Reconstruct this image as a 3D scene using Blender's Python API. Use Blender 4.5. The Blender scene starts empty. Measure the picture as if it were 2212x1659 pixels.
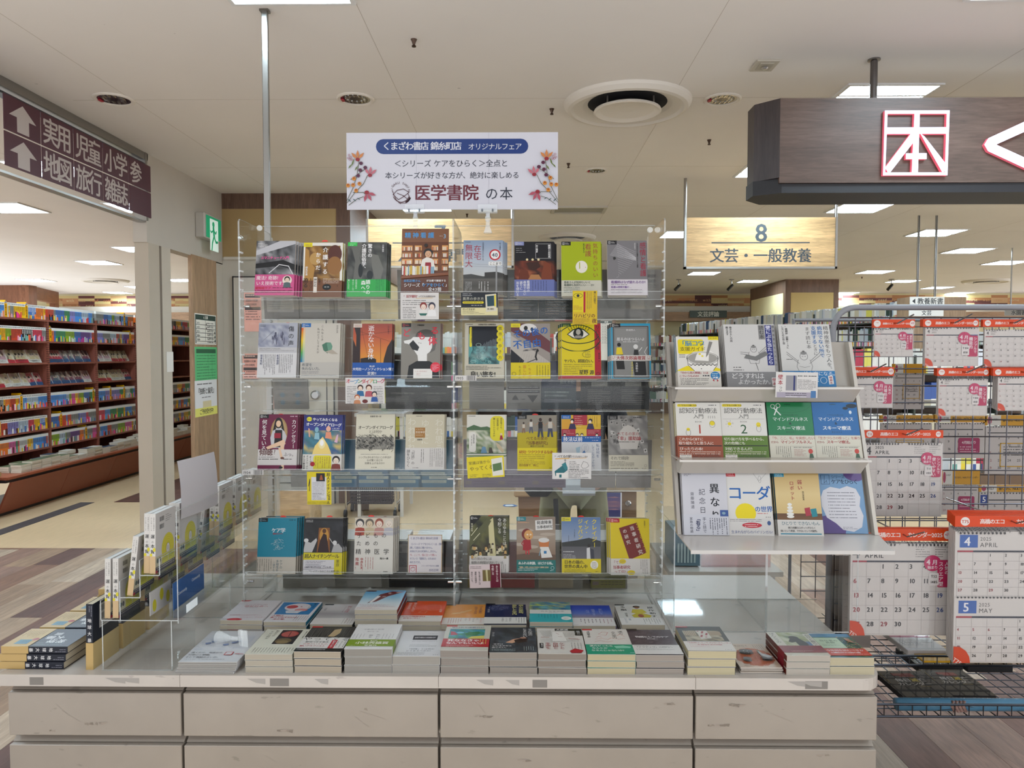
import bpy, math, random
from mathutils import Matrix, Vector
PI = math.pi
S = bpy.context.scene
COL = S.collection
# ---------------------------------------------------------------- camera
H = 1.6
cam = bpy.data.cameras.new('camera'); camo = bpy.data.objects.new('camera', cam); COL.objects.link(camo)
cam.sensor_width = 36; cam.lens = 1600 / 2212 * 36; cam.clip_end = 200; cam.clip_start = 0.05
PITCH = math.atan(64.5 / 1600); YAW = math.atan(19 / 1600)
camo.location = (0, 0, H); camo.rotation_euler = (PI / 2 - PITCH, 0, YAW)
S.camera = camo
# ---------------------------------------------------------------- world, exposure
w = bpy.data.worlds.new('mall_surroundings'); S.world = w; w.use_nodes = True
w.node_tree.nodes['Background'].inputs[0].default_value = (0.95, 0.95, 0.97, 1)
w.node_tree.nodes['Background'].inputs[1].default_value = 2.2
S.view_settings.view_transform = 'Standard'; S.view_settings.look = 'None'
S.view_settings.exposure = -0.27; S.view_settings.gamma = 1; S.view_settings.use_curve_mapping = False
LAMP = 44.0
cy = S.cycles
cy.max_bounces = 10; cy.diffuse_bounces = 4; cy.glossy_bounces = 3; cy.transmission_bounces = 4
cy.transparent_max_bounces = 48; cy.caustics_reflective = False; cy.caustics_refractive = False
cy.sample_clamp_indirect = 4.0
# ---------------------------------------------------------------- measuring: a photo pixel as a ray into the room
RM = camo.rotation_euler.to_matrix()
def ray(px, py): return RM @ Vector((px - 1106, 829.5 - py, -1600))
def P(px, py, Y):
    d = ray(px, py); k = Y / d.y; return Vector((d.x * k, Y, H + d.z * k))
def G(px, py, z):
    d = ray(px, py); k = (z - H) / d.z; return Vector((d.x * k, d.y * k, z))
def Wx(px, py, X):
    d = ray(px, py); k = X / d.x; return Vector((X, d.y * k, H + d.z * k))
# ---------------------------------------------------------------- colour and materials
_lc = {}
def lin(h):
    if h in _lc: return _lc[h]
    s = h.lstrip('#')
    if len(s) == 3: s = ''.join(a * 2 for a in s)
    v = []
    for i in (0, 2, 4):
        c = int(s[i:i + 2], 16) / 255
        v.append(c / 12.92 if c <= 0.04045 else ((c + 0.055) / 1.055) ** 2.4)
    _lc[h] = (v[0], v[1], v[2], 1.0); return _lc[h]
_m = {}
def M(kind):
    if kind in _m: return _m[kind]
    m = bpy.data.materials.new(kind); m.use_nodes = True; nt = m.node_tree; N = nt.nodes; L = nt.links
    b = N['Principled BSDF']; out = N['Material Output']
    at = N.new('ShaderNodeAttribute'); at.attribute_name = 'Col'
    col = at.outputs['Color']
    def mixc(a, bb, fac, mode='MULTIPLY', f=None):
        x = N.new('ShaderNodeMix'); x.data_type = 'RGBA'; x.blend_type = mode
        x.inputs[0].default_value = fac
        if f is not None: L.new(f, x.inputs[0])
        for s, v in ((x.inputs[6], a), (x.inputs[7], bb)):
            if hasattr(v, 'links'): L.new(v, s)
            else: s.default_value = v
        return x.outputs[2]
    def tex(kind_, scale, coords='Object', sc=(1, 1, 1), **kw):
        tc = N.new('ShaderNodeTexCoord'); mp = N.new('ShaderNodeMapping'); mp.inputs['Scale'].default_value = sc
        L.new(tc.outputs[coords], mp.inputs[0]); t = N.new(kind_); L.new(mp.outputs[0], t.inputs['Vector'])
        t.inputs['Scale'].default_value = scale
        for k, v in kw.items():
            if k in t.inputs: t.inputs[k].default_value = v
        return t
    def ramp(src, p0, c0, p1, c1):
        r = N.new('ShaderNodeValToRGB'); L.new(src, r.inputs[0])
        r.color_ramp.elements[0].position = p0; r.color_ramp.elements[0].color = c0
        r.color_ramp.elements[1].position = p1; r.color_ramp.elements[1].color = c1
        return r.outputs[0]
    g = lambda v: (v, v, v, 1)
    rough = 0.5
    if kind in ('acrylic', 'acrylic_edge', 'film'):
        N.remove(b)
        tr = N.new('ShaderNodeBsdfTransparent'); gl = N.new('ShaderNodeBsdfGlossy'); gl.inputs['Roughness'].default_value = 0.04
        mx = N.new('ShaderNodeMixShader'); L.new(mx.outputs[0], out.inputs[0])
        if kind != 'acrylic_edge':
            tr.inputs[0].default_value = (0.985, 0.99, 0.988, 1) if kind == 'acrylic' else (0.99, 0.99, 0.99, 1)
            lw = N.new('ShaderNodeLayerWeight'); lw.inputs[0].default_value = 0.5
            pw = N.new('ShaderNodeMath'); pw.operation = 'POWER'; L.new(lw.outputs['Facing'], pw.inputs[0]); pw.inputs[1].default_value = 5
            fr = N.new('ShaderNodeMath'); fr.operation = 'MULTIPLY_ADD'; L.new(pw.outputs[0], fr.inputs[0]); fr.inputs[1].default_value = 0.6; fr.inputs[2].default_value = 0.014
            L.new(fr.outputs[0], mx.inputs[0]); L.new(tr.outputs[0], mx.inputs[1]); L.new(gl.outputs[0], mx.inputs[2])
        else:
            tr.inputs[0].default_value = (0.86, 0.88, 0.87, 1)
            df = N.new('ShaderNodeBsdfDiffuse'); df.inputs[0].default_value = (0.55, 0.57, 0.56, 1)
            m2 = N.new('ShaderNodeMixShader'); m2.inputs[0].default_value = 0.35
            L.new(df.outputs[0], m2.inputs[1]); L.new(gl.outputs[0], m2.inputs[2])
            mx.inputs[0].default_value = 0.34
            L.new(tr.outputs[0], mx.inputs[1]); L.new(m2.outputs[0], mx.inputs[2])
        _m[kind] = m; return m
    if kind in ('lamp', 'signglow', 'exitglow'):
        L.new(col, b.inputs['Emission Color']); L.new(col, b.inputs['Base Color'])
        b.inputs['Emission Strength'].default_value = {'lamp': LAMP, 'signglow': 0.95, 'exitglow': 0.3}[kind]
        _m[kind] = m; return m
    src = col
    if kind in ('cover', 'white_gloss', 'pages', 'matte'): src = col = mixc(col, (.60, .59, .58, 1), 1.0)
    if kind == 'cover': rough = 0.32; b.inputs['Specular IOR Level'].default_value = 0.28
    elif kind == 'far': rough = 0.4
    elif kind == 'paint': rough = 0.5
    elif kind == 'matte': rough = 0.85
    elif kind == 'white_gloss': rough = 0.22
    elif kind == 'metal': b.inputs['Metallic'].default_value = 1; rough = 0.3
    elif kind == 'chrome': b.inputs['Metallic'].default_value = 1; rough = 0.12
    elif kind == 'laminate':
        t = tex('ShaderNodeTexNoise', 6, 'Object', (1, 1, 1), Detail=6)
        src = mixc(col, ramp(t.outputs[0], 0.35, g(0.93), 0.62, g(1)), 1.0)
        t2 = tex('ShaderNodeTexNoise', 14, 'Object', (1, 1, 3), Detail=3)
        src = mixc(src, ramp(t2.outputs[0], 0.27, g(0.55), 0.31, g(1)), 0.5); rough = 0.33
    elif kind in ('wood_h', 'wood_v', 'wood_y', 'plank'):
        sc = {'wood_h': (1.2, 14, 14), 'wood_v': (14, 14, 1.2), 'wood_y': (14, 1.2, 14), 'plank': (9, 0.9, 9)}[kind]
        t = tex('ShaderNodeTexNoise', 5, 'Object', sc, Detail=9, Roughness=0.65, Distortion=0.6)
        src = mixc(col, ramp(t.outputs[0], 0.3, g(0.62), 0.7, g(1.12)), 1.0)
        t2 = tex('ShaderNodeTexNoise', 0.9, 'Object', sc, Detail=2)
        src = mixc(src, ramp(t2.outputs[0], 0.35, g(0.85), 0.65, g(1.1)), 1.0)
        rough = 0.4 if kind != 'plank' else 0.5; b.inputs['Specular IOR Level'].default_value = 0.3
    elif kind == 'pages':
        t = tex('ShaderNodeTexNoise', 1, 'Object', (3, 900, 3), Detail=1)
        src = mixc(col, ramp(t.outputs[0], 0.35, g(0.88), 0.6, g(1)), 1.0); rough = 0.85
    elif kind == 'ceiling':
        t = tex('ShaderNodeTexNoise', 1.1, 'Object', (1, 1, 1), Detail=5)
        src = mixc(col, ramp(t.outputs[0], 0.35, g(0.965), 0.65, g(1)), 1.0)
        t3 = tex('ShaderNodeTexNoise', 9, 'Object', (1, 2, 1), Detail=2)
        src = mixc(src, ramp(t3.outputs[0], 0.19, g(0.3), 0.2, g(1)), 0.6); rough = 0.8
    elif kind == 'tanfloor':
        t = tex('ShaderNodeTexNoise', 2.5, 'Object', (1, 0.5, 1), Detail=8, Roughness=0.7)
        src = mixc(col, ramp(t.outputs[0], 0.3, g(0.975), 0.7, g(1.01)), 1.0)
        t2 = tex('ShaderNodeTexNoise', 40, 'Object', (1, 0.15, 1), Detail=3)
        src = mixc(src, ramp(t2.outputs[0], 0.3, g(0.92), 0.7, g(1.03)), 1.0); rough = 0.33; b.inputs['Specular IOR Level'].default_value = 0.35
    elif kind == 'wall':
        t = tex('ShaderNodeTexNoise', 3, 'Object', (1, 1, 1), Detail=6)
        src = mixc(col, ramp(t.outputs[0], 0.35, g(0.96), 0.65, g(1)), 1.0); rough = 0.7
    elif kind == 'fabric':
        t = tex('ShaderNodeTexNoise', 60, 'Object', (1, 1, 1), Detail=4)
        src = mixc(col, ramp(t.outputs[0], 0.3, g(0.85), 0.7, g(1.05)), 1.0); rough = 0.95
    elif kind == 'frost':
        b.inputs['Alpha'].default_value = 0.3; rough = 0.25
    L.new(src, b.inputs['Base Color']); b.inputs['Roughness'].default_value = rough
    if kind == 'plank':
        t = tex('ShaderNodeTexNoise', 3, 'Object', (1, 1, 1), Detail=4)
        r = N.new('ShaderNodeMapRange'); L.new(t.outputs[0], r.inputs[0]); r.inputs[3].default_value = rough - 0.08; r.inputs[4].default_value = rough + 0.16
        L.new(r.outputs[0], b.inputs['Roughness'])
    _m[kind] = m; return m
# ---------------------------------------------------------------- mesh builder
class MB:
    def __init__(s, xf=None): s.v = []; s.f = []; s.k = []; s.c = []; s.xf = xf
    def add(s, vs, fs, mat, col):
        o = len(s.v)
        if s.xf is not None: vs = [s.xf @ Vector(v) for v in vs]
        s.v.extend([tuple(v) for v in vs])
        c = lin(col) if isinstance(col, str) else col
        for f in fs: s.f.append(tuple(i + o for i in f)); s.k.append(mat); s.c.append(c)
        return s
    def addv(s, vs, fs, mat, vcols):         # colours per vertex
        o = len(s.v)
        if s.xf is not None: vs = [s.xf @ Vector(v) for v in vs]
        s.v.extend([tuple(v) for v in vs])
        for f in fs: s.f.append(tuple(i + o for i in f)); s.k.append(mat); s.c.append([vcols[i] for i in f])
        return s
    def box(s, x0, x1, y0, y1, z0, z1, mat='paint', col='fff', bev=0):
        if bev:
            b = min(bev, abs(x1 - x0) / 2.01, abs(y1 - y0) / 2.01, abs(z1 - z0) / 2.01)
            V = []; 
            for (z, i) in ((z0, b), (z0 + b, 0), (z1 - b, 0), (z1, b)):
                V += [(x0 + i + (b if not i else 0), y0 + i, z), (x1 - i - (b if not i else 0), y0 + i, z), (x1 - i, y0 + i + (b if not i else 0), z), (x1 - i, y1 - i - (b if not i else 0), z),
                      (x1 - i - (b if not i else 0), y1 - i, z), (x0 + i + (b if not i else 0), y1 - i, z), (x0 + i, y1 - i - (b if not i else 0), z), (x0 + i, y0 + i + (b if not i else 0), z)]
            F = [tuple(range(7, -1, -1)), tuple(range(24, 32))]
            for r in range(3):
                for j in range(8): F.append((r * 8 + j, r * 8 + (j + 1) % 8, r * 8 + 8 + (j + 1) % 8, r * 8 + 8 + j))
            return s.add(V, F, mat, col)
        V = [(x0, y0, z0), (x1, y0, z0), (x1, y1, z0), (x0, y1, z0), (x0, y0, z1), (x1, y0, z1), (x1, y1, z1), (x0, y1, z1)]
        return s.add(V, [(3, 2, 1, 0), (4, 5, 6, 7), (0, 1, 5, 4), (1, 2, 6, 5), (2, 3, 7, 6), (3, 0, 4, 7)], mat, col)
    def quad(s, a, b, c, d, mat='paint', col='fff'): return s.add([a, b, c, d], [(0, 1, 2, 3)], mat, col)
    def prism(s, pts, axis, a0, a1, mat='paint', col='fff', side=None):
        # pts 2D polygon, extruded along axis ('x': pts=(y,z), 'y': pts=(x,z), 'z': pts=(x,y))
        f = {'x': lambda p, a: (a, p[0], p[1]), 'y': lambda p, a: (p[0], a, p[1]), 'z': lambda p, a: (p[0], p[1], a)}[axis]
        n = len(pts); V = [f(p, a0) for p in pts] + [f(p, a1) for p in pts]
        s.add(V, [tuple(range(n)), tuple(range(2 * n - 1, n - 1, -1))], mat, col)
        s.add(V, [(i, (i + 1) % n, n + (i + 1) % n, n + i) for i in range(n)], side or mat, col); return s
    def tube(s, pts, r, mat='metal', col='888', n=8, r1=None, caps=True):
        pts = [Vector(p) for p in pts]; V = []; m = len(pts)
        for i, p in enumerate(pts):
            t = ((pts[min(i + 1, m - 1)] - pts[max(i - 1, 0)])).normalized()
            a = t.cross(Vector((0, 0, 1)) if abs(t.z) < 0.9 else Vector((0, 1, 0))).normalized(); b = t.cross(a)
            rr = r if r1 is None else r + (r1 - r) * i / (m - 1)
            V += [p + (a * math.cos(2 * PI * j / n) + b * math.sin(2 * PI * j / n)) * rr for j in range(n)]
        F = [(i * n + j, i * n + (j + 1) % n, (i + 1) * n + (j + 1) % n, (i + 1) * n + j) for i in range(m - 1) for j in range(n)]
        if caps: F += [tuple(range(n - 1, -1, -1)), tuple(range((m - 1) * n, m * n))]
        return s.add(V, F, mat, col)
    def lathe(s, prof, c, mat='paint', col='fff', n=24, cols=None):
        V = []; m = len(prof)
        for r, z in prof: V += [(c[0] + r * math.cos(2 * PI * j / n), c[1] + r * math.sin(2 * PI * j / n), c[2] + z) for j in range(n)]
        for i in range(m - 1):
            s.add(V[i * n:(i + 2) * n], [(j, (j + 1) % n, n + (j + 1) % n, n + j) for j in range(n)], mat, cols[i] if cols else col)
        return s
    def build(s, name, parent=None, smooth=False):
        me = bpy.data.meshes.new(name); me.from_pydata(s.v, [], s.f)
        ks = []; 
        for k in s.k:
            if k not in ks: ks.append(k)
        for k in ks: me.materials.append(M(k))
        me.polygons.foreach_set('material_index', [ks.index(k) for k in s.k])
        ca = me.color_attributes.new('Col', 'FLOAT_COLOR', 'CORNER'); buf = []
        for f, c in zip(s.f, s.c):
            if isinstance(c, list):
                for x in c: buf.extend(x)
            else: buf.extend(c * len(f))
        ca.data.foreach_set('color', buf)
        if smooth: me.polygons.foreach_set('use_smooth', [True] * len(s.f))
        me.update()
        o = bpy.data.objects.new(name, me); COL.objects.link(o)
        if parent is not None: o.parent = parent
        return o
def tag(o, label=None, cat=None, group=None, kind=None):
    if label: o['label'] = label
    if cat: o['category'] = cat
    if group: o['group'] = group
    if kind: o['kind'] = kind
    return o
def thing(name, label, cat, group=None, loc=(0, 0, 0), rot=(0, 0, 0)):
    o = bpy.data.objects.new(name, None); COL.objects.link(o); o.location = loc; o.rotation_euler = rot
    o.empty_display_size = 0.05
    return tag(o, label, cat, group)
def struct(name, mb, parent=None, smooth=False):
    o = mb.build(name, parent, smooth)
    if parent is None: o['kind'] = 'structure'
    return o
_kids = {}
def clone(o, mw=None, label=None, group=None, parent=None):
    r = o.copy(); COL.objects.link(r)
    if parent is not None: r.parent = parent
    if mw is not None: r.matrix_world = mw
    if label: r['label'] = label
    if group: r['group'] = group
    for ch in (c for c in KIDS(o)): clone(ch, None, None, None, r)
    return r
def KIDS(o): return [c for c in _kids.get(o.name, [])]
def reg(o, *ch): _kids.setdefault(o.name, []).extend(ch)
# ---------------------------------------------------------------- lettering
_ts = bpy.data.scenes.new('type_setting')
_tc = bpy.data.curves.new('type', 'FONT'); _to = bpy.data.objects.new('type', _tc); _ts.collection.objects.link(_to)
_tc.size = 1; _tc.resolution_u = 2
_gl = {}
def glyph(ch, b):
    k = (ch, b)
    if k in _gl: return _gl[k]
    if ch in (' ', '　'):
        _gl[k] = ([], [], 0.3 if ch == ' ' else 1.0); return _gl[k]
    _tc.body = ch;     _ts.view_layers[0].update(); dg = _ts.view_layers[0].depsgraph
    e = _to.evaluated_get(dg); me = e.to_mesh()
    v = [(a.co.x, a.co.y) for a in me.vertices]; f = [tuple(p.vertices) for p in me.polygons]
    if v and ord(ch) < 0x2000:
        adv = max(a[0] for a in v) + 0.09
    else: adv = 1.0
    e.to_mesh_clear()
    if b:
        d = 0.02; n = len(v); v = [(x + p, y + q) for p, q in ((-d, 0), (d, 0), (0, d)) for x, y in v]; f = [tuple(i + n * r for i in g) for r in range(3) for g in f]; adv += .02 * (adv != 1.0)
    _gl[k] = (v, f, adv); return _gl[k]
def rnd(*a):
    r = random.Random(repr(a)); return r
class Art:
    """flat print on a surface: origin top-left, x to the right and y down, in hundredths of the width"""
    def __init__(s, mb, o, ux, uy, n, w, mat='cover', e0=0.00012):
        s.mb = mb; s.o = Vector(o); s.ux = Vector(ux).normalized() * w / 100; s.uy = Vector(uy).normalized() * w / 100
        s.n = Vector(n).normalized(); s.e = e0; s.mat = mat; s.st = 0.00003 if w < .45 else 0.00012
    H = None
    def pt(s, x, y):
        if s.H: x = min(max(x, 0), 100); y = min(max(y, 0), s.H)
        return s.o + s.ux * x + s.uy * y + s.n * s.e
    def _up(s): s.e += s.st
    def p(s, pts, col):
        s._up(); s.mb.add([s.pt(*q) for q in reversed(pts)], [tuple(range(len(pts)))], s.mat, col)
    def r(s, x, y, w, h, col): s.p([(x, y), (x + w, y), (x + w, y + h), (x, y + h)], col)
    def e_(s, x, y, rx, ry, col, n=20, a0=0, a1=360):
        s.p([(x + rx * math.cos(math.radians(a0 + (a1 - a0) * i / n)), y + ry * math.sin(math.radians(a0 + (a1 - a0) * i / n))) for i in range(n + (a1 - a0 < 360))], col)
    def ring(s, x, y, rx, ry, t, col, n=24, a0=0, a1=360):
        s.l([(x + rx * math.cos(math.radians(a0 + (a1 - a0) * i / n)), y + ry * math.sin(math.radians(a0 + (a1 - a0) * i / n))) for i in range(n + 1)], t, col)
    def rr(s, x, y, w, h, q, col):
        pts = []
        for cx, cy_, a in ((x + w - q, y + q, -90), (x + w - q, y + h - q, 0), (x + q, y + h - q, 90), (x + q, y + q, 180)):
            for i in range(5):
                t = math.radians(a + i * 22.5); pts.append((cx + q * math.cos(t), cy_ + q * math.sin(t)))
        s.p(pts, col)
    def l(s, pts, w, col):
        s._up()
        for (a, b) in zip(pts, pts[1:]):
            dx, dy = b[0] - a[0], b[1] - a[1]; d = math.hypot(dx, dy) or 1; nx, ny = -dy / d * w / 2, dx / d * w / 2
            ex, ey = dx / d * w * .25, dy / d * w * .25
            q = [(a[0] + nx - ex, a[1] + ny - ey), (b[0] + nx + ex, b[1] + ny + ey), (b[0] - nx + ex, b[1] - ny + ey), (a[0] - nx - ex, a[1] - ny - ey)]
            s.mb.add([s.pt(*z) for z in q], [(0, 1, 2, 3)], s.mat, col)
    def grad(s, x, y, w, h, cols, vert=True):
        s._up(); n = len(cols); V = []; C = []
        for i, c in enumerate(cols):
            t = i / (n - 1)
            V += [s.pt(x, y + h * t), s.pt(x + w, y + h * t)] if vert else [s.pt(x + w * t, y), s.pt(x + w * t, y + h)]
            C += [lin(c), lin(c)]
        F = [(2 * i, 2 * i + 2, 2 * i + 3, 2 * i + 1) if vert else (2 * i, 2 * i + 1, 2 * i + 3, 2 * i + 2) for i in range(n - 1)]
        s.mb.addv(V, F, s.mat, C)
    def noise(s, x, y, w, h, cols, nx=10, ny=12, seed=1, fade=0):
        """soft photographic patch: a grid of vertices, palette colours mixed at random"""
        s._up(); R = random.Random(seed); V = []; C = []
        L_ = [lin(c) for c in cols]; k = len(L_) - 1; ph = [R.uniform(0, 6.28) for _ in range(6)]
        for j in range(ny + 1):
            for i in range(nx + 1):
                u, v = i / nx, j / ny
                t = 0.5 + 0.22 * math.sin(u * 5.1 + ph[0] + v * 2.3) + 0.2 * math.sin(v * 6.7 + ph[1] - u * 3) + 0.16 * math.sin((u + v) * 11 + ph[2]) + R.uniform(-.18, .18)
                if fade: t = t * (1 - fade) + v * fade
                t = min(max(t, 0), .9999) * k; a = int(t); f = t - a
                V.append(s.pt(x + w * u, y + h * v)); C.append(tuple(L_[a][q] * (1 - f) + L_[min(a + 1, k)][q] * f for q in range(3)) + (1.0,))
        F = [(j * (nx + 1) + i, (j + 1) * (nx + 1) + i, (j + 1) * (nx + 1) + i + 1, j * (nx + 1) + i + 1) for j in range(ny) for i in range(nx)]
        s.mb.addv(V, F, s.mat, C)
    def _g(s, ch, x, y, z, col, b, rot=0, sx=1, sh=0):
        v, f, adv = glyph(ch, b)
        if v:
            cc, ss = math.cos(rot), math.sin(rot); V = []; n3 = len(v) // 3; e_ = s.e
            for i, (a, bb) in enumerate(v):
                if b: s.e = e_ + s.st * .3 * (i // n3)
                px_, py_ = (a - .5) * z * sx + sh * (bb - .38) * z, -(bb - .38) * z
                V.append(s.pt(x + px_ * cc - py_ * ss, y + px_ * ss + py_ * cc))
            s.mb.add(V, f, s.mat, col); s.e = e_
        return adv
    def t(s, txt, x, y, z, col='222', b=0, sp=1.0, al='l', sx=1.0, rot=0, sh=0):
        """horizontal line: x,y = left top of the line, z = character size"""
        s._up(); A = [glyph(c, b)[2] for c in txt]; wd = sum(A) * z * sp * sx
        X = x - (wd / 2 if al == 'c' else wd if al == 'r' else 0); cr, sr = math.cos(rot), math.sin(rot); X0 = X
        for c, a in zip(txt, A):
            dx = X - X0 + .5 * z * sx; dy = z * .5
            s._g(c, X0 + dx * cr - dy * sr, y + dx * sr + dy * cr, z, col, b, rot, sx, sh); X += a * z * sp * sx
        return wd
    def tv(s, txt, x, y, z, col='222', b=0, sp=1.0, sx=1.0):
        """vertical line: x = centre of the column, y = top"""
        s._up()
        for i, c in enumerate(txt):
            r = PI / 2 if c in 'ー〜（）「」—…' else 0
            ox, oy = (0.55 * z, -0.55 * z) if c in '、。' else (0, 0)
            s._g(c, x + ox, y + z * .5 + i * z * sp + oy, z, col, b, r, sx)
    def g(s, x, y, w, n, z, col='555', ld=1.6, seed=0, v=False, fill=.9):
        """small print too fine to read: n rows of little marks"""
        s._up(); R = random.Random(seed + n + int(x * 7)); V = []; F = []
        for i in range(n):
            a = 0; end = w * (R.uniform(.55, 1) if R.random() < .35 else 1)
            while a < end:
                k = z * R.uniform(.45, 1.0); k = min(k, end - a)
                p0 = (x + a, y + i * z * ld, k, z * .5) if not v else (x - i * z * ld, y + a, z * .5, k)
                o = len(V); X, Y_, W_, H_ = p0
                V += [s.pt(X, Y_), s.pt(X, Y_ + H_), s.pt(X + W_, Y_ + H_), s.pt(X + W_, Y_)]; F.append((o, o + 1, o + 2, o + 3))
                a += k + z * R.choice((.16, .2, .26, .8))
        s.mb.add(V, F, s.mat, col)
    def bar(s, x, y, w, h, col='222', seed=3):
        s._up(); R = random.Random(seed); a = 0
        while a < w:
            k = R.choice((.5, .8, 1.2)) * w / 30; s.mb.add([s.pt(x + a, y), s.pt(x + a, y + h), s.pt(x + a + k, y + h), s.pt(x + a + k, y)], [(0, 1, 2, 3)], s.mat, col); a += k + R.choice((.6, 1)) * w / 30
    def face(s, x, y, r, skin='e8c8b0', hair='3a2a24', body=None, female=False):
        if body: s.p([(x - r * 1.5, y + r * 3.2), (x - r * 1.2, y + r * 1.3), (x, y + r * 1.0), (x + r * 1.2, y + r * 1.3), (x + r * 1.5, y + r * 3.2)], body)
        s.e_(x, y - r * .15, r * 1.15, r * (1.25 if female else 1.15), hair); s.e_(x, y + r * .2, r * .82, r * .9, skin)
        for q in (-.32, .32): s.e_(x + q * r, y + r * .2, r * .09, r * .1, '222', 6)
        s.l([(x - r * .2, y + r * .62), (x + r * .2, y + r * .62)], r * .08, 'a04040')
    def series(s, bg, fg='ddd'):
        s.r(0, 0, 24, 10, bg); s.p([(3, 2), (8, 2), (8, 8.5), (3, 8.5)], fg); s.p([(3.7, 2.7), (7.3, 2.7), (7.3, 7.8), (3.7, 7.8)], bg)
        s.l([(5.5, 3.2), (5, 7.4)], .7, fg); s.g(9.5, 3, 8, 1, 1.6, fg); s.g(9.5, 5.6, 12, 1, 2.4, fg, seed=4)
# ================================================================ the room
CZ = 3.30; LX = -3.17; WY = 7.88; BACK = 21.0
mb = MB(); mb.box(-18, 20, -1.8, 22, CZ, CZ + .1, 'ceiling', 'e7e3de'); ceiling = struct('ceiling', mb)
mb = MB(); mb.box(-9.5, 14, 1.0, 22, -.1, 0, 'tanfloor', 'c9b08c'); floor_ = struct('floor', mb)
# ceiling board joints
mb = MB()
for x in (-4.4, -2.6, -.8, 1.0, 2.8, 4.6, 6.4): mb.box(x - .0012, x + .0012, -4, 20, CZ - .0006, CZ, 'matte', 'e4dacd')
for y in (3.2, 5.0, 6.8, 8.6, 10.4): mb.box(-3, 9, y - .0012, y + .0012, CZ - .0006, CZ, 'matte', 'e4dacd')
mb.build('board_joints', ceiling)
# planks of the front zone, laid along the room's depth
R = random.Random(11)
PC = ['86695a', 'a28a76', 'a89482', '90765f', '9b846e', '5c4038', 'ab9884', '7e5d4a', 'a08870', '6e4e42']
x = -5.0; k = 0; pmesh = {}
def plank(x0, x1, y0, y1, col):
    mb = MB(); mb.box(x0 + .0008, x1 - .0008, y0 + .0008, y1 - .0008, 0, .003, 'plank', col); return mb.build('plank', floor_)
cols_ = []
xx = -4.9
while xx < 4.6:
    y = 1.9 + R.uniform(-1.1, 0)
    if -1.5 < xx < 1.0: y = 3.3 + R.uniform(-.9, 0)
    while y < 6.0:
        y1 = min(y + 1.25, 6.0)
        if y1 > (1.9 if not (-1.5 < xx < 1.0) else 3.0): plank(xx, xx + .2, y, y1, R.choice(PC))
        y = y1
    xx += .2
# darker inlaid strips and threshold of the tan aisle
for a, b, c_, d_, col in ((-4.75, -4.6, 6.0, 7.88, '4f4a4b'), (-4.4, -3.2, 7.9, 12.5, '5c3d33'), (-14, -4.9, 5.9, 6.0, '5c4438'), (2.05, 2.3, 6.0, 9.5, '5a4c48'), (2.9, 3.2, 6.0, 12, '5a4c48')):
    mb = MB(); mb.box(a, b, c_, d_, 0, .0025, 'plank', col); mb.build('floor_strip', floor_)
# ceiling lamps: pixel of the lamp's middle in the photograph -> spot on the ceiling
lamp_xy = [(-1.1, 3.35), (2.42, 3.35), (2.36, 5.05), (2.33, 6.9), (3.93, 8.7), (2.3, 10.6), (5.8, 10.5)]
for px, py in ((2090, 541), (2172, 567), (1890, 587), (1950, 607), (2025, 621), (2070, 633), (1520, 590), (1625, 607), (1826, 633), (20, 448), (298, 538), (214, 567), (78, 605), (391, 605), (255, 632), (304, 620), (1525, 690 - 100)):
    g = G(px, py, CZ); 
    if all((g.x - a) ** 2 + (g.y - b) ** 2 > .8 for a, b in lamp_xy): lamp_xy.append((g.x, g.y))
added_lamps = [(-1.1, 6.9), (-1.1, 8.55), (-1.1, 10.6), (-1.1, 12.3), (6.6, 7.0), (8.2, 9.0), (-1.1, -.6), (2.4, -.6), (4.2, 1.2), (-3.6, 1.2), (4.6, 5.0), (-5.4, 4.2), (-6.2, 6.4), (5.0, 7.0), (-4.3, 6.8), (-4.4, 8.6)]  # lamps added out of view to brighten the ceiling, back wall and paperback aisle
def lamp(x, y, lab, group='square ceiling lamps of the shop'):
    t = thing('ceiling_lamp', lab, 'ceiling lamp', group, (x, y, CZ)); s = .28
    mb = MB(); f = .022
    for a in ((-s - f, -s, -s - f, s + f), (s, s + f, -s - f, s + f), (-s, s, -s - f, -s), (-s, s, s, s + f)): mb.box(a[0], a[1], a[2], a[3], -.012, 0, 'paint', 'dcdcda')
    k1 = mb.build('frame', t)
    mb = MB(); mb.box(-s, s, -s, s, -.003, -.001, 'lamp', 'd8f0ff'); k2 = mb.build('diffuser', t)
    mb = MB()
    for q in (-.1, .1): mb.box(-s, s, q - .012, q + .012, -.011, -.003, 'paint', 'f2f6fa')
    k3 = mb.build('louvre', t)
    reg(t, k1, k2, k3); return t
proto = None
zn = {}
for i, (x, y) in enumerate(lamp_xy + added_lamps):
    nm = 'close to the hanging dark wood sign' if abs(x - 2.3) < .5 and y < 6 else 'over the bookcases beyond the wire rack' if x > 3 else 'over the paperback aisle' if x < -3 else 'above the display counter' if y < 4 else 'beyond the numbered aisle signs'
    zn[nm] = zn.get(nm, 0) + 1
    lab = 'square lit ceiling lamp %s, %s one there' % (nm, ['', 'first', 'second', 'third', 'fourth', 'fifth', 'sixth', 'seventh', 'eighth', 'ninth', 'tenth', 'eleventh', 'twelfth', 'thirteenth', 'fourteenth', 'fifteenth', 'sixteenth', 'seventeenth', 'eighteenth', 'nineteenth'][zn[nm]])
    if proto is None: proto = lamp(x, y, lab); 
    else: clone(proto, Matrix.Translation((x, y, CZ)), lab)
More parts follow.
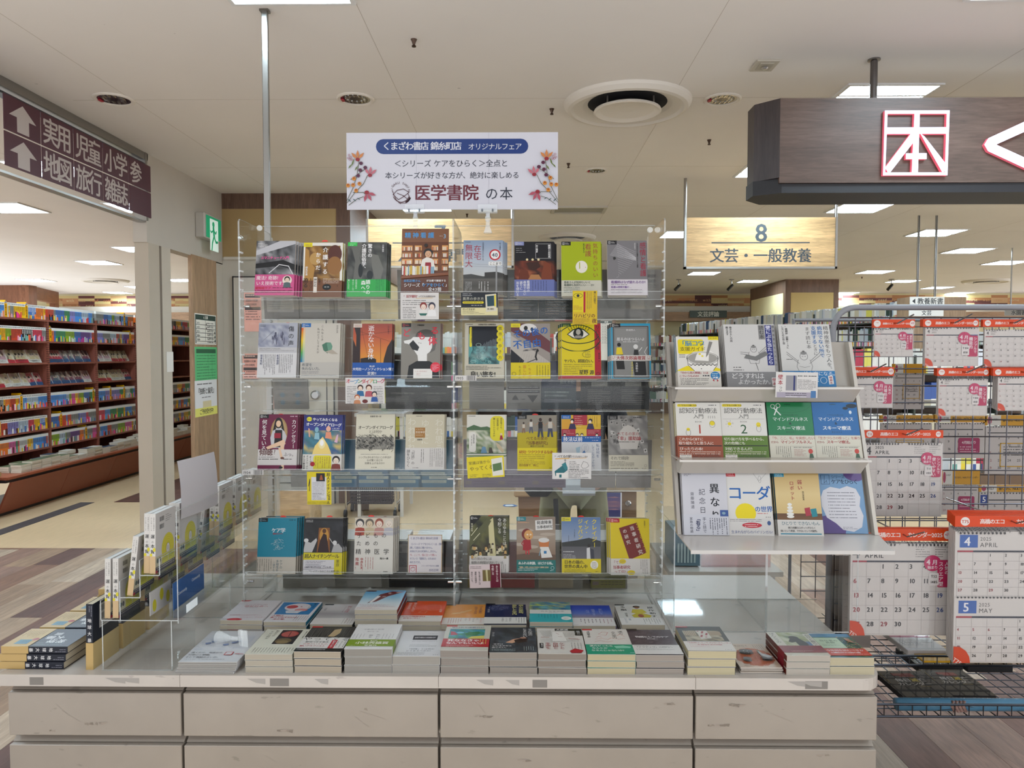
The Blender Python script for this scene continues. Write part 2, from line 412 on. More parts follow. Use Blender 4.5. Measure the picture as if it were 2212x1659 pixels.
# unlit lamp over the display
g = P(1255, 452, 8.0); g = G(1250, 452, CZ)
t = thing('ceiling_lamp', 'unlit oblong ceiling lamp just behind the fair banner', 'ceiling lamp', None, (g.x, g.y, CZ))
mb = MB(); mb.box(-.32, .32, -.2, -.16, -.02, 0, 'paint', 'c8c4bc'); mb.box(-.32, .32, .16, .2, -.02, 0, 'paint', 'c8c4bc'); mb.box(.28, .32, -.16, .16, -.02, 0, 'paint', 'b8b4ac'); mb.box(-.32, -.28, -.16, .16, -.02, 0, 'paint', 'b8b4ac'); mb.build('frame', t)
mb = MB(); mb.box(-.28, .28, -.16, .16, -.008, -.001, 'white_gloss', 'b4b2ae'); mb.build('diffuser', t)
# dark downlights
def downlight(px, py, r, lab, red=True):
    g = G(px, py, CZ); t = thing('downlight', lab, 'downlight', 'unlit round downlights', (g.x, g.y, CZ))
    mb = MB(); mb.lathe([(r, 0), (r, -.006), (r * .93, -.012), (r * .8, -.008), (r * .78, -.004)], (0, 0, 0), 'paint', 'dad4ca', 28); k1 = mb.build('trim_ring', t, True)
    mb = MB(); mb.lathe([(r * .79, -.0045), (r * .66, -.004), (r * .5, -.0035), (r * .3, -.003), (.001, -.003)], (0, 0, 0), 'chrome', '777', 28, ['9a9a98', '4c4844', '8a8884', '3a3634'])
    for i in range(12): a = i * PI / 6; mb.box(r * .5 * math.cos(a) - .004, r * .5 * math.cos(a) + .004, r * .5 * math.sin(a) - .02, r * .5 * math.sin(a) + .02, -.007, -.003, 'chrome', 'b8b8b4')
    k2 = mb.build('reflector', t)
    if red: mb = MB(); mb.box(-r * .75, -r * .6, -.02, .02, -.014, -.006, 'paint', 'a02030'); mb.build('red_tab', t)
downlight(246, 214, .13, 'unlit round downlight above the purple direction sign')
downlight(768, 213, .125, 'unlit round downlight beside the tall silver pole')
downlight(1560, 214, .125, 'unlit round downlight beside the large round air vent')
downlight(1288, 368, .105, 'smaller unlit downlight above the corner of the fair banner')
# round air vents
def vent(px, py, r, lab):
    g = G(px, py, CZ); t = thing('air_vent', lab, 'air vent', 'round ceiling air vents', (g.x, g.y, CZ))
    mb = MB(); mb.lathe([(r, 0), (r * .99, -.02), (r * .94, -.045), (r * .88, -.05), (r * .84, -.035), (r * .7, -.02), (r * .62, -.005)], (0, 0, 0), 'paint', 'd6d0c6', 40); mb.build('outer_ring', t, True)
    mb = MB(); mb.lathe([(r * .64, -.004), (.001, -.004)], (0, 0, 0), 'matte', '10121c', 32); mb.build('dark_throat', t)
    mb = MB(); mb.lathe([(r * .35, -.02), (r * .52, -.05), (r * .53, -.062), (r * .5, -.066), (r * .42, -.05), (r * .2, -.035), (.001, -.03)], (0, 0, 0), 'paint', 'dcd6cc', 40); mb.build('centre_disc', t, True)
    mb = MB()
    for i in range(4): a = PI / 4 + i * PI / 2; mb.box(r * .5 * math.cos(a) - .005, r * .5 * math.cos(a) + .005, r * .5 * math.sin(a) - .005, r * .5 * math.sin(a) + .005, -.05, -.004, 'metal', '888')
    mb.build('stay', t)
vent(1355, 222, .43, 'large round white air vent in the ceiling near the banner')
vent(1225, 512, .42, 'round air vent seen just over the rack of upright books')
vent(2130, 606, .5, 'round air vent far off beyond the wire calendar rack')
vent(228, 605, .5, 'round air vent over the paperback bookcase')
# small square detector plate and sprinkler heads
g = G(1652, 139, CZ); mb = MB(); mb.box(-.07, .07, -.085, .085, -.012, 0, 'paint', 'b9b3a6', .006); mb.box(-.04, .04, -.05, .05, -.016, -.012, 'paint', 'a8a294'); mb.lathe([(.02, -.02), (.012, -.03), (.001, -.03)], (0, 0, 0), 'metal', 'ccc', 12)
o = mb.build('ceiling_sensor'); o.location = (g.x, g.y, CZ); tag(o, 'small beige square sensor plate on the ceiling', 'sensor')
sp0 = None
for px, py, lab in ((894, 85, 'above the pole side of the banner'), (1192, 235, 'left of the large round vent'), (1532, 302, 'between the round vent and the wood sign'), (1228, 353, 'beside the smaller downlight'), (1862, 598, 'among the far ceiling lamps'), (1009, 462, 'just under the banner')):
    g = G(px, py, CZ); mb = MB(); mb.lathe([(.018, 0), (.012, -.012), (.006, -.03), (.012, -.034), (.012, -.04), (.001, -.042)], (0, 0, 0), 'metal', '4a3c34', 10)
    if sp0 is None: sp0 = o = mb.build('sprinkler'); 
    else: o = sp0.copy(); COL.objects.link(o)
    o.location = (g.x, g.y, CZ); tag(o, 'tiny dark sprinkler head %s' % lab, 'sprinkler', 'ceiling sprinkler heads')
# ---------------------------------------------------------------- left partition (plane X = LX)
def yx(px): return Wx(px, 765, LX).y
y_post0, y_post1, y_col0 = yx(325), yx(372), yx(416)
zs = 3.30 - .57
mb = MB(); mb.box(LX - .12, LX, y_post0 - .02, WY, 2.55, CZ, 'wall', 'b9b1a6'); mb.box(LX - .12, LX, y_post0, y_post0 + .19, 0, 2.55, 'wall', 'b3a898'); mb.box(LX - .12, LX, y_post0 + .23, y_post1, 0, 2.55, 'wall', 'bdb3a4'); mb.box(LX - .13, LX - .02, y_post0 + .19, y_post0 + .23, 0, CZ - .57, 'paint', '1c2026')
wall_l = struct('wall_left', mb)
mb = MB(); mb.box(LX - .06, LX - .04, -4, y_post0, zs, CZ - .02, 'film', 'fff'); mb.box(LX - .09, LX, -4, y_post0 + .02, CZ - .06, CZ, 'metal', '9c9a96'); mb.box(LX - .08, LX - .01, -4, y_post0, CZ - .1, CZ - .085, 'metal', '4a5258'); mb.box(LX - .08, LX - .01, -4, y_post0, zs - .015, zs, 'metal', 'a8a6a2')
mb.box(LX - .1, LX + .004, y_post0 - .03, y_post0, zs, CZ, 'metal', '9a9894'); struct('window_1', mb)
# wood clad column with notices, white jamb
mb = MB(); mb.box(LX - .03, LX + .01, y_col0, yx(468), 0, 2.56, 'wood_v', 'a88a6c'); col_ = struct('wall_column', mb)
mb = MB(); mb.box(LX - .2, LX + .0, yx(468), WY, 0, 2.56, 'wall', 'bfb7aa'); struct('trim_1', mb)
# facing wall block
X1 = P(757, 500, WY).x; X1b = P(790, 500, WY).x
def zz(py): return P(600, py, WY).z
mb = MB(); mb.box(LX, X1, WY, WY + .15, zz(451), CZ, 'wood_v', '6e5548'); mb.box(LX, P(727, 500, WY).x, WY, WY + .15, zz(556), zz(451), 'wall', 'a88d60'); mb.box(P(727, 500, WY).x, X1, WY - .01, WY + .15, 0, zz(451), 'wood_v', '6e5548')
mb.box(LX, P(727, 500, WY).x, WY, WY + .15, 0, zz(556), 'wall', 'c4beb2'); mb.box(LX + .02, P(727, 500, WY).x, WY - .02, WY, zz(561), zz(555), 'paint', 'cfc9bd')
mb.box(X1 - .15, X1, WY + .15, WY + 4.5, 2.6, CZ, 'wood_y', '6e5548'); mb.box(X1 - .15, X1, WY + .15, WY + .5, 0, 2.6, 'wood_v', '7a6152'); mb.box(X1 - .13, X1 - .02, WY + .5, WY + 4.5, 0, 2.6, 'wall', 'a88d60')
wall_b = struct('wall_back', mb)
mb = MB(); dl = P(505, 700, WY).x; dr = P(722, 700, WY).x; dm = P(705, 700, WY).x
mb.box(dl, dl + .015, WY - .026, WY, 0, zz(597), 'paint', '2c2c2e'); mb.box(dl, dr, WY - .026, WY, zz(600), zz(597), 'paint', '2c2c2e'); mb.box(dl + .015, dm, WY - .03, WY, 0, zz(600), 'paint', 'c6c1b5'); mb.box(dm, dm + .012, WY - .031, WY, 0, zz(600), 'paint', '2c2c2e'); mb.box(dr - .01, dr, WY - .026, WY, 0, zz(600), 'paint', '2c2c2e'); mb.box(dm + .012, dr - .01, WY - .03, WY, 0, zz(600), 'paint', 'c0baad')
door = struct('door_1', mb); mb = MB(); mb.lathe([(.05, 0), (.05, -.01), (.035, -.02), (.001, -.02)], (0, 0, 0), 'metal', '999', 20); o = mb.build('lock_disc', door); o.rotation_euler = (PI / 2, 0, 0); o.location = P(684, 853, WY) + Vector((0, -.05, 0)); o.rotation_euler = (-PI / 2, 0, 0)
mb = MB(); mb.box(LX - .001, LX + .006, yx(468) - .01, yx(468), 0, 2.56, 'paint', '3a3a3a'); struct('trim_2', mb)
# notices on the column (facing +X)
def notice(px0, px1, py0, py1, lab, fn, X=LX + .012):
    a = Wx(px0, py0, X); b = Wx(px1, py1, X); mb = MB(); mb.box(X, X + .002, a.y, b.y, b.z, a.z, 'paint', 'e4e2da')
    ar = Art(mb, (X + .002, a.y, a.z), (0, 1, 0), (0, 0, -1), (1, 0, 0), abs(b.y - a.y), 'paint'); ar.H = (a.z - b.z) / abs(b.y - a.y) * 100; fn(ar)
    return tag(mb.build('notice'), lab, 'notice', 'notices taped to the wood column')
def n1(c):
    c.r(2, 2, 96, c.H - 4, '1e3c34'); c.r(5, c.H * .2, 90, c.H * .76, 'e2e0d6'); c.t('6 文庫', 50, c.H * .05, c.H * .12, 'e8e8e0', 1, 1, 'c')
    for i, s in enumerate(('0643~', '0650~', '0651~', '0656~', '0658~')): y = c.H * (.23 + .135 * i); c.t(s, 8, y + 1, c.H * .1, '222', 0, .9); c.l([(5, y + c.H * .125), (95, y + c.H * .125)], 1, '555'); c.g(56, y + 3, 30, 2, 3.4, '444'); c.p([(50, y + 6), (54, y + 2), (54, y + 10)] if i < 2 else [(94, y + 6), (90, y + 2), (90, y + 10)], '222')
    c.l([(46, c.H * .2), (46, c.H * .88)], 1, '555')
def n2(c): c.r(0, 0, 100, c.H, '58b878'); c.r(6, 4, 88, 8, '1e5a3c'); c.g(8, 16, 84, 24, 2.6, '1e5a3c', 2.1, 4); c.l([(58, 14), (58, c.H - 6)], .7, '1e5a3c'); c.l([(76, 14), (76, c.H - 6)], .7, '1e5a3c')
def n3(c): c.r(0, 0, 100, c.H, 'dcdcde'); c.g(10, 6, 80, 1, 4, '222'); c.t('『独断と偏見』', 50, 14, 13, '222', 1, .92, 'c'); c.g(30, 32, 40, 1, 3, '333'); c.r(34, 40, 38, 56, 'd4c8a0'); c.e_(46, 76, 9, 10, '1c1c1e'); c.r(36, 80, 22, 16, '1c1c1e'); c.e_(46, 78, 5, 6, 'd8b8a0'); c.g(58, 60, 10, 8, 1.6, '777'); c.g(16, 104, 70, 4, 2.6, '444'); c.r(0, c.H - 16, 100, 16, 'e0dc70'); c.t('ご予約受付中!', 50, c.H - 14, 11, '222', 1, .9, 'c')
notice(420, 467, 676, 745, 'white shelf guide notice with dark green heading on the wood column', n1); notice(420, 469, 749, 819, 'green printed list taped on the wood column', n2); notice(420, 469, 823, 893, 'white poster with yellow foot taped on the wood column', n3)
a = Wx(360, 760, LX + .004); b = Wx(375, 803, LX + .004); mb = MB(); mb.box(LX + .001, LX + .004, a.y, b.y, b.z, a.z, 'paint', 'dcd8d2'); tag(mb.build('paper_strip'), 'small white paper strip taped to the beige door post', 'paper')
# exit sign
a = Wx(421, 458, LX); b = Wx(459, 525, LX); t = thing('exit_sign', 'green and white running-man exit sign on the side wall', 'exit sign', None, (LX, a.y, b.z)); hh = a.z - b.z; ww = b.y - a.y
mb = MB(); mb.box(0, .09, 0, ww, 0, hh, 'paint', 'b8b4ac', .006); mb.build('housing', t)
mb = MB(); mb.box(.09, .094, ww * .1, ww * .98, hh * .04, hh * .93, 'exitglow', '18a070'); ar = Art(mb, (.095, ww * .1, hh * .93), (0, 1, 0), (0, 0, -1), (1, 0, 0), ww * .88, 'exitglow')
ar.r(22, 6, 56, 88, 'e8fff4'); ar.e_(46, 20, 8, 8, '18a070'); ar.l([(46, 30), (50, 54)], 12, '18a070'); ar.l([(50, 54), (62, 68), (74, 66)], 7, '18a070'); ar.l([(48, 54), (38, 72), (34, 92)], 7, '18a070'); ar.l([(48, 34), (32, 44), (26, 40)], 5, '18a070'); ar.l([(48, 36), (62, 44), (66, 36)], 5, '18a070'); mb.build('lit_face', t)
# purple direction sign: tiles on the glass band
XS = LX + .004
sg = thing('direction_sign', 'purple tiled direction sign with white arrows on the glass band', 'sign', None, (0, 0, 0))
ycols = [yx(p) for p in (18, 98, 167, 229, 284, 331)]; zt, zm, zb = CZ - .098, CZ - .325, CZ - .545
txt = [['', '実用', '児童', '小学', '参'], ['', '地図', '旅行', '雑誌', '']]
def tile(y0, y1, z0, z1, fn):
    mb = MB(); mb.box(XS, XS + .006, y0 + .006, y1 - .006, z0 + .005, z1 - .005, 'paint', '4c2330'); ar = Art(mb, (XS + .006, y0, z1), (0, 1, 0), (0, 0, -1), (1, 0, 0), y1 - y0, 'paint'); ar.H = (z1 - z0) / (y1 - y0) * 100; fn(ar); mb.build('tile', sg)
def arrow(c): h_ = c.H; c.p([(50, h_ * .14), (86, h_ * .52), (66, h_ * .52), (66, h_ * .92), (34, h_ * .92), (34, h_ * .52), (14, h_ * .52)], 'b9afab')
for r_, (z1, z0) in enumerate(((zt, zm), (zm, zb))):
    for c_ in range(5):
        y0, y1 = ycols[c_], ycols[c_ + 1]; s_ = txt[r_][c_]
        if c_ == 0: tile(y0, y1, z0, z1, arrow)
        else:
            def f(c, s_=s_, w_=(y1 - y0), last=(c_ == 4)):
                z_ = min(c.H * .86, .19 / w_ * 100)
                if s_: c.t(s_, 4, c.H * .5 - z_ * .5, z_, 'b9afab', 1, min(1, 92 / (z_ * len(s_))) if not last else 1, sx=1 if len(s_) * z_ < 96 else 96 / (len(s_) * z_))
            tile(y0, y1, z0, z1, f)
for r_, (z1, z0) in enumerate(((zt, zm), (zm, zb))): tile(yx(18) - .55, yx(18) - .04, z0, z1, lambda c, r_=r_: c.t(('文庫', '人文')[r_], 30, c.H * .08, c.H * .8, 'b9afab', 1, .9))
# far wall with patterned band
mb = MB(); mb.box(-18, 22, BACK, BACK + .2, 0, CZ, 'wall', 'd4cba2'); farw = struct('wall_far', mb)
zt_, zb_ = P(1500, 638, BACK).z, P(1500, 661, BACK).z; BC = ['5a2c28', 'b07848', 'd8c488', 'c89060', 'd8c488', '6a3430', 'c8a070']
R = random.Random(5); mb = MB(); hh = (zt_ - zb_)
for r_ in range(4):
    x = -13.5
    while x < 16:
        mb.box(x, x + .46, BACK - .004, BACK, zt_ - hh * (r_ + 1) / 4, zt_ - hh * r_ / 4, 'paint', R.choice(BC)); x += .46
ar = Art(mb, (-13.5, BACK - .005, zt_), (1, 0, 0), (0, 0, 1), (0, -1, 0), 1.0, 'paint')
ar = Art(mb, (-13.5, BACK - .005, zt_), (1, 0, 0), (0, 0, -1), (0, -1, 0), 1.0, 'paint')
ws = ['was', 'mineral', 'material', 'taste', 'use', 'turn', 'to', 'well', 'with', 'him', 'completed', 'first', 'by', 'using', 'the', 'print', 'ment', 'stopped', 'come', 'book', 'read', 'on']
x = 20; 
while x < 2950: s_ = R.choice(ws); x += ar.t(s_, x, hh * 24, hh * 38, R.choice(['c8784c', 'd8a878', 'e0d0a0']), 0, 1) + 14
x = 20
while x < 2950: s_ = R.choice(ws); x += ar.t(s_, x, hh * 74, hh * 38, R.choice(['c8784c', 'd8a878', 'e0d0a0']), 0, 1) + 14
mb.build('patterned_band', farw)
mb = MB(); mb.box(-13.9, 21.9, BACK - .5, BACK, P(1500, 695, BACK).z, P(1500, 676, BACK).z, 'wood_h', 'ab8a6c'); mb.box(-13.9, 21.9, BACK - .3, BACK, P(1500, 676, BACK).z, P(1500, 663, BACK).z, 'paint', 'd8d4c8'); struct('trim_3', mb)
# boxed columns beyond the bookcases
def box_column(x0, x1, y0, y1, n):
    mb = MB(); mb.box(x0, x1, y0, y1, 0, CZ, 'wood_v', '7a5e4c'); mb.box(x0 + .12, x1 - .12, y0 - .01, y0, 0, CZ - .3, 'wall', 'c9ae72'); mb.box(x0 - .01, x0, y0 + .12, y1 - .12, 0, CZ - .3, 'wall', 'e0cf9c'); mb.box(x1, x1 + .01, y0 + .12, y1 - .12, 0, CZ - .3, 'wall', 'e0cf9c'); struct('trim_%d' % n, mb)
a = P(1697, 620, 17.0); b = P(1812, 620, 17.0); box_column(a.x, b.x, 17.0, 19.6, 4)
a = P(57, 615, 14.5)
# timber portal over the paperback shelves
mb = MB(); a = P(-60, 615, 18.2); b = P(62, 615, 18.2); c_ = P(127, 640, 16.6)
mb.box(a.x, b.x, 18.2, 18.5, 2.3, CZ, 'wood_v', '81553c'); mb.box(P(43, 615, 18.2).x, b.x + .01, 18.18, 18.45, 0, CZ - .05, 'wood_v', '8a5c42'); struct('trim_5', mb)
mb = MB(); 
def seg(p, q, z0, z1, th, mat, col, mb=mb):
    d = (q - p); d.z = 0; n = Vector((-d.y, d.x, 0)).normalized() * th; V = [Vector((v.x, v.y, z)) for z in (z0, z1) for v in (p, q, q + n, p + n)]; mb.add(V, [(3, 2, 1, 0), (4, 5, 6, 7), (0, 1, 5, 4), (1, 2, 6, 5), (2, 3, 7, 6), (3, 0, 4, 7)], mat, col)
p, q = P(62, 640, 18.2), P(127, 640, 20.3); seg(p, q, CZ - .32, CZ, .15, 'wood_y', '8a5c42'); seg(P(119, 640, 20.1), q, 0, CZ - .3, .15, 'wood_v', '8a5c42'); struct('trim_6', mb)
# ================================================================ books
CREAM = 'd8cdb4'; PAGE = 'd6d0c4'
def make_book(w, h, t, front, band=None, spine='eee', back='e8e6e0', bind='R', page=CREAM, sp_art=None, bspine=None, name='book', soft=0, back_art=None):
    """local frame: foot at z=0, front cover on y=0 facing -y, thickness to +y. returns the empty root (no label yet)"""
    r = thing(name, None, 'book'); ct = 0.0007
    mb = MB(); s = 1 if bind == 'R' else -1; xs, xo = s * w / 2, -s * w / 2
    mb.box(-w / 2, w / 2, 0, ct, 0, h, 'cover', back); mb.box(-w / 2, w / 2, t - ct, t, 0, h, 'cover', back)
    mb.box(min(xs, xs - s * ct), max(xs, xs - s * ct), ct, t - ct, 0, h, 'cover', spine)
    a = Art(mb, (-w / 2, 0, h), (1, 0, 0), (0, 0, -1), (0, -1, 0), w)
    a.H = 142; a.uy = Vector((0, 0, -h / 142)); front(a)
    if sp_art:
        sa = Art(mb, (xs, t if s < 0 else 0, h), (0, -1 if s < 0 else 1, 0), (0, 0, -1), (s, 0, 0), t); sa.H = h / t * 100; sp_art(sa)
    if back_art:
        ba = Art(mb, (w / 2, t, h), (-1, 0, 0), (0, 0, -1), (0, 1, 0), w); ba.H = 142; ba.uy = Vector((0, 0, -h / 142)); back_art(ba)
    c = mb.build('cover', r)
    pb = MB(); i = 0.0012
    x0, x1 = sorted((xs - s * ct * 1.5, xo + s * i)); pb.box(x0, x1, ct, t - ct, i * .6, h - i, 'pages', page)
    p_ = pb.build('page_block', r); ks = [c, p_]
    if band:
        y0, fn, bcol = band[:3]; y1 = band[3] if len(band) > 3 else 142
        z1 = h - y0 * h / 142; z0 = h - y1 * h / 142; d = 0.0004 + 0.00003 * 30 * 0
        d = 0.0011
        bm = MB(); bm.box(-w / 2 - (d / 2 if s < 0 else 0), w / 2 + (d / 2 if s > 0 else 0), -d, -d * .75, z0, z1, 'cover', bcol)
        xa, xb = sorted((xs + s * d * .5, xs + s * d * .25)); bm.box(xa, xb, -d, t + d, z0, z1, 'cover', bspine or bcol)
        bm.box(-w / 2, w / 2, t + d * .7, t + d, z0, z1, 'cover', bcol)
        b2 = Art(bm, (-w / 2, -d, h), (1, 0, 0), (0, 0, -1), (0, -1, 0), w); b2.H = y1; b2.uy = Vector((0, 0, -h / 142)); fn(b2)
        ks.append(bm.build('paper_band', r))
    reg(r, *ks); return r
def stand(X, Y, Z, tilt=14, yaw=0, roll=0):
    return Matrix.Translation((X, Y, Z)) @ Matrix.Rotation(math.radians(yaw), 4, 'Z') @ Matrix.Rotation(-math.radians(tilt), 4, 'X') @ Matrix.Rotation(math.radians(roll), 4, 'Y')
def flat(X, Y, Z, yaw=0): return Matrix.Translation((X, Y, Z)) @ Matrix.Rotation(math.radians(yaw), 4, 'Z') @ Matrix.Rotation(-PI / 2, 4, 'X')
ORD = ['', 'second', 'third', 'fourth', 'fifth', 'sixth', 'seventh']
def display(bk, X, Y, Z, short, where, n=3, t=.016, tilt=14, yaw=0, dx=.004, lab=None, side=1):
    m = stand(X, Y, Z, tilt, yaw); bk.matrix_world = m; bk['label'] = (lab or short) + ', ' + ('front copy ' if n > 1 else '') + where
    bk['group'] = 'copies of the ' + short
    for i in range(1, n):
        q = m @ Matrix.Translation((dx * i * side, (t + .0016) * i, .0015 * i * (1 if i % 2 else .4)))
        clone(bk, q, '%s, %s copy back' % (short, ORD[i]), 'copies of the ' + short)
def pile(bk, X, Y, Z, short, n, t, seed=1, where='', jit=.003, yaw=0, over=0):
    R = random.Random(seed); t2 = t + .0022
    for i in range(n):           # i = 0 is the top one
        z = Z + t2 * (n - 1 - i) + t + .0006
        j = 0 if i == n - 1 else R.uniform(-jit, jit)
        m = flat(X + j + over * i, Y + (abs(j) * .6 if i else 0), z, yaw + (R.uniform(-.6, .6)))
        lb = short + (', top of its stack' if i == 0 else ', %s from stack top' % ORD[i])
        if i == 0: bk.matrix_world = m; bk['label'] = lb; bk['group'] = 'stack of the ' + short
        else: clone(bk, m, lb, 'stack of the ' + short)
W5, H5 = .148, .210
# ---------------------------------------------------------------- cover art, top tray
def a1(c):
    c.r(0, 0, 100, 142, 'c8c8c8'); c.noise(0, 0, 100, 142, ['151517', '3c3d42', '86888c', '202124', 'b5b6ba', '2a2b2e'], 9, 12, 4)
    c.p([(0, 38), (100, 8), (100, 0), (60, 0), (0, 26)], 'c9cad0'); c.p([(0, 60), (70, 50), (100, 62), (100, 76), (60, 66), (0, 72)], '1c1c1e')
    c.l([(35, 84), (60, 62), (84, 66), (96, 88)], 2, 'e4e4e8'); c.g(4, 6, 26, 3, 2.6, 'eee'); c.t('ユマニチュード入門', 12, 40, 8.6, 'ff4fa8', 1, .93)
def a1b(c):
    c.t('魔法? 奇跡?', 3, 91, 11.5, 'fff', 0, .98); c.t('いえ技術です。', 3, 105, 11.5, 'fff', 0, .98)
    c.e_(82, 103, 12, 12, 'f4e6dc'); c.face(82, 101, 6.5, 'f0dcc8', '2a2220', '5a6a70'); c.t('認知症ケア', 2, 119, 8, 'c8202c', 1); c.g(46, 122, 50, 1, 3, '401020'); c.g(2, 129, 94, 2, 3, '401020')
def a2(c):
    c.r(0, 0, 100, 142, 'f2f0e8'); c.noise(4, 8, 90, 92, ['3a2410', '7a5424', 'a87c3a', '5c3414', 'c49a5a', '4a2610'], 9, 9, 7)
    c.p([(4, 14), (14, 20), (16, 46), (30, 66), (26, 100), (4, 100)], 'b88a44'); c.e_(30, 42, 14, 16, 'c29a58'); c.e_(80, 30, 18, 24, '5a2a1c'); c.e_(80, 60, 19, 24, '9a6a34')
    c.r(0, 0, 22, 11, 'f2e21c'); c.g(4, 5, 16, 2, 2, '555'); c.tv('介護する', 56, 12, 14, 'fff', 1, 1.35); c.tv('からだ', 38, 25, 13, 'fff', 1, 1.3); c.tv('細馬宏通', 9, 62, 6, 'eee', 1)
def a2b(c):
    c.tv('迫る!', 8, 92, 13, '111', 1, 1); c.tv('ヒミツに', 22, 92, 9, '111', 0, 1); c.r(28, 90, 9, 40, 'efe6dc'); c.tv('神対応', 32.5, 93, 7.5, '222', 1); c.tv('介護の', 43, 93, 6, '111'); c.g(52, 94, 40, 4, 2.2, 'f0e0d0'); c.e_(62, 116, 11, 8, '111'); c.g(56, 115, 12, 1, 3, 'eee'); c.g(88, 112, 3, 1, 3, '111', v=True)
def a3(c):
    c.noise(0, 0, 100, 142, ['2a2a28', '4a4a46', '6c6b66', '1c1c1a', '57564f'], 10, 12, 9); c.p([(6, 0), (36, 0), (30, 40), (40, 74), (38, 96), (16, 96), (20, 50)], '6a6963')
    c.p([(60, 30), (78, 34), (92, 70), (86, 96), (70, 96), (62, 60)], '74736c'); c.e_(34, 74, 6, 18, '0c0c0c'); c.e_(58, 86, 8, 12, '101010')
    c.r(0, 0, 24, 10, '32c850'); c.g(5, 4, 16, 2, 2, 'dfd'); c.tv('驚きの', 57, 4, 12, 'fff', 1, 1.0); c.tv('介護民俗学、', 42, 4, 12, 'fff', 1, .98); c.tv('六車由実', 90, 6, 5, 'eee', 1)
def a3b(c): c.tv('語りの', 54, 98, 12, 'fff', 1, 1.1); c.tv('森へ。', 42, 100, 12, 'fff', 1, 1.1); c.tv('民俗学者は', 24, 97, 5, 'efe'); c.tv('老人ホームで', 16, 97, 5, 'efe'); c.tv('驚いたのか。', 5, 97, 5, 'efe'); c.g(92, 97, 34, 5, 2.2, '063', 2, v=True)
def a4(c):
    c.r(0, 0, 100, 142, '7a4a2e'); c.r(0, 0, 100, 30, '86583a'); c.g(4, 3, 36, 1, 2.2, '2a1a10'); c.t('精神看護', 6, 8, 13.5, '3a9fe0', 1, 1.22); c.t('3', 88, 10, 13, '8ac8f0'); c.g(80, 16, 7, 1, 1.6, 'ddd')
    c.grad(0, 30, 100, 84, ['6a3a1c', '8a5028', '5a3018']); c.r(0, 96, 100, 46, '6a3a22')
    R = random.Random(4)
    for x0, w_ in ((1, 22), (28, 15), (64, 14), (86, 13)):
        for k in range(4):
            c.r(x0, 38 + k * 15, w_, 11, 'e8a860' if k % 2 == 0 else 'b07840'); x = x0 + 1
            while x < x0 + w_ - 2: c.r(x, 41 + k * 15, 1.3, 8, R.choice(['f0e8dc', 'c84830', 'e8dcc0', '6a4a3a', 'fff'])); x += 1.8
    c.e_(52, 38, 4, 4, '2a1a10'); c.p([(40, 92), (44, 70), (54, 64), (66, 68), (74, 92)], 'efeae2'); c.face(57, 56, 8.5, 'dcae88', '241c18'); c.p([(50, 92), (51, 76), (63, 76), (64, 92)], '9a1c2c')
    x = 2
    while x < 66: w_ = R.choice([2, 3, 4]); c.r(x, 84 + R.uniform(-1, 2), w_, 20, R.choice(['f4f0e8', 'e8d8a0', 'fff', 'd8b040', 'c8443a', '8ab0c8', 'eee'])); x += w_ + .4
    c.p([(0, 106), (100, 98), (100, 104), (0, 112)], '8a5030'); c.t('白石正明さん', 6, 114, 6, '58b0f0', 1); c.t('が主観で解説する', 54, 114, 5.2, 'fff', 1); c.t('シリーズ「', 6, 122, 9, 'fff', 1, .95); c.t('ケアをひらく', 45, 122, 8.4, '58b0f0', 1, .95); c.t('」', 94, 122, 8, 'fff', 1, 1); c.t('全43冊', 58, 131, 9, 'fff', 1, 1)
def a5(c):
    c.grad(0, 0, 100, 142, ['8fa4c0', 'b8c4d4', 'cfd2d2', 'a8a49c']); c.grad(0, 96, 100, 46, ['6e6c68', '56544f', '7a7872']); c.p([(0, 90), (20, 88), (50, 94), (100, 92), (100, 100), (0, 100)], '4c4c4a')
    c.p([(54, 84), (84, 82), (100, 86), (100, 96), (54, 98)], '3f3e3c'); c.l([(0, 60), (100, 66)], .4, '777'); c.l([(0, 66), (100, 72)], .4, '777'); c.r(82, 66, 4, 70, '9a9c9e'); c.e_(80, 38, 14.5, 14.5, 'c8202c'); c.e_(80, 38, 11, 11, 'f4f4f2'); c.t('40', 80, 31, 14, '1c2a50', 1, .95, 'c'); c.rr(64, 56, 33, 10, 2, 'f4f4f2'); c.t('ここまで', 66, 57, 8, '222', 1, .95)
    c.tv('在宅', 36, 12, 20, 'b03040', 0, 1); c.tv('無限大', 14, 10, 20, 'b03040', 0, 1.03); c.g(4, 4, 14, 1, 2.5, '333'); c.tv('訪問看護師がみた生と死', 50, 5, 4.4, '445'); c.tv('村上靖彦', 93, 6, 5, '223')
    for i, x in enumerate((62, 54, 46, 40)): c.g(x, 108, 26, 1, 3.2, 'eee', v=True, seed=i)
    c.g(20, 108, 26, 6, 1.8, 'ddd', v=True)
def a6(c):
    c.r(0, 0, 100, 142, '101018'); c.noise(0, 50, 100, 60, ['120c0c', '4a1e12', '7a3420', '1a0e0c', 'a05838', '281410'], 10, 8, 5); c.p([(66, 100), (76, 50), (92, 60), (96, 100)], '7c3a20'); c.p([(10, 100), (16, 70), (34, 76), (40, 100)], '6a2e18')
    c.p([(30, 56), (60, 52), (66, 66), (50, 76), (36, 70)], '3a1c12'); c.p([(34, 100), (42, 86), (62, 86), (70, 100)], 'b07a4c')
    for x in (32, 46, 61): c.e_(x, 47, 3, 3, 'e8d8a8')
    c.series('8890c0'); c.l([(54, 6), (92, 6), (92, 44), (54, 44), (54, 6)], .7, 'ccc'); c.tv('摘便とお花見', 88, 8, 5.8, 'fff', 1); c.tv('村上靖彦', 57, 9, 5, 'fff', 1); c.g(4, 17, 24, 3, 1.8, 'ccc', 3)
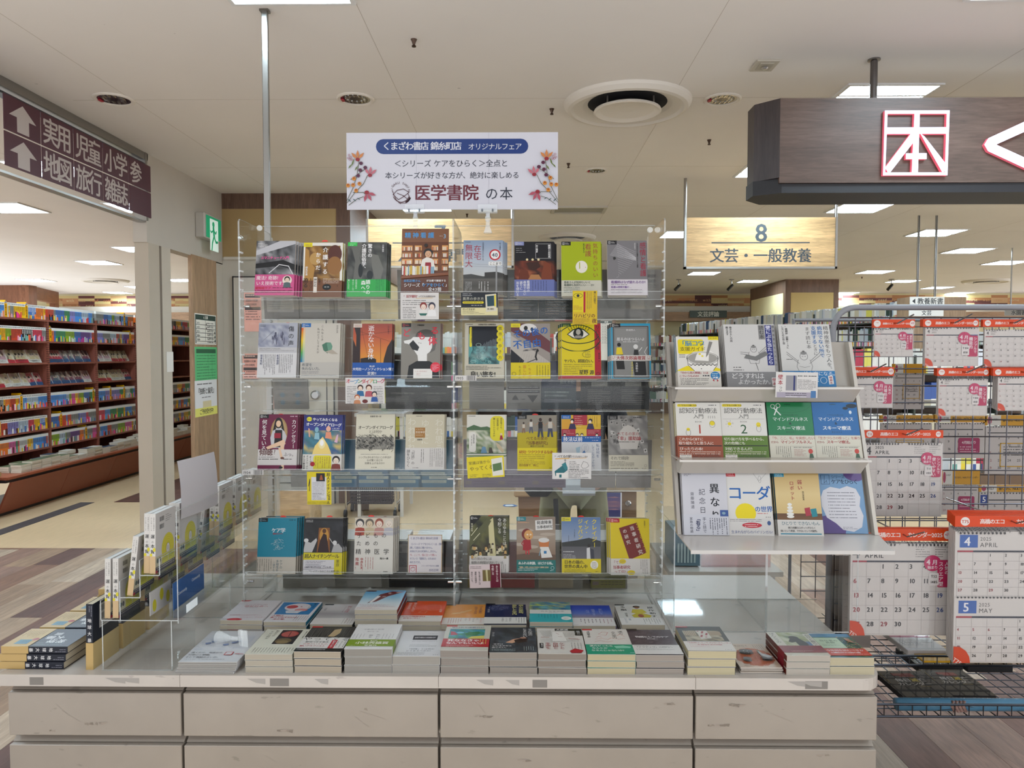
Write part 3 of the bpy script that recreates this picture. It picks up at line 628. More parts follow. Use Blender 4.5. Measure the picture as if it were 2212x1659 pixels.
def a6b(c):
    for i, s in enumerate(('看護師の', '尋常でない', '語りに', '耳を傾ける')): c.tv(s, 35 - i * 9, 101 + i, 8, 'fff', 0, .95)
    c.g(80, 102, 32, 6, 2, '223', 3.4, v=True)
def a7(c): c.r(0, 0, 100, 142, 'a8b808'); c.series('181818'); c.tv('気持ちのいい', 86, 4, 13.5, 'a02838', 0, 1.13); c.tv('看護', 68, 5, 17, 'a02838', 0, 1.05); c.tv('宮子あずさ', 57, 5, 5, '222', 1); c.e_(51, 66, 15, 16, 'ece8dc'); c.r(45, 54, 2.2, 17, 'a8b808'); c.e_(61, 67, 1, 1, 'b44')
def a7b(c): c.t('患者さんが気持ちいいと', 6, 103, 6.6, '1c4030', 1, .93); c.t('看護師も気持ちいい──か?', 6, 110, 6.6, '1c4030', 1, .93); c.g(6, 119, 40, 4, 2.6, '355')
def a8(c):
    c.r(0, 0, 100, 142, '7e7c80')
    for i in range(16): a = i / 15; c.l([(24 + 4 * a, 8 + 86 * a), (72 - 50 * a * a, 30 + 66 * a)], .35, 'd8d8dc'); c.l([(26 - 20 * a, 8 + 30 * a), (72, 44 + 8 * a)], .35, 'd8d8dc')
    c.p([(14, 44), (20, 42), (22, 48), (16, 51)], '333'); c.series('181822'); c.tv('感情と看護', 90, 4, 18, 'a83048', 0, 1.0, .95); c.tv('人とのかかわりを職業とすることの意味', 76, 6, 3.6, '222', 1); c.tv('武井麻子', 70, 6, 4.4, 'ddd')
def a8b(c): c.t('看護師はなぜ疲れるのか?', 8, 104, 8.2, '5a2080', 1, .94); c.g(8, 114, 50, 1, 2.6, '444'); c.t('看護は感情労働だ…', 8, 118, 6, '6a3a90', 1, .95); c.g(8, 127, 80, 3, 2.4, '555')
# second tray
def b1(c):
    c.r(0, 0, 100, 142, 'b4b8c4'); c.noise(0, 4, 78, 58, ['9aa0b2', 'c4c8d2', '8a90a8', 'b0b4c0', '7c8098'], 10, 8, 3)
    R = random.Random(2)
    for i in range(26): x = R.uniform(34, 70); y = R.uniform(20, 44); c.l([(x, y), (x + R.uniform(-1, 1), y + R.uniform(5, 16))], R.uniform(1, 2.4), R.choice(['5a5c72', '70728a', '8c8ea2', '4a4a60']))
    c.l([(0, 58), (40, 20)], .8, '8a8ea0'); c.r(0, 64, 100, 12, 'c9c9cc'); c.g(4, 66, 88, 3, 1.8, '555'); c.g(4, 5, 14, 2, 2, '345'); c.tv('傷の声', 84, 8, 15, '1a1a22', 0, 1.25)
def b1b(c): c.tv('松本俊彦', 52, 82, 7, '1a2a60', 1, .95); c.tv('宮本有紀', 10, 82, 7, '1a2a60', 1, .95); c.g(88, 82, 48, 8, 2.4, '222', 1.9, v=True); c.g(44, 82, 52, 8, 2.4, '222', 1.7, v=True)
def b2(c):
    c.r(0, 0, 100, 142, 'cfcabf'); c.grad(0, 12, 5, 96, ['e05020', 'f0c818', '50a850', '1868c0'], True); c.grad(5, 12, 5, 96, ['e8b898', 'ece0a0', 'a8ccaa', '90b0cc'], True); c.series('1a6cb8'); c.tv('こんなとき', 54, 4, 7, '222', 0, 1.25); c.tv('私はどうしてきたか', 44, 12, 6.5, '222', 0, 1.15); c.tv('中井久夫', 92, 5, 5.2, '333')
    c.p([(54, 56), (64, 50), (76, 50), (81, 60), (78, 72), (68, 78), (58, 70)], '4a7a64'); c.p([(66, 52), (76, 50), (81, 60), (78, 72), (70, 72)], '6a9c84'); c.p([(62, 74), (80, 68), (96, 80), (80, 80)], 'b4ab9c')
def b2b(c): c.t('希望を', 4, 103, 9, '3a4a5a'); c.t('失わない力。', 4, 113, 9, '3a4a5a', 0, .95); c.g(4, 125, 44, 2, 2.2, '667'); c.g(4, 134, 90, 1, 2.6, '334')
def b3(c):
    c.grad(0, 0, 100, 142, ['a04030', 'c05830', 'd88030', 'e8a028', 'a04820']); c.p([(0, 0), (18, 0), (20, 142), (0, 142), (0, 40), (8, 60), (8, 30)], '2a1210'); c.p([(100, 40), (88, 60), (80, 90), (74, 142), (100, 142)], '24100e')
    c.p([(20, 90), (46, 86), (60, 92), (62, 142), (20, 142)], '1c0e0e'); c.l([(16, 20), (100, 48)], .6, '221'); c.l([(16, 30), (100, 20)], .6, '221'); c.l([(70, 40), (72, 120)], 1, '221'); c.l([(20, 10), (40, 90)], .5, '221'); c.r(0, 0, 22, 10, 'd8ccc0'); c.g(4, 4, 15, 2, 1.8, 'a33'); c.tv('逝かない身体', 46, 4, 15.5, 'fff', 0, .95, 1.05); c.tv('川口有美子', 90, 5, 4.5, '311')
def b3b(c): c.t('第41回', 50, 108, 4.5, 'fff', 1, 1, 'c'); c.t('大宅壮一ノンフィクション賞', 50, 113.5, 8.2, 'fff', 1, .93, 'c'); c.t('受賞!!', 50, 124, 9, 'fff', 1, 1, 'c')
def b4(c):
    c.r(0, 0, 100, 142, '8c8880'); c.e_(62, 34, 26, 18, '5a5854'); c.p([(30, 36), (80, 36), (78, 70), (66, 80), (66, 102), (44, 102), (42, 84), (26, 60), (18, 54), (8, 52), (6, 46), (24, 42)], 'f2f2f0'); c.p([(78, 30), (90, 44), (86, 70), (72, 78), (80, 60)], '6a6864'); c.p([(20, 54), (30, 44), (46, 62), (42, 72), (28, 68)], '1c1c1e')
    c.e_(45, 51, 1, 1, '222'); c.e_(50, 52, 1, 1, '222'); c.p([(16, 142), (20, 110), (40, 98), (72, 98), (94, 110), (98, 142)], '18181a'); c.r(32, 118, 48, 26, 'f4f2ee'); c.t('しゃべれるほど', 36, 122, 4.4, 'b03a3a'); c.g(40, 129, 10, 3, 2, 'b55'); c.e_(88, 114, 13, 13, 'e8384c'); c.g(80, 108, 16, 5, 2, 'fde')
    c.series('1a1214', 'c33'); c.t('ど', 2, 14, 22, 'e8384c', 1); c.t('も', 40, 22, 22, 'e8384c', 1); c.t('る', 74, 8, 22, 'e8384c', 1); c.t('体', 68, 34, 24, 'e8384c', 1); c.t('伊藤亜紗', 40, 3, 4.6, '222', 1)
def b5(c):
    c.r(0, 0, 100, 142, 'cfcab8'); c.r(10, 8, 78, 98, '0e1420'); c.noise(10, 60, 78, 46, ['1a4850', '3a8088', '0e2830', '70b0b0', '205058', 'a8d0c8'], 9, 6, 6)
    R = random.Random(8)
    for i in range(22): c.ring(R.uniform(14, 84), R.uniform(56, 102), R.uniform(3, 8), R.uniform(3, 7), .6, R.choice(['7ac0c0', 'bfe0d8', '2a6a70', '0a2028']), 8)
    for i in range(26): x = 30 + i * 2; c.l([(x, 62 - i * .9 + R.uniform(-3, 3)), (x, 90)], .35, 'b8c8d0')
    c.p([(10, 26), (18, 44), (20, 70), (10, 90)], '5aa0a0')
    for i, q in enumerate('異界の歩き方'): c.e_(90, 14 + i * 15, 9, 9, 'e8d820', 14); c.t(q, 85, 9 + i * 15, 10 if q != 'の' else 8, '333')
    c.rr(12, 10, 6, 52, 3, 'e8d820'); c.g(16, 13, 44, 1, 3, '333', v=True); c.t('村澤和多里 村澤真保呂', 34, 2, 4.4, '222', 1); c.g(4, 3, 16, 1, 2.4, '333')
    c.g(4, 111, 88, 3, 2.4, '333'); c.t('良い旅を!', 14, 124, 16, '1a1a1a', 1, .95)
def b6(c):
    c.r(0, 0, 100, 142, '9a928c'); c.p([(0, 0), (40, 0), (100, 46), (100, 76), (0, 20)], '6a3a40'); c.p([(0, 30), (100, 100), (100, 142), (0, 142)], 'b8b2aa'); c.p([(0, 66), (34, 96), (30, 104), (0, 104)], '141622'); c.e_(44, 12, 22, 12, 'e4e2e0'); c.e_(38, 12, 5, 6, '222'); c.e_(54, 15, 4, 5, '222')
    for i in range(12): c.l([(30 + i * 6, 76 + i * 1.5), (20 + i * 7, 104)], .3, '8a847c')
    c.r(0, 0, 24, 10, 'e8d81c'); c.g(4, 4, 17, 2, 2, '444'); c.t('その後の', 4, 18, 22, '1c62b4', 1, 1.04, rot=-.14); c.t('不自由', 4, 44, 24, '1c62b4', 1, 1.02, rot=-.1); c.l([(66, 72), (63, 86), (66, 94)], 4, '111'); c.e_(68, 70, 3, 3.4, '111'); c.l([(64, 92), (34, 104)], 2, '444'); c.t('上岡陽江＋大嶋栄子', 30, 68, 4.4, '223', 1, rot=-.1)
def b6b(c): c.tv('“ちょっと', 48, 106, 8, 'a8392c', 0, 1.0); c.tv('寂しい”', 35, 107, 9, 'b8442c', 0, 1.05); c.tv('ちょうどいい', 23, 109, 7, '222', 0, .95); c.g(94, 108, 30, 5, 2.6, '222', 2.7, v=True); c.ring(8, 130, 5, 4.5, .8, '222')
def b7(c):
    c.r(0, 0, 100, 142, 'e0cc10'); c.r(84, 0, 16, 142, 'b01828'); c.ring(42, 36, 58, 36, 2.4, '1c4030', 30, 10, 175); c.ring(42, 30, 52, 22, 2.2, '1c4030', 30, 10, 178); c.ring(42, 50, 56, 46, 2, '1c4030', 30, 190, 350)
    c.p([(14, 28), (28, 16), (44, 10), (58, 15), (72, 28), (58, 38), (44, 42), (28, 38)], '243828'); c.p([(17, 28), (30, 18), (44, 13), (57, 18), (69, 28), (57, 36), (44, 39), (30, 36)], 'f0ecdc'); c.e_(43, 26, 13, 13.5, '222824'); c.e_(43, 22, 6, 7.5, 'b8b4a8'); c.p([(32, 38), (36, 31), (50, 31), (54, 38)], '9a968c')
    for i in range(9): t = i / 8; c.l([(22 + 44 * t, 19 - 9 * math.sin(t * PI)), (17 + 54 * t, 12 - 10 * math.sin(t * PI))], 1.4, '1c4030')
    c.r(0, 0, 24, 9, '1c4a30'); c.g(4, 4, 17, 2, 2, 'dd3'); c.tv('リハビリの夜', 92, 4, 11, '301018', 0, .98); c.g(94, 76, 34, 1, 5, '401018', v=True)
def b7b(c):
    c.r(84, 70, 16, 72, 'b01828'); c.r(0, 134, 100, 8, 'b01828'); c.ring(66, 80, 13, 8, .9, '555010', 16, 60, 300); c.g(60, 76, 14, 3, 2.4, '444')
    c.t('ヤバい、超面白い。', 6, 92, 9.6, '222', 1, .92); c.g(6, 105, 72, 4, 2.4, '333', 2); c.g(6, 124, 36, 2, 2.4, '333', 2); c.t('星野 源', 44, 120, 12, '222', 1, .95); c.g(94, 76, 22, 1, 5, '401018', v=True); c.ring(92, 130, 4, 4, .8, '401018')
def b8(c):
    c.r(0, 0, 100, 142, '1898c0'); c.r(4, 6, 92, 134, '8c8c8a'); c.l([(6, 8), (94, 8), (94, 138), (6, 138), (6, 8)], 2.2, '3a3a3a'); c.l([(9, 12), (91, 12), (91, 134), (9, 134), (9, 12)], .8, '555'); c.series('101014'); c.t('居るのはつらいよ', 50, 36, 9, 'f4f4f4', 0, 1.0, 'c'); c.g(30, 47, 40, 1, 2.6, 'eee'); c.t('東畑開人', 38, 14, 6, 'ddd')
    c.p([(12, 80), (14, 62), (26, 62), (30, 80)], 'e8d020'); c.e_(20, 55, 5, 5, '18181a'); c.p([(10, 82), (30, 80), (34, 118), (14, 118)], '111'); c.p([(56, 84), (58, 68), (68, 68), (70, 84)], '222'); c.e_(62, 60, 6, 6, 'e0e0de'); c.l([(70, 72), (78, 62)], 1.4, 'eee'); c.l([(92, 60), (84, 74), (90, 84)], 1, 'eee'); c.p([(54, 98), (86, 98), (88, 134), (58, 134)], '101014'); b8c(c)
def b8b(c): c.t('大佛次郎論壇賞', 12, 83.5, 11, 'a01828', 1, .97); c.g(2, 86, 8, 2, 3, 'a02030'); c.g(91, 86, 7, 2, 3, 'a02030')
def b8c(c):
    c.tv('スペクタクル', 52, 98, 7, 'e8d820', 1, .95); c.tv('大感動の', 64, 100, 6.4, 'f4f4f4', 0, 1)
# third tray
def c1(c):
    c.r(0, 0, 100, 142, '6c1440'); c.e_(52, 46, 22, 38, 'a88a5c'); c.e_(52, 46, 19, 34, 'b89a6c'); c.p([(30, 60), (36, 40), (48, 34), (62, 36), (72, 56), (66, 86), (34, 86)], 'c8c8cc'); c.p([(42, 40), (60, 40), (62, 84), (40, 84)], '141418'); c.e_(50, 22, 10, 14, '16141a'); c.e_(50, 24, 6.4, 8.5, 'ecc8a8'); c.p([(40, 20), (36, 42), (44, 38)], '16141a'); c.p([(60, 18), (66, 44), (58, 36)], '16141a'); c.r(40, 48, 17, 13, '9a1830')
    c.p([(66, 64), (20, 84), (24, 90), (70, 76)], 'ecc8a8'); c.p([(56, 72), (66, 72), (68, 142), (62, 142)], 'ecc8a8'); c.series('161218'); c.tv('何を見ているか', 14, 13, 13.5, 'fff', 0, 1.0); c.tv('カウンセラーは', 90, 13, 12.5, 'fff', 0, 1.0); c.g(80, 4, 18, 1, 4, 'e8c8d8'); c.e_(60, 136, 5, 3, '111')
def c1b(c): c.t('傾聴', 3, 88, 18, '5a2020', 1, .95); c.t('?', 40, 88, 16, '5a2020'); c.p([(52, 86), (57, 86), (65, 112), (58, 112)], 'ecc8a8'); c.e_(63, 112, 5, 3, '6a4030'); c.t('ふっ。', 66, 97, 11, '222', 0, .95); c.g(3, 109, 40, 1, 2.4, '222'); c.g(3, 114, 50, 1, 3.4, '111'); c.g(66, 114, 28, 1, 3.4, '111'); c.g(84, 89, 12, 1, 3, '222')
def c2(c):
    c.grad(0, 0, 100, 142, ['282a6c', '38489a', '3a7a98', '8a9c80']); c.noise(2, 40, 96, 62, ['2a5a80', '4a8aa0', '386a78', 'd8c070', '3a6090'], 8, 6, 3); c.e_(14, 11, 7, 6, 'e8e030', 9); c.t('まんが', 8, 8.6, 4.6, '333', 1); c.t('やってみたくなる', 23, 7, 8.6, 'fff', 1, .93, rot=.03); c.t('オープンダイアローグ', 6, 19, 9.8, 'fff', 1, .93, rot=.03)
    c.p([(30, 80), (50, 56), (64, 78), (74, 102), (24, 102)], 'f4d880'); c.e_(48, 74, 9, 13, 'f8ecb0'); c.e_(48, 72, 5, 8, 'fff'); c.e_(64, 36, 6, 7, 'f0b8a0'); c.p([(56, 60), (58, 44), (70, 44), (74, 62)], 'e89878'); c.e_(34, 38, 5, 7, '88b8c8'); c.p([(28, 62), (30, 46), (40, 46), (42, 64)], '90c0d0'); c.p([(80, 70), (86, 52), (90, 50), (88, 72)], 'e0b8d0'); c.p([(18, 58), (16, 36), (12, 34), (14, 56)], 'd8a890'); c.g(74, 34, 18, 2, 3, 'eee')
def c2b(c): c.rr(28, 104, 46, 40, 6, 'e8dc30'); c.tv('オープン', 20, 105, 6.4, '222', 1); c.tv('ダイアローグの', 12, 104, 5.3, '222', 1); c.tv('まんが解説書', 4, 104, 6, '222', 1); c.e_(26, 126, 6, 6, 'b01828'); c.g(68, 108, 28, 7, 2.4, '844', 2.4, v=True); c.face(86, 116, 8.5, 'f4e4d4', '241c1c', '8a4038')
def c3(c):
    c.r(0, 0, 100, 142, 'dcd8c4'); c.t('オープンダイアローグ', 50, 29, 9.6, '1a1a1a', 1, .93, 'c'); c.t('とは何か', 50, 40, 9, '1a1a1a', 0, .95, 'c'); c.t('斎藤環 著＋訳', 50, 3, 4.6, '333', 1, 1, 'c')
    c.r(2, 58, 96, 32, '8a8880'); R = random.Random(5)
    for i in range(170): x, y = R.uniform(0, 98), R.uniform(54, 92); c.mb and c.l([(x, y), (x + R.uniform(-5, 5), y + R.uniform(-4, 4)), (x + R.uniform(-6, 6), y + R.uniform(-5, 5))], R.uniform(.5, 1.4), R.choice(['222', '333', '555', 'b8b4a8', '111']))
def c3b(c): c.g(14, 102, 70, 1, 2, '555'); c.t('シンプルきわまりないこの手法が', 50, 107, 6.2, '3a3a38', 0, .9, 'c'); c.t('なぜ驚くほどの', 50, 114.5, 6.2, '3a3a38', 0, .95, 'c'); c.t('効果を上げるのか!?', 50, 122, 6.2, '3a3a38', 0, .95, 'c'); c.g(42, 135, 14, 1, 3, '222')
def c4(c):
    c.r(0, 0, 100, 142, 'cfc8b0'); c.tv('われ思う', 86, 10, 22, 'e0dccc', 0, 1); c.tv('ゆえに', 50, 12, 22, 'dedac8'); c.tv('われわれ', 16, 8, 22, 'e0dccc', 0, 1); c.r(24, 34, 26, 26, 'a8783c'); c.t('イルカと', 26, 36, 5.2, 'e8d8b8'); c.t('否定神学', 25.5, 43, 6, 'f4ecd8'); c.g(26, 53, 20, 1, 2, 'e8d8b8'); c.t('斎藤環', 30, 63, 4.4, '333', 1); c.g(26, 4, 18, 1, 2.6, '333')
def c4b(c): c.tv('「対話」の', 20, 88, 8.5, '222', 0, .95); c.tv('謎をひらく', 8, 90, 9, '222', 0, 1.0); c.g(46, 90, 34, 2, 2.6, '222', 2, v=True); c.g(94, 88, 46, 7, 2.2, '444', 2.3, v=True); c.g(20, 136, 14, 1, 3, '222')
def c5(c):
    c.r(0, 0, 100, 142, 'dcdad0'); c.p([(0, 34), (18, 26), (36, 32), (52, 30), (66, 36), (100, 40), (100, 100), (0, 100)], '4a6a48'); c.noise(0, 40, 100, 58, ['3a5a38', '8a9a70', 'd8d8c8', '5a7a50', 'e4e0d0', '344c34'], 14, 9, 4); c.p([(74, 70), (84, 76), (96, 92), (92, 98), (78, 84)], 'c8b898')
    c.rr(60, 3, 36, 64, 14, 'e0d428'); 
    for i, s in enumerate(('向谷地さん、', '幻覚妄想って', '聞いたらいいですか')): c.tv(s, 88 - i * 9, 8, 5.4, '222', 1, 1)
    c.rr(6, 44, 18, 52, 8, 'e4e2da'); c.tv('向谷地生良', 18, 50, 4.8, '333', 1); c.g(12, 54, 30, 1, 2.6, '333', v=True); c.e_(88, 50, 3, 3, 'e8c8a8'); c.p([(84, 64), (86, 53), (91, 53), (93, 64)], 'a02030'); c.p([(36, 98), (40, 82), (48, 82), (52, 98)], '6a94b4'); c.p([(56, 98), (58, 84), (64, 84), (68, 98)], '4a4238'); c.g(4, 3, 18, 1, 2.6, '333'); c.r(0, 104, 100, 3, '6a8a50'); c.g(4, 108, 90, 2, 3, '444')
def c6(c):
    c.r(0, 0, 100, 142, '8c867a'); c.p([(0, 46), (30, 42), (100, 42), (100, 142), (0, 142)], 'b8a814'); c.r(0, 0, 24, 10, '121214'); c.g(4, 3.5, 16, 2, 2, 'ccc')
    for x, s, t_, b in ((16, .75, 'c8c0b0', '8a6a50'), (35, .95, 'd0ccc4', '5a5e6c'), (59, 1.3, '16161a', '3a4050'), (84, 1.3, 'c4beb2', '3a4258')):
        y = 46 + (10 if s > 1 else 0) - 34 * s; c.e_(x, y, 3 * s, 3.6 * s, '3a2a24'); c.p([(x - 4.5 * s, y + 4 * s), (x + 4.5 * s, y + 4 * s), (x + 4 * s, y + 17 * s), (x - 4 * s, y + 17 * s)], t_); c.p([(x - 4 * s, y + 17 * s), (x + 4 * s, y + 17 * s), (x + 6 * s, y + 34 * s), (x + 2 * s, y + 34 * s), (x, y + 22 * s), (x - 2 * s, y + 34 * s), (x - 6 * s, y + 34 * s)], b); c.l([(x + 4 * s, y + 6 * s), (x + 9 * s, y + 13 * s)], 1.5 * s, 'a88468'); c.l([(x - 4 * s, y + 6 * s), (x - 9 * s, y + 10 * s)], 1.5 * s, 'a88468')
    c.t('べてるの家の', 50, 55, 9.4, '6a2418', 0, .98, 'c'); c.t('「当事者研究」', 50, 66, 10.4, '6a2418', 0, .9, 'c'); c.t('浦河べてるの家', 50, 77, 5, '2a2018', 0, 1, 'c')
def c6b(c): c.t('研究? ワクワクするなあ', 4, 90, 9, 'a03018', 1, .9); c.g(4, 101, 66, 6, 2.4, '7a5a20', 1.9); c.t('自分自身で、共に。', 4, 125, 6.4, '702818', 1, .92); c.g(82, 134, 12, 1, 3, '5a4a20')
def c7(c):
    c.r(0, 0, 100, 142, 'd8b028'); 
    for x, y, w_, h_, q in ((30, 0, 36, 26, 'a8283c'), (0, 36, 36, 18, 'a8283c'), (64, 36, 36, 18, 'a8283c'), (36, 36, 28, 18, 'e0c040'), (66, 0, 34, 22, 'e0b838'), (0, 12, 30, 24, 'd8a030')): c.r(x, y, w_, h_, q)
    c.g(34, 3, 20, 6, 2, 'e8c8b0', 2.6); c.g(90, 3, 30, 5, 2.2, '7a5a20', 2.6, v=True); c.g(4, 40, 28, 3, 2.2, 'd8a0a0'); c.g(68, 40, 28, 3, 2.2, 'd8a0a0')
    for x in (26, 72): c.e_(x + 2, 14, 5, 5, '1a1620'); c.e_(x + 1, 17, 3.4, 4, 'f0dcc8'); c.p([(x - 8, 36), (x - 4, 22), (x + 8, 22), (x + 12, 36)], '2c2850')
    for x in (8, 40, 52, 90): c.e_(x, 50, 4, 3.6, '221c20'); c.e_(x, 52, 2.8, 3, 'f0dcc8')
    c.r(0, 0, 24, 10, '1866b0'); c.g(4, 3.5, 16, 2, 2, 'dde'); c.r(0, 54, 100, 15, '1460ac'); c.t('技法以前', 4, 55.5, 12.6, 'fff', 1, .98); c.g(60, 57, 36, 1, 3, 'dde'); c.g(78, 64, 18, 1, 2.6, 'dde'); c.r(0, 69, 100, 73, 'd8dade')
    c.tv('私は何を', 92, 73, 9, '1c4a80', 0, 1); c.tv('してこなかったか。', 80, 75, 7.6, '1c4a80', 0, .95); c.p([(50, 98), (58, 90), (62, 98)], '1c6ab0'); c.p([(36, 84), (48, 80), (46, 96), (38, 98)], 'a8c4d4'); c.ring(60, 84, 9, 10, .5, '99a'); c.g(64, 78, 12, 4, 1.4, '99a', v=True)
def c8(c):
    c.r(0, 0, 100, 142, '84827e'); c.noise(0, 0, 100, 100, ['5a5856', '9a9894', '737170', 'b0aeaa', '656360'], 10, 9, 5); R = random.Random(6)
    for i in range(26): x, y = R.uniform(0, 90), R.uniform(0, 92); c.p([(x, y), (x + 8, y + R.uniform(-4, 2)), (x + 10, y + 8), (x + 2, y + 10)], R.choice(['b8b6b2', '6a6866', '9c9a96', 'cac8c4'])); c.e_(x + 5, y + 4, 2, 2.4, '4a4846', 7)
    c.p([(50, 24), (64, 30), (76, 42), (80, 58), (72, 86), (30, 86), (24, 60), (28, 42), (38, 30)], 'cac6c0'); c.r(0, 0, 24, 10, '141416'); c.g(4, 3.5, 16, 2, 2, 'ccc'); c.g(64, 4, 32, 1, 5, '3a3a3a'); c.t('べてるの家の', 50, 42, 9.6, 'a01c28', 0, .98, 'c'); c.t('「非」援助論', 50, 53, 11, 'a01c28', 1, .98, 'c'); c.g(24, 67, 52, 1, 3, '222')
def c8b(c): c.t('それで順調!', 4, 104, 9.5, '4a4a48', 0, .95); c.g(4, 117, 60, 4, 2.2, '333'); c.g(4, 134, 70, 1, 3, '333'); c.ring(93, 128, 3, 3, .5, '666'); c.g(84, 134, 12, 1, 3, '555')
# fourth tray
def d1(c):
    c.r(0, 0, 100, 142, '1a86a0'); c.series('0e1418', '8ab'); c.g(80, 4, 16, 1, 4, '0c3a48'); c.t('ケア学', 34, 25, 13, 'e8eef0', 1, .92); c.t('越境するケアへ', 38, 38, 4.6, 'a02030', 1, .8)
    R = random.Random(3)
    for i in range(70): x, y = R.uniform(38, 66), R.uniform(53, 80); c.l([(x, y), (x + R.choice([0, 4, -4, 3]), y + R.choice([3, -3, 0, 2]))], .45, 'c8dce0')
def d1b(c): c.tv('ケアの', 62, 106, 8, '2c5a6c', 0, .95); c.tv('多様性を', 53, 106, 8, '2c5a6c', 0, .95); c.tv('一望する', 44, 109, 6.6, '2c5a6c', 0, 1); c.g(36, 104, 32, 7, 2.4, '333', 2.4, v=True); c.g(76, 136, 14, 1, 2.6, '555')
def d2(c):
    c.r(0, 0, 100, 142, '141416'); c.noise(0, 6, 100, 78, ['0e0e10', '2a2c30', '18181a', '3a3c42'], 8, 7, 3); c.p([(38, 24), (66, 24), (68, 86), (34, 86)], '8a5424'); c.e_(52, 44, 12, 20, 'c8923c'); c.e_(52, 32, 5, 6, '5a3418'); c.p([(42, 56), (50, 38), (58, 42), (66, 86), (36, 86)], '2a0e10'); c.p([(0, 80), (4, 58), (18, 62), (32, 50), (34, 56), (22, 86), (0, 86)], 'c4c4c4'); c.e_(6, 56, 6, 5, 'dcdcdc'); c.p([(72, 86), (78, 66), (90, 64), (100, 76), (100, 86)], 'b0b0b0'); c.e_(80, 62, 5.5, 6, 'd8d8d8'); c.l([(66, 50), (74, 62)], 1.6, 'ccc'); c.g(4, 4, 18, 2, 2.4, 'ddd'); c.r(72, 20, 9, 10, '2c2e34')
def d2b(c):
    c.r(0, 87, 100, 18, 'd8cc14'); c.r(80, 87, 20, 55, 'd8cc14'); c.t('超人ナイチンゲール', 3, 90, 11.4, '141414', 1, .86); c.tv('栗原 康', 89, 104, 9.5, '1a1a1a', 0, .95); c.g(6, 108, 52, 5, 2.2, '446', 1.8, 5); c.t('このナイチンゲールは、ごっついぞ!', 3, 121, 5.2, '141414', 1, .82); c.l([(0, 129), (80, 126)], .6, '222'); c.t('ブレイディみかこさん推薦', 14, 131, 6.4, '222', 0, .9)
def d3(c):
    c.r(0, 0, 100, 142, 'dad7ce'); c.r(0, 0, 100, 34, 'd8ccb8')
    for i, (h_, s_, b_) in enumerate((('3a3a3e', 'ece0d4', 'a84838'), ('6a6258', 'dcc8a8', 'c8b898'), ('9a5040', 'ecd8c8', 'c09088'), ('d8d0c4', 'e8dccc', 'b8b8c0'))): c.face(13 + i * 25, 14, 9.5, s_, h_, b_, i == 2)
    c.r(0, 34, 100, 2, 'dad7ce'); c.t('子どもの', 6, 38, 13, '222', 0, 1.62); c.t('ための', 5, 58, 13, '222', 0, 1.66); c.t('精神医学', 3, 78, 15, '222', 0, 1.6); c.t('滝川一廣', 66, 100, 5.6, '222', 1); c.tv('中井久夫、', 20, 101, 7.6, 'b02830', 1, .95); c.tv('推薦!', 8, 100, 10, 'b02830', 0, 1.1); c.g(48, 100, 30, 4, 2.4, 'b66', 2.6, v=True); c.g(76, 135, 12, 1, 3, '222')
def d5(c):
    c.noise(0, 0, 100, 142, ['181c16', '3a4028', '6c6c3c', '20241c', '4c4830'], 9, 12, 5); c.p([(48, 14), (60, 4), (68, 100), (52, 106)], 'd0c898'); c.p([(0, 60), (44, 8), (56, 12), (46, 30), (0, 80)], '5a5c3a'); c.p([(0, 34), (30, 0), (0, 0)], '0e100e'); c.l([(4, 50), (20, 30)], 1.4, 'e8e4c0'); c.l([(10, 62), (26, 44)], 1.4, 'e8e4c0')
    R = random.Random(9)
    for i in range(34): x = R.uniform(2, 96); y = R.uniform(70, 98); c.e_(x, y, 3, 2.6, R.choice(['2a2018', '3a2c20', '4a3a28']), 7); c.p([(x - 3, y + 10), (x - 2, y + 2), (x + 3, y + 2), (x + 4, y + 10)], R.choice(['d8d0b0', 'a89870', 'c8a060', '5c5038']))
    c.series('12140f'); c.tv('あらゆることは', 90, 5, 10, 'f4f2e8', 0, .98); c.tv('今起こる', 77, 5, 10, 'f4f2e8', 0, .98); c.tv('柴崎友香', 6, 18, 5.4, 'e8e4c8')
def d5b(c): c.t('私の体の中には', 4, 104, 8, '3a3430', 0, .95); c.t('複数の時間が流れている', 4, 114, 8, '3a3430', 0, .95); c.g(92, 122, 30, 3, 2, '333', 2.4, v=True)
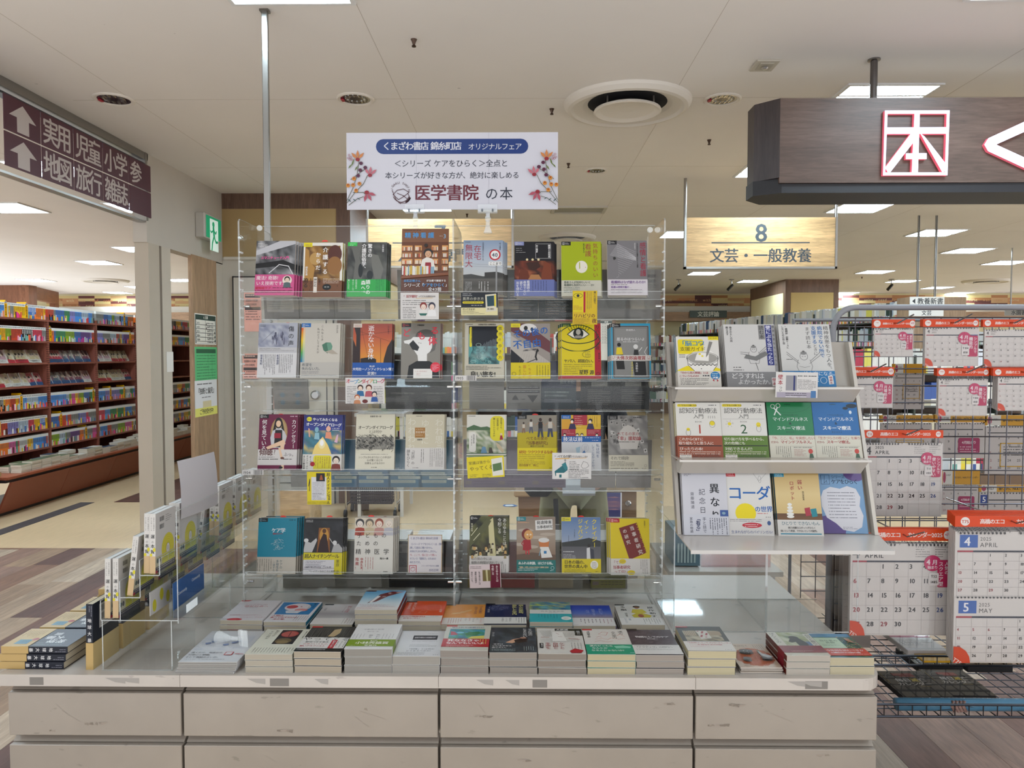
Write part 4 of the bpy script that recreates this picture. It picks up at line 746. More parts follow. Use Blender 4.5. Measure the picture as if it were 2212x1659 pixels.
def d6(c):
    c.grad(0, 0, 100, 142, ['8a7a6c', 'a49484', '8c7460', '7a6450']); 
    for x, y, w_ in ((24, 34, 20), (56, 52, 24), (8, 70, 18), (80, 44, 20), (40, 76, 16)): c.e_(x, y, w_, 4, 'b8aa9a')
    c.p([(0, 96), (40, 90), (100, 96), (100, 110), (0, 110)], '6a5444'); c.series('1c7c84'); c.p([(48, 9), (92, 6), (93, 32), (49, 34)], 'e8e6e2'); c.t('発達障害', 51, 10, 10, '1a1a1a', 1, .98, rot=-.05); c.t('当事者研究', 51, 22, 8.6, '1a1a1a', 1, .95, rot=-.05); c.g(4, 14, 28, 1, 3, 'e0a880')
    c.e_(26, 44, 13, 14, '7a2c24'); c.e_(31, 46, 11.5, 12.5, 'd8a060'); c.p([(16, 84), (18, 58), (36, 58), (38, 82), (27, 86)], 'a01c28'); c.r(23, 84, 3, 11, 'c83038'); c.r(30, 84, 3, 11, 'c83038'); c.e_(28, 45, 2.4, 2, 'f0e0c0'); c.e_(36, 45, 2.4, 2, 'f0e0c0'); c.e_(33, 52, 1.3, 1.6, '5a2a18'); c.l([(18, 60), (13, 68), (18, 74)], 2, 'a01c28')
    c.p([(56, 60), (84, 60), (82, 76), (60, 76)], 'c87840'); c.e_(70, 59, 14, 6, 'dcdad6'); c.p([(60, 76), (82, 76), (92, 102), (64, 104)], 'e4e2dc'); c.r(70, 86, 7, 7, '2a7ab0'); c.l([(62, 82), (58, 98)], 2, '7aa0b0')
def d6b(c): c.t('あふれる刺激、ほどける私。', 4, 113, 8, 'f0f2ee', 1, .9); c.t('「過敏」の苦しみは心ではなく身体に出る!', 4, 125, 4.6, 'e8c8a0', 1, .88); c.g(4, 131, 50, 2, 2.4, 'e0ecea'); c.ring(92, 129, 4, 4, .7, 'dee'); c.g(86, 135, 12, 1, 2.6, 'dee')
def d7(c):
    c.grad(0, 0, 100, 142, ['5a7aa8', '8a9cb8', 'b0b8c4', '6c7078']); c.p([(0, 64), (40, 58), (70, 52), (100, 60), (100, 76), (0, 74)], '343838'); c.grad(0, 74, 100, 40, ['5c5c60', '6c6a70']); c.l([(18, 46), (18, 62)], .8, '445'); c.series('d8cc20', '555'); c.e_(70, 72, 4, 5, '2a2624'); c.p([(64, 110), (64, 78), (72, 76), (74, 110)], 'd8d8d8'); c.p([(74, 110), (73, 78), (82, 82), (84, 110)], '3a3c48')
    c.tv('クレイジー', 84, 4, 14, 'e8d030', 1, 1.05); c.tv('イン・', 64, 6, 12, 'e8d030', 1, 1.1); c.tv('ジャパン', 48, 4, 13, 'e8d030', 1, 1.0); c.tv('べてるの家の', 33, 30, 3.6, '222'); c.g(4, 86, 28, 1, 4, 'ccc'); c.g(4, 94, 32, 4, 2, 'ccc')
def d7b(c): c.t('日本の端の、', 6, 108, 10.4, '181810', 1, .93); c.t('世界の真ん中', 6, 119, 10.4, '181810', 1, .95); c.e_(83, 120, 10, 10.5, 'f0ece0'); c.g(77, 114, 12, 5, 2, '555'); c.g(6, 132, 70, 3, 2, '443'); c.g(86, 136, 12, 1, 2.6, '222')
def d8(c):
    c.r(0, 0, 100, 142, 'e4cc10'); c.series('b81828', 'fdd'); c.p([(22, 24), (68, 10), (92, 86), (48, 104)], '7c241c'); R = random.Random(4)
    for i in range(60): t = R.random(); c.e_(68 + 24 * t + R.uniform(-3, 3), 10 + 76 * t + R.uniform(-2, 2), .8, .8, 'e4cc10', 6)
    for i, q in enumerate('当事者研究'): c._up(); c.t(q, 48 + i * 5.2, 20 + i * 15, 12, 'e8d8d0', 1, rot=-.28)
    for i, q in enumerate('の研究'): c.t(q, 30 + i * 4.4, 28 + i * 14, 11, 'e8d8d0', 1, rot=-.28)
    c.tv('石原孝二', 88, 5, 4.4, '443')
def d8b(c): c.t('「て、', 3, 106, 9, '9a2a34'); c.t('当事者研究', 5, 118, 9.4, 'a02030', 1, .95); c.t('って何?」', 8, 129, 9.4, 'a02030', 0, .95); c.e_(30, 108, 9, 6, 'e4cc10'); c.e_(52, 136, 10, 6, 'e4cc10'); c.g(24, 107, 12, 2, 2, '985'); c.g(46, 135, 12, 2, 2, '985'); c.g(92, 103, 36, 4, 2, '333', 2.6, v=True); c.g(84, 137, 12, 1, 3, '333')
# white stand
def f1(c):
    c.r(0, 0, 100, 142, 'e2e0da'); c.rr(4, 8, 60, 42, 5, 'ecd820'); c.t('「脳コワ', 5, 11, 17, '1c84b4', 1, .9); c.t('さん」', 55, 19, 5.4, '333', 1, .8); c.t('支援ガイド', 8, 29, 13, '222', 0, .93); c.r(76, 0, 24, 10, 'ecd820'); c.g(79, 4, 18, 1, 3, '444')
    c.p([(0, 96), (22, 84), (80, 84), (100, 92), (100, 98), (0, 98)], 'ecd820'); c.p([(24, 56), (40, 44), (80, 40), (96, 56), (96, 78), (82, 98), (40, 98), (26, 82)], 'f0eee8'); c.ring(60, 62, 37, 18, .9, '333'); c.e_(60, 62, 35, 16, 'a4a29c'); c.p([(46, 54), (50, 46), (76, 48), (74, 70), (42, 68)], 'f2f0ea'); c.e_(54, 50, 3, 2.6, 'ecd820'); c.e_(60, 56, 2.6, 2.4, 'ecd820'); c.p([(78, 14), (86, 16), (74, 52), (68, 60), (70, 46)], '8a8884'); c.l([(24, 56), (26, 82), (40, 98)], 1, '222'); c.l([(96, 56), (94, 80), (84, 96)], 1, '222')
    for i in range(14): c.l([(28 + i * 4.6, 78 + (i % 2) * 5), (32.6 + i * 4.6, 83 - (i % 2) * 5)], 1.4, '111')
    c.e_(56, 92, 1.2, 1.2, '222'); c.g(6, 52, 14, 2, 3, '444', 2)
def f1b(c): c.t('「中から見た障害」とは', 3, 100, 7, 'a02438', 1, .88); c.t('こういうものか!', 3, 109, 7, 'a02438', 1, .9); c.g(58, 110, 16, 1, 6, '223'); c.e_(87, 111, 11, 11, '1c7ab8'); c.g(80, 105, 14, 3, 3, 'dee'); c.t('大賞', 81, 114, 6, 'fff', 1); c.p([(80, 124), (84, 120), (84, 128)], 'c02840'); c.p([(90, 120), (94, 126), (90, 128)], 'c02840'); c.g(6, 119, 66, 5, 2.6, '333')
def sumo(c, x, y, k, up=False):
    c.l([(x - 9 * k, y + 6 * k), (x - 12 * k, y + 18 * k), (x - 8 * k, y + 32 * k), (x + 8 * k, y + 32 * k), (x + 12 * k, y + 18 * k), (x + 9 * k, y + 6 * k)], .7, '5a5a5a'); c.ring(x, y, 6 * k, 6.6 * k, .7, '5a5a5a'); c.e_(x, y - 6 * k, 5 * k, 3 * k, '8a8a8a'); c.e_(x, y - 9 * k, 2 * k, 1.6 * k, '6a6a6a')
    c.l([(x - 10 * k, y + 8 * k), (x - 26 * k, y + (-8 if up else 6) * k)], .8, '5a5a5a'); c.l([(x - 8 * k, y + 13 * k), (x - 26 * k, y + (-4 if up else 10) * k)], .8, '5a5a5a'); c.l([(x + 10 * k, y + 8 * k), (x + 26 * k, y - 8 * k)], .8, '5a5a5a'); c.l([(x + 8 * k, y + 13 * k), (x + 28 * k, y - 4 * k)], .8, '5a5a5a'); c.l([(x - 3 * k, y), (x - 1 * k, y)], .8, '444'); c.l([(x + 1 * k, y), (x + 3 * k, y)], .8, '444'); c.l([(x - 8 * k, y + 18 * k), (x, y + 20 * k), (x + 8 * k, y + 18 * k)], .6, '777')
def f2(c):
    c.r(0, 0, 100, 142, 'd4d3d2'); c.r(68, 2, 12, 33, '8c8c8c'); c.tv('読む本', 74, 3, 10, '2a2a2a', 0, 1.05); c.r(81, 2, 13, 92, '26307c'); c.tv('壁にぶち当たったら', 87.5, 3, 10, 'eef', 1, .99); c.r(94.5, 2, 5.5, 106, '9a9a9c'); c.tv('精神疾患をもつ人への', 97, 3, 6, '333', 0, 1.6, .8); c.tv('巻きかえしの技', 14, 5, 5.4, '222', 1, .95); c.tv('教えます', 7, 5, 5.4, '222', 1, .95); sumo(c, 56, 58, 1.0); c.p([(36, 78), (60, 84), (84, 70), (78, 62), (58, 74), (40, 70)], '7a7a7a'); c.l([(58, 88), (62, 106)], .8, '555'); c.g(14, 98, 20, 2, 3, '333', 2)
def f2b(c): c.t('どうすれは', 8, 111, 14, 'f0f0f0', 0, .9); c.t('よかったか。', 20, 125, 12.6, 'f0f0f0', 0, .93); c.r(86, 122, 9, 19, 'f0eeec'); c.tv('壁本', 90.5, 123, 8, 'b02838', 1, 1.05)
def f3(c):
    c.r(0, 0, 100, 142, 'd8d8d6'); c.tv('精神疾患をもつ人を、', 92, 4, 10.4, '333', 0, 1.0); c.tv('病院でない所で', 80, 4, 10.4, '1a68a8', 1, 1.0); c.tv('支援する', 68, 4, 10.4, '1a68a8', 1, 1.0); c.tv('ときに', 68, 46, 8.6, '444', 0, 1.0); c.tv('まず読む本', 56, 6, 9.4, '444', 0, 1.1); c.tv('“横綱級”困難ケースに', 15, 4, 5, '222', 1, .95); c.tv('しないための技と型', 8, 4, 5, '222', 1, .95); sumo(c, 44, 74, 1.25, True); c.g(10, 80, 14, 1, 3, '555')
def f3b(c): c.t('誰も楽になる。', 40, 108, 10, 'e8f4fc', 0, .93); c.p([(86, 118), (95, 117), (96, 136), (87, 137)], 'f0eeec'); c.tv('横綱本', 91, 119, 5.8, 'a02838', 1); c.g(44, 120, 24, 3, 3, 'd8ecf8'); c.ring(77, 128, 6, 7, .7, 'e8f4fc')
def cbt(n, col):
    def f(c):
        c.r(0, 0, 100, 142, 'dedcd6'); c.rr(4, 4, 44, 7, 3.4, 'e4d02c'); c.t('ケアする人も楽になる', 6.5, 4.8, 4.7, '222', 1, .88); c.t('認知行動療法', 50, 13, 15, '2a2a2a', 0, .95, 'c'); c.t('入門', 50, 29, 12, '2a2a2a', 0, .95, 'c'); c.t('BOOK', 50, 46, 5, '444', 0, 1, 'c'); c.t(n, 50, 50, 32, col, 0, 1, 'c'); c.g(74, 6, 18, 1, 3.4, '333')
        if n == '1': c.e_(80, 52, 6, 6, 'e4d02c'); c.ring(80, 55, 6, 8, .6, '555'); c.e_(26, 68, 4, 4, 'e4d02c'); c.ring(26, 76, 5, 8, .6, '555'); [c.l([(72 + i * 5, 40), (73 + i * 4.4, 34)], .7, '555') for i in range(4)]
        else: c.l([(4, 42), (96, 42)], .5, '777'); c.e_(18, 54, 4, 4, 'e4d02c'); c.e_(82, 56, 5, 6, 'e4d02c'); c.ring(82, 66, 5, 8, .6, '555'); [c.l([(18 + 6 * math.cos(q), 54 + 6 * math.sin(q)), (18 + 9 * math.cos(q), 54 + 9 * math.sin(q))], .6, '888') for q in range(7)]
    return f
def cbtb(l1, l2, l3):
    def f(c): c.t(l1, 3, 88, 8.4, 'f6f0e8', 0, .92); c.t(l2, 3, 98, 8.4, 'f6f0e8', 0, .92); c.r(2, 107.5, 96, 2.2, '222'); c.t(l3, 4, 112, 9, 'f6f0e8', 0, .92); c.g(4, 123, 90, 2, 3, 'f0e4d8'); c.r(4, 131, 26, 9, 'f0ece4'); c.g(6, 133, 22, 2, 2.4, '333'); c.g(33, 131, 60, 3, 2.6, '2a2a2a')
    return f
def mind(n, bg):
    def f(c):
        c.r(0, 0, 100, 142, bg); c.g(40, 4, 20, 1, 3.6, '1a3a30'); c.t('ケアする人も楽になる', 50, 30, 4, '0c2a20', 0, .9, 'c'); c.t('マインドフルネス', 50, 37, 10.6, 'eef2f0', 0, .92, 'c'); c.t('&', 50, 48, 9, '0c2020', 1, 1, 'c'); c.t('スキーマ療法', 50, 59, 11, 'eef2f0', 0 if n == '1' else 1, .95, 'c'); c.t('BOOK' + n, 50, 72, 5, '0c2a28', 0, 1.25, 'c')
        if n == '1': c.ring(14, 10, 4.5, 5, 1.4, 'e8ece8'); c.ring(26, 8, 4.5, 5, 1.4, 'e8ece8'); c.l([(16, 14), (30, 32)], 2.4, 'e8ece8'); c.l([(24, 13), (16, 32)], 2.4, 'e8ece8'); c.ring(50, 0, 50, 26, .4, '0c4a2c', 20, 0, 120)
        else: c.e_(88, 9, 12, 5.5, '16202c'); c.e_(74, 15, 6, 3.6, '16202c'); c.e_(84, 25, 3, 4.4, 'dce8f0')
    return f
def mindb(l1, l2, l3):
    def f(c): c.t(l1, 3, 86, 7.6, 'a83030', 0, .9); c.t(l2, 3, 97, 6.2, '8a2424', 1, .9); c.t(l3, 24, 95, 9, 'a02020', 1, .9); c.g(44, 110, 30, 8, 2, '333', 2.2, v=True); c.l([(46, 110), (96, 110)], .5, '888'); c.g(52, 112, 40, 1, 3, '666'); c.g(52, 118, 26, 7, 1.6, 'a55'); c.e_(88, 122, 5, 6, 'c84030'); c.p([(84, 138), (86, 128), (92, 128), (94, 138)], '3a5a40')
    return f
def h1(c):
    c.r(0, 0, 100, 142, 'd2d2da'); c.g(5, 5, 16, 2, 2, '445'); c.tv('異なり', 72, 26, 23, '181a24', 1, 1.32); c.tv('記念日', 44, 38, 15, '26283a', 0, 1.35); c.tv('齋藤陽道', 22, 46, 8.4, '26283a', 0, 1.15)
def h1b(c): c.r(82, 86, 18, 14, '3a5a9c'); c.e_(90, 93, 4, 3, '8ab'); c.tv('「看る」', 32, 100, 11, '1c2a5c', 1, .85); c.tv('手と目で', 46, 102, 8.8, '26283a', 0, 1); c.tv('家族の物語', 17, 102, 7, '26283a', 0, 1); c.g(94, 104, 36, 8, 3, '334', 1.7, v=True)
def h2(c):
    c.r(0, 0, 100, 142, 'e2e0dc'); c.r(0, 0, 22, 10, 'c82434'); c.g(3, 4, 16, 2, 2, 'fdd'); c.l([(62, 2), (74, 20), (92, 2)], .6, '888'); c.ring(76, 16, 3, 8, .6, '888'); c.t('コーダ', 2, 30, 34, '1462b0', 1, .93); c.t('の世界', 60, 76, 14, '1462b0', 1, .95); c.e_(40, 92, 23, 22, 'f0dc10'); c.r(10, 104, 60, 16, 'e2e0dc'); c.g(66, 92, 30, 1, 3, 'c55'); c.g(84, 100, 12, 1, 3, '333')
def h2b(c): c.g(4, 106, 70, 2, 2.2, '666'); c.e_(52, 119, 22, 6, 'c83040'); c.g(36, 117, 32, 2, 2.4, 'fee'); c.e_(90, 114, 4, 5, '3a5a90'); c.t('生まれながらのバイリンガル?', 5, 130, 7.6, '28488c', 0, .9)
def h3(c):
    c.grad(0, 0, 100, 96, ['c8a868', 'e0c890', 'd8bc80']); c.grad(0, 92, 100, 50, ['6a4830', '8a6444', '5a3c28']); c.r(0, 0, 22, 10, '1c8aa8'); c.g(3, 4, 16, 2, 2, 'dee'); c.tv('弱い', 56, 16, 11, 'a03038', 1, 1.15); c.tv('ロボット', 38, 19, 10, 'a03038', 1, 1.12); c.tv('岡田美智男', 62, 42, 4.2, '3a2a1c', 1)
    for i, (w_, y) in enumerate(((5, 72), (6, 79), (7, 86), (8, 93), (8, 99))): c.e_(30, y, w_, 3.4, 'f0f0ec')
    c.p([(62, 80), (74, 78), (76, 96), (64, 98)], 'b03848'); c.p([(75, 82), (88, 80), (90, 98), (78, 100)], '2a8a98')
def h3b(c): c.t('ひとりで できないもん', 8, 109, 9.4, '2c6a7c', 0, .87); c.t('他力本願なロボットがひらく', 22, 121, 5.2, '222', 1, .9); c.t('弱いという希望、できないという可能性。', 5, 128, 5, '222', 1, .88); c.r(5, 136, 90, 2.4, '1c8aa8')
def h4(c):
    c.r(0, 0, 100, 142, '7ca4cc'); c.e_(86, 6, 26, 20, '6a5490'); c.e_(16, 130, 38, 30, '5c4888'); c.e_(70, 0, 12, 5, '7ca4cc'); c.l([(12, 12), (30, 12), (30, 32), (12, 32), (12, 12)], .8, '2a4460'); c.l([(20, 14), (18, 30), (24, 24), (24, 30)], .8, '2a4460'); c.t('シリーズ', 34, 12, 8, '1e3450', 0, .9); c.t('ケアをひらく', 33, 21, 11, '1e3450', 1, .86)
    c.p([(14, 46), (30, 38), (50, 42), (66, 36), (84, 42), (92, 60), (88, 80), (94, 100), (88, 124), (70, 134), (48, 130), (34, 116), (16, 104), (8, 80), (8, 60)], 'dcdce4'); c.g(22, 50, 58, 9, 2.4, '334', 2.8); c.g(48, 124, 30, 2, 2, '667')
# ---------------------------------------------------------------- cover art of the books lying flat
def i0(c):
    c.r(0, 0, 100, 141, 'dadde2'); c.noise(4, 20, 88, 70, ['d4d8e0', 'e4e6ea', 'c8cedc', 'dadde2'], 8, 6, 4); R = random.Random(3)
    for i in range(60): x, y = R.uniform(4, 80), R.uniform(24, 80); c.l([(x, y), (x + R.uniform(-14, 14), y + R.uniform(-7, 7))], .4, 'b0b6c2')
    for x, y in ((12, 60), (20, 52), (58, 56), (46, 66), (66, 50)): c.p([(x, y), (x + 9, y - 4), (x + 12, y + 3), (x + 4, y + 7)], '8a9ac0')
    c.t('遠くから、背後から', 6, 100, 6.4, '555', 0, .95); c.t('好奇心と観察。', 5, 110, 6.4, '555', 0, .95); c.t('そして無駄のない形。', 4, 120, 6.4, '555', 0, .95); c.r(66, 100, 14, 14, 'd04a50'); c.r(67.4, 101.4, 11, 11, 'dadde2'); c.t('ケアをひらく', 83, 106, 5, 'd03a44', 1, .5); c.g(6, 132, 80, 1, 2, '666')
def i1(c): c.r(0, 0, 100, 142, 'e0dfcf'); c.r(38, 6, 46, 82, '2a1816'); c.e_(61, 30, 19, 18, 'a83c38'); c.e_(60, 30, 17, 14, 'b85a50'); c.l([(60, 16), (62, 46)], 1.6, '3a1414'); c.e_(58, 70, 18, 16, '6e5a3a'); c.e_(58, 76, 13, 10, '8a744c'); c.tv('脳の中の', 28, 8, 8, '444', 0, 1.2); c.tv('それは何か', 17, 14, 8, '444', 0, 1.2); c.g(94, 14, 40, 1, 4, '555', v=True); c.g(8, 3, 18, 1, 2, '555'); c.g(92, 108, 26, 14, 2.4, '444', 2.6, v=True)
def i2(c):
    c.r(0, 0, 100, 142, '1c1a1c'); R = random.Random(5)
    for i in range(30): x = 3 + i * 3.3; c.l([(x, 6), (x + R.uniform(-2, 2), 30), (x + R.uniform(-3, 3), 62)], .6, '77706a')
    c.p([(56, 20), (70, 14), (72, 40), (64, 62), (50, 60)], 'b8a078'); c.r(0, 0, 24, 8, 'c82c30'); c.r(0, 66, 100, 60, 'e2e0dc'); c.t('やってくる', 0, 64, 21, '141414', 0, 1); c.t('郡司ペギオ幸夫', 10, 88, 8, '222', 1, .9); c.t('日常というもの', 8, 99, 8, 'b02434', 0, .95); c.t('脆いアスファルト', 4, 110, 8, 'b02434', 1, .85); c.r(66, 80, 12, 46, 'c02434'); c.tv('科学エッセイ', 72, 84, 6.4, 'fff', 1); c.g(96, 86, 36, 4, 2.6, '333', 3, v=True); c.r(0, 126, 100, 16, '1c1a1c'); c.g(4, 130, 60, 2, 2.4, 'ddd')
def i3(c): c.r(0, 0, 100, 142, 'e4e4e4'); c.g(5, 4, 16, 1, 2, '555'); c.t('中動態の世界', 42, 28, 8, '8a8a92', 0, .95, 'c'); c.t('國分功一郎', 42, 42, 5, '777', 0, 1, 'c'); c.tv('失われた', 58, 60, 10, '8a8a8a'); c.tv('態を', 42, 62, 10, '8a8a8a'); c.g(90, 58, 30, 4, 2.4, '999', 3, v=True); c.g(26, 58, 30, 4, 2.4, '999', 3, v=True)
def i3b(c): c.t('第16回', 54, 97, 5, 'fff', 1, 1, 'c'); c.t('小林秀雄賞', 52, 103, 15, 'f4f6e8', 1, .95, 'c'); c.t('受賞作', 52, 120, 9, 'f4f6e8', 1, 1, 'c'); c.g(6, 124, 14, 1, 3, 'eee')
def i4(c): c.r(0, 0, 100, 142, 'e2e3e6'); c.r(30, 28, 54, 25, '34373e'); c.t('誤作動の現象学', 33, 36, 8, 'e2e3e6', 1, .82); c.g(60, 18, 22, 1, 2, '555'); c.g(30, 62, 56, 1, 2.4, '777'); c.g(28, 78, 58, 5, 2, '999'); c.t('「回復」とは何か', 26, 100, 7.6, '444', 0, .95); c.t('どうあるべきか?', 24, 110, 7.6, '444', 0, .95); c.g(6, 122, 60, 5, 2.2, '777'); c.g(84, 134, 12, 1, 3, '333')
def i5(c):
    c.r(0, 0, 100, 142, 'c9c7ba'); c.r(0, 0, 24, 8, 'c83030'); c.t('坂口恭平躁鬱日記', 12, 8, 9.6, '26407a', 0, .95); c.noise(10, 22, 78, 56, ['2a78b0', '2c8a50', '38a0c8', '206a90', '4aa860'], 9, 7, 5); c.p([(44, 52), (52, 40), (74, 36), (80, 46), (70, 60), (50, 62)], '1f7a40'); c.p([(12, 36), (22, 40), (30, 56), (14, 60)], 'b84a5c'); c.e_(34, 44, 8, 5, '78c0e0'); c.p([(60, 66), (88, 60), (88, 78), (52, 78)], 'd8d060')
def i5b(c): c.t('死ななきゃ', 10, 82, 15, 'fff', 1, .92); c.t('なんでもいいよ', 8, 98, 13, 'fff', 1, .9); c.g(10, 116, 70, 2, 3, 'f4d0d0'); c.g(92, 84, 24, 3, 3, 'f4e070', 2, v=True)
def i6(c):
    c.noise(0, 0, 100, 142, ['2c3236', '46505a', '1e2428', '3a444c', '545e68'], 9, 12, 6); c.p([(34, 88), (50, 70), (66, 64), (74, 70), (62, 80), (48, 92)], 'd8a888'); c.p([(52, 74), (70, 62), (82, 66), (80, 84), (62, 92), (54, 86)], '2a1c18'); c.e_(72, 62, 7, 4, 'b88870'); c.tv('その後の', 88, 8, 11, 'e8e8e8', 0, .95); c.tv('とまらない', 76, 6, 11, 'e8e8e8', 0, .95); c.tv('頭木弘樹', 6, 30, 6, 'ccc'); c.t('世界は', 8, 94, 7, 'eee'); c.t('いいものだと', 6, 103, 7, 'eee', 1); c.t('信じたい。', 5, 112, 7, 'eee', 1); c.g(5, 124, 50, 3, 2.4, 'bcc'); c.g(92, 110, 22, 5, 2, 'bcc', 2.4, v=True)
def i7(c):
    c.r(0, 0, 100, 142, 'dfdcd6'); c.r(40, 2, 60, 13, '1c1c1c'); c.r(84, 2, 16, 40, '1c1c1c'); c.t('大絶滅', 43, 4, 9, 'eee', 1, 1); c.tv('時代へ', 92, 14, 8, 'eee', 1)
    for i in range(10): c.l([(6 + i * 2.6, 14), (14 + i * 2, 50)], .5, '888'); c.l([(60 + i * 3, 20), (56 + i * 2.6, 52)], .5, '888'); c.l([(8 + i * 3, 60), (8 + i * 3, 84)], .5, '999'); c.l([(60 + i * 3, 60), (62 + i * 3, 80)], .5, '999')
    c.p([(34, 24), (56, 24), (64, 78), (32, 78)], 'efede8'); c.l([(42, 30), (48, 38)], 1, 'a33'); c.l([(46, 50), (54, 52)], 1, 'a33'); c.l([(8, 54), (26, 56)], 1.6, 'b86050'); c.l([(68, 60), (92, 66)], 1.6, 'b86050'); c.tv('ケアと', 52, 84, 13, 'b04848', 0, .9); c.tv('自由と', 38, 84, 13, 'b04848', 0, .9); c.tv('生命を', 22, 84, 13, 'b04848', 0, .9); c.r(4, 88, 8, 26, '222'); c.g(8, 90, 22, 1, 4, 'eee', v=True); c.p([(66, 130), (78, 116), (96, 126), (90, 140), (70, 140)], 'b8202c'); c.g(92, 86, 34, 4, 2.2, '666', 3, v=True)
def i8(c):
    c.r(0, 0, 100, 142, 'e3dfda'); c.r(0, 0, 22, 8, 'd02c38'); c.tv('漢方', 84, 10, 12, '26282c', 0, 1); c.tv('水先案内', 68, 14, 10.6, '26282c', 0, 1); c.tv('津田篤太郎', 12, 14, 7.4, '26282c', 1, 1)
    for q in ([(34, 30), (44, 18), (56, 20), (50, 38), (34, 34)], [(24, 60), (40, 56), (52, 62), (60, 52), (76, 60), (90, 54)], [(74, 40), (82, 30), (90, 44)], [(22, 74), (34, 68), (50, 76), (62, 70)], [(28, 50), (34, 44), (40, 50)]): c.l(q, 1, 'd87868')
def i8b(c): c.t('漢方だったら', 8, 94, 9, 'f0f6ee', 1, .92); c.t('なんとか', 12, 106, 9, 'f0f6ee', 1, .92); c.t('なるんじゃないか?', 10, 118, 9, 'f0f6ee', 1, .92); c.p([(60, 100), (80, 96), (96, 102), (94, 110), (64, 112)], '8ad8bc'); c.g(90, 134, 9, 1, 3, 'def')
def i9(c):
    c.r(0, 0, 100, 142, '54464e'); R = random.Random(7)
    for i in range(90): x, y = R.uniform(2, 92), R.uniform(6, 84); c.l([(x, y), (x + 4, y + R.uniform(-2, 2)), (x + 8, y + R.uniform(-3, 3))], .6, '8a7880')
    c.r(0, 0, 24, 8, '1c1418'); c.t('物語としてのケア', 50, 42, 10.6, 'f0ecec', 1, .86, 'c'); c.t('野口裕二', 50, 56, 6, 'e8e0e0', 1, 1, 'c'); c.r(0, 92, 100, 50, 'e4e2e0'); c.t('「ナラティヴ」の時代へ', 4, 100, 8.4, '222', 0, .86); c.g(6, 112, 80, 3, 2, '888'); c.g(4, 96, 30, 1, 2, '333')
def i10(c):
    c.r(0, 0, 100, 142, '1c1616'); c.noise(10, 26, 80, 60, ['2a1c16', '8a7a60', 'c8bca0', '3a2c22', 'a89878'], 10, 7, 3); c.r(12, 28, 26, 26, 'b8a284'); c.r(66, 30, 26, 24, 'a89276'); [c.r(13 + i * 4, 28, .8, 26, '5a4636') for i in range(7)]; c.p([(40, 26), (64, 26), (66, 70), (42, 76)], 'd8d4ca'); [c.e_(44 + (i * 7) % 20, 30 + (i * 11) % 36, 2.6, 2, 'a83a44') for i in range(14)]
    c.r(0, 0, 26, 8, 'b02030'); c.g(3, 3, 20, 1, 2, 'eee'); c.r(0, 90, 100, 52, 'e6e2dc'); c.t('「技術としてのやさしさ」', 2, 93, 10, 'b83444', 0, .84); c.t('を 知るための対話', 26, 105, 7, 'b83444', 1, .9); c.g(10, 106, 40, 6, 2, 'd8a0a0'); c.g(78, 134, 16, 1, 3, '444')
def i11(c):
    c.r(0, 0, 100, 142, 'e0ccb8'); c.t('ケアをひらく', 4, 8, 10, '4a4440', 0, .9); c.g(4, 2, 20, 1, 3, '555'); c.g(92, 6, 30, 5, 1.8, '666', 3, v=True); c.e_(8, 34, 9, 5, '2a2826'); R = random.Random(4)
    for i in range(16): a = i * 2 * PI / 16; c.e_(52 + 36 * math.cos(a), 82 + 40 * math.sin(a), 13, 13, 'c8704c', 10)
    c.e_(52, 82, 38, 42, 'c8704c')
    for i in range(260): x, y = R.gauss(52, 20), R.gauss(82, 22); c.l([(x, y), (x + R.uniform(-2, 2), y + 3)], .7, R.choice(['e09a74', 'a8502c', 'f0b898']))
    c.e_(38, 60, 17, 11, '55504e'); c.e_(33, 60, 1.6, 1.4, 'eee'); c.e_(42, 61, 1.6, 1.4, 'eee'); c.e_(28, 104, 10, 9, '55504e'); c.e_(76, 102, 12, 7, '55504e'); c.p([(66, 60), (70, 62), (74, 76), (90, 88), (94, 98), (80, 100), (68, 90)], 'c8ccd0'); c.e_(68, 60, 4, 3, '5a8a70'); c.g(10, 134, 20, 1, 3, '444')
def i12(c):
    c.r(0, 0, 100, 142, 'd8d8c8'); c.noise(0, 0, 100, 84, ['4a6a3c', 'd8d8c0', '8a9a60', 'e0dcc8', '2c4428'], 10, 8, 3); c.e_(54, 36, 12, 11, '1a1618'); c.p([(34, 60), (46, 36), (66, 40), (76, 72), (70, 92), (52, 92), (50, 62), (40, 66)], '1a1618'); c.p([(74, 60), (90, 60), (92, 84), (76, 84)], '5a78a0'); c.r(0, 0, 22, 84, 'd8d6c8'); c.r(84, 10, 16, 132, 'd8d6c8'); c.tv('ほんとうの', 10, 4, 13, '222', 0, 1); c.tv('自然と暮らしを', 92, 14, 13, '222', 0, 1)
def i12b(c): c.g(12, 92, 70, 5, 3, '4a0c14', 2.2); c.g(20, 116, 50, 2, 2.4, 'e8c0c0')
def i13(c):
    c.noise(0, 0, 100, 142, ['1c4a48', '2a5c50', '3c6a80', '4a7048', '1a3a3c', '6a8a58'], 12, 12, 8); c.noise(0, 0, 100, 20, ['2a6a9c', '3a8ab0', '245a88'], 8, 3, 2); c.r(8, 26, 56, 62, 'c4dcbc'); c.t('庭仕事の', 16, 38, 11, '2a3c34', 0, .98); c.t('真髄', 26, 50, 11, '2a3c34', 0, 1); c.g(14, 66, 40, 3, 2.4, '556'); R = random.Random(1)
    for i in range(60): c.e_(R.uniform(64, 98), R.uniform(20, 110), 1.6, 1.2, R.choice(['c8504a', 'd8a050', '7aa048', 'c8c888']), 6)
    c.p([(78, 30), (88, 34), (92, 60), (80, 54)], 'b88a70')
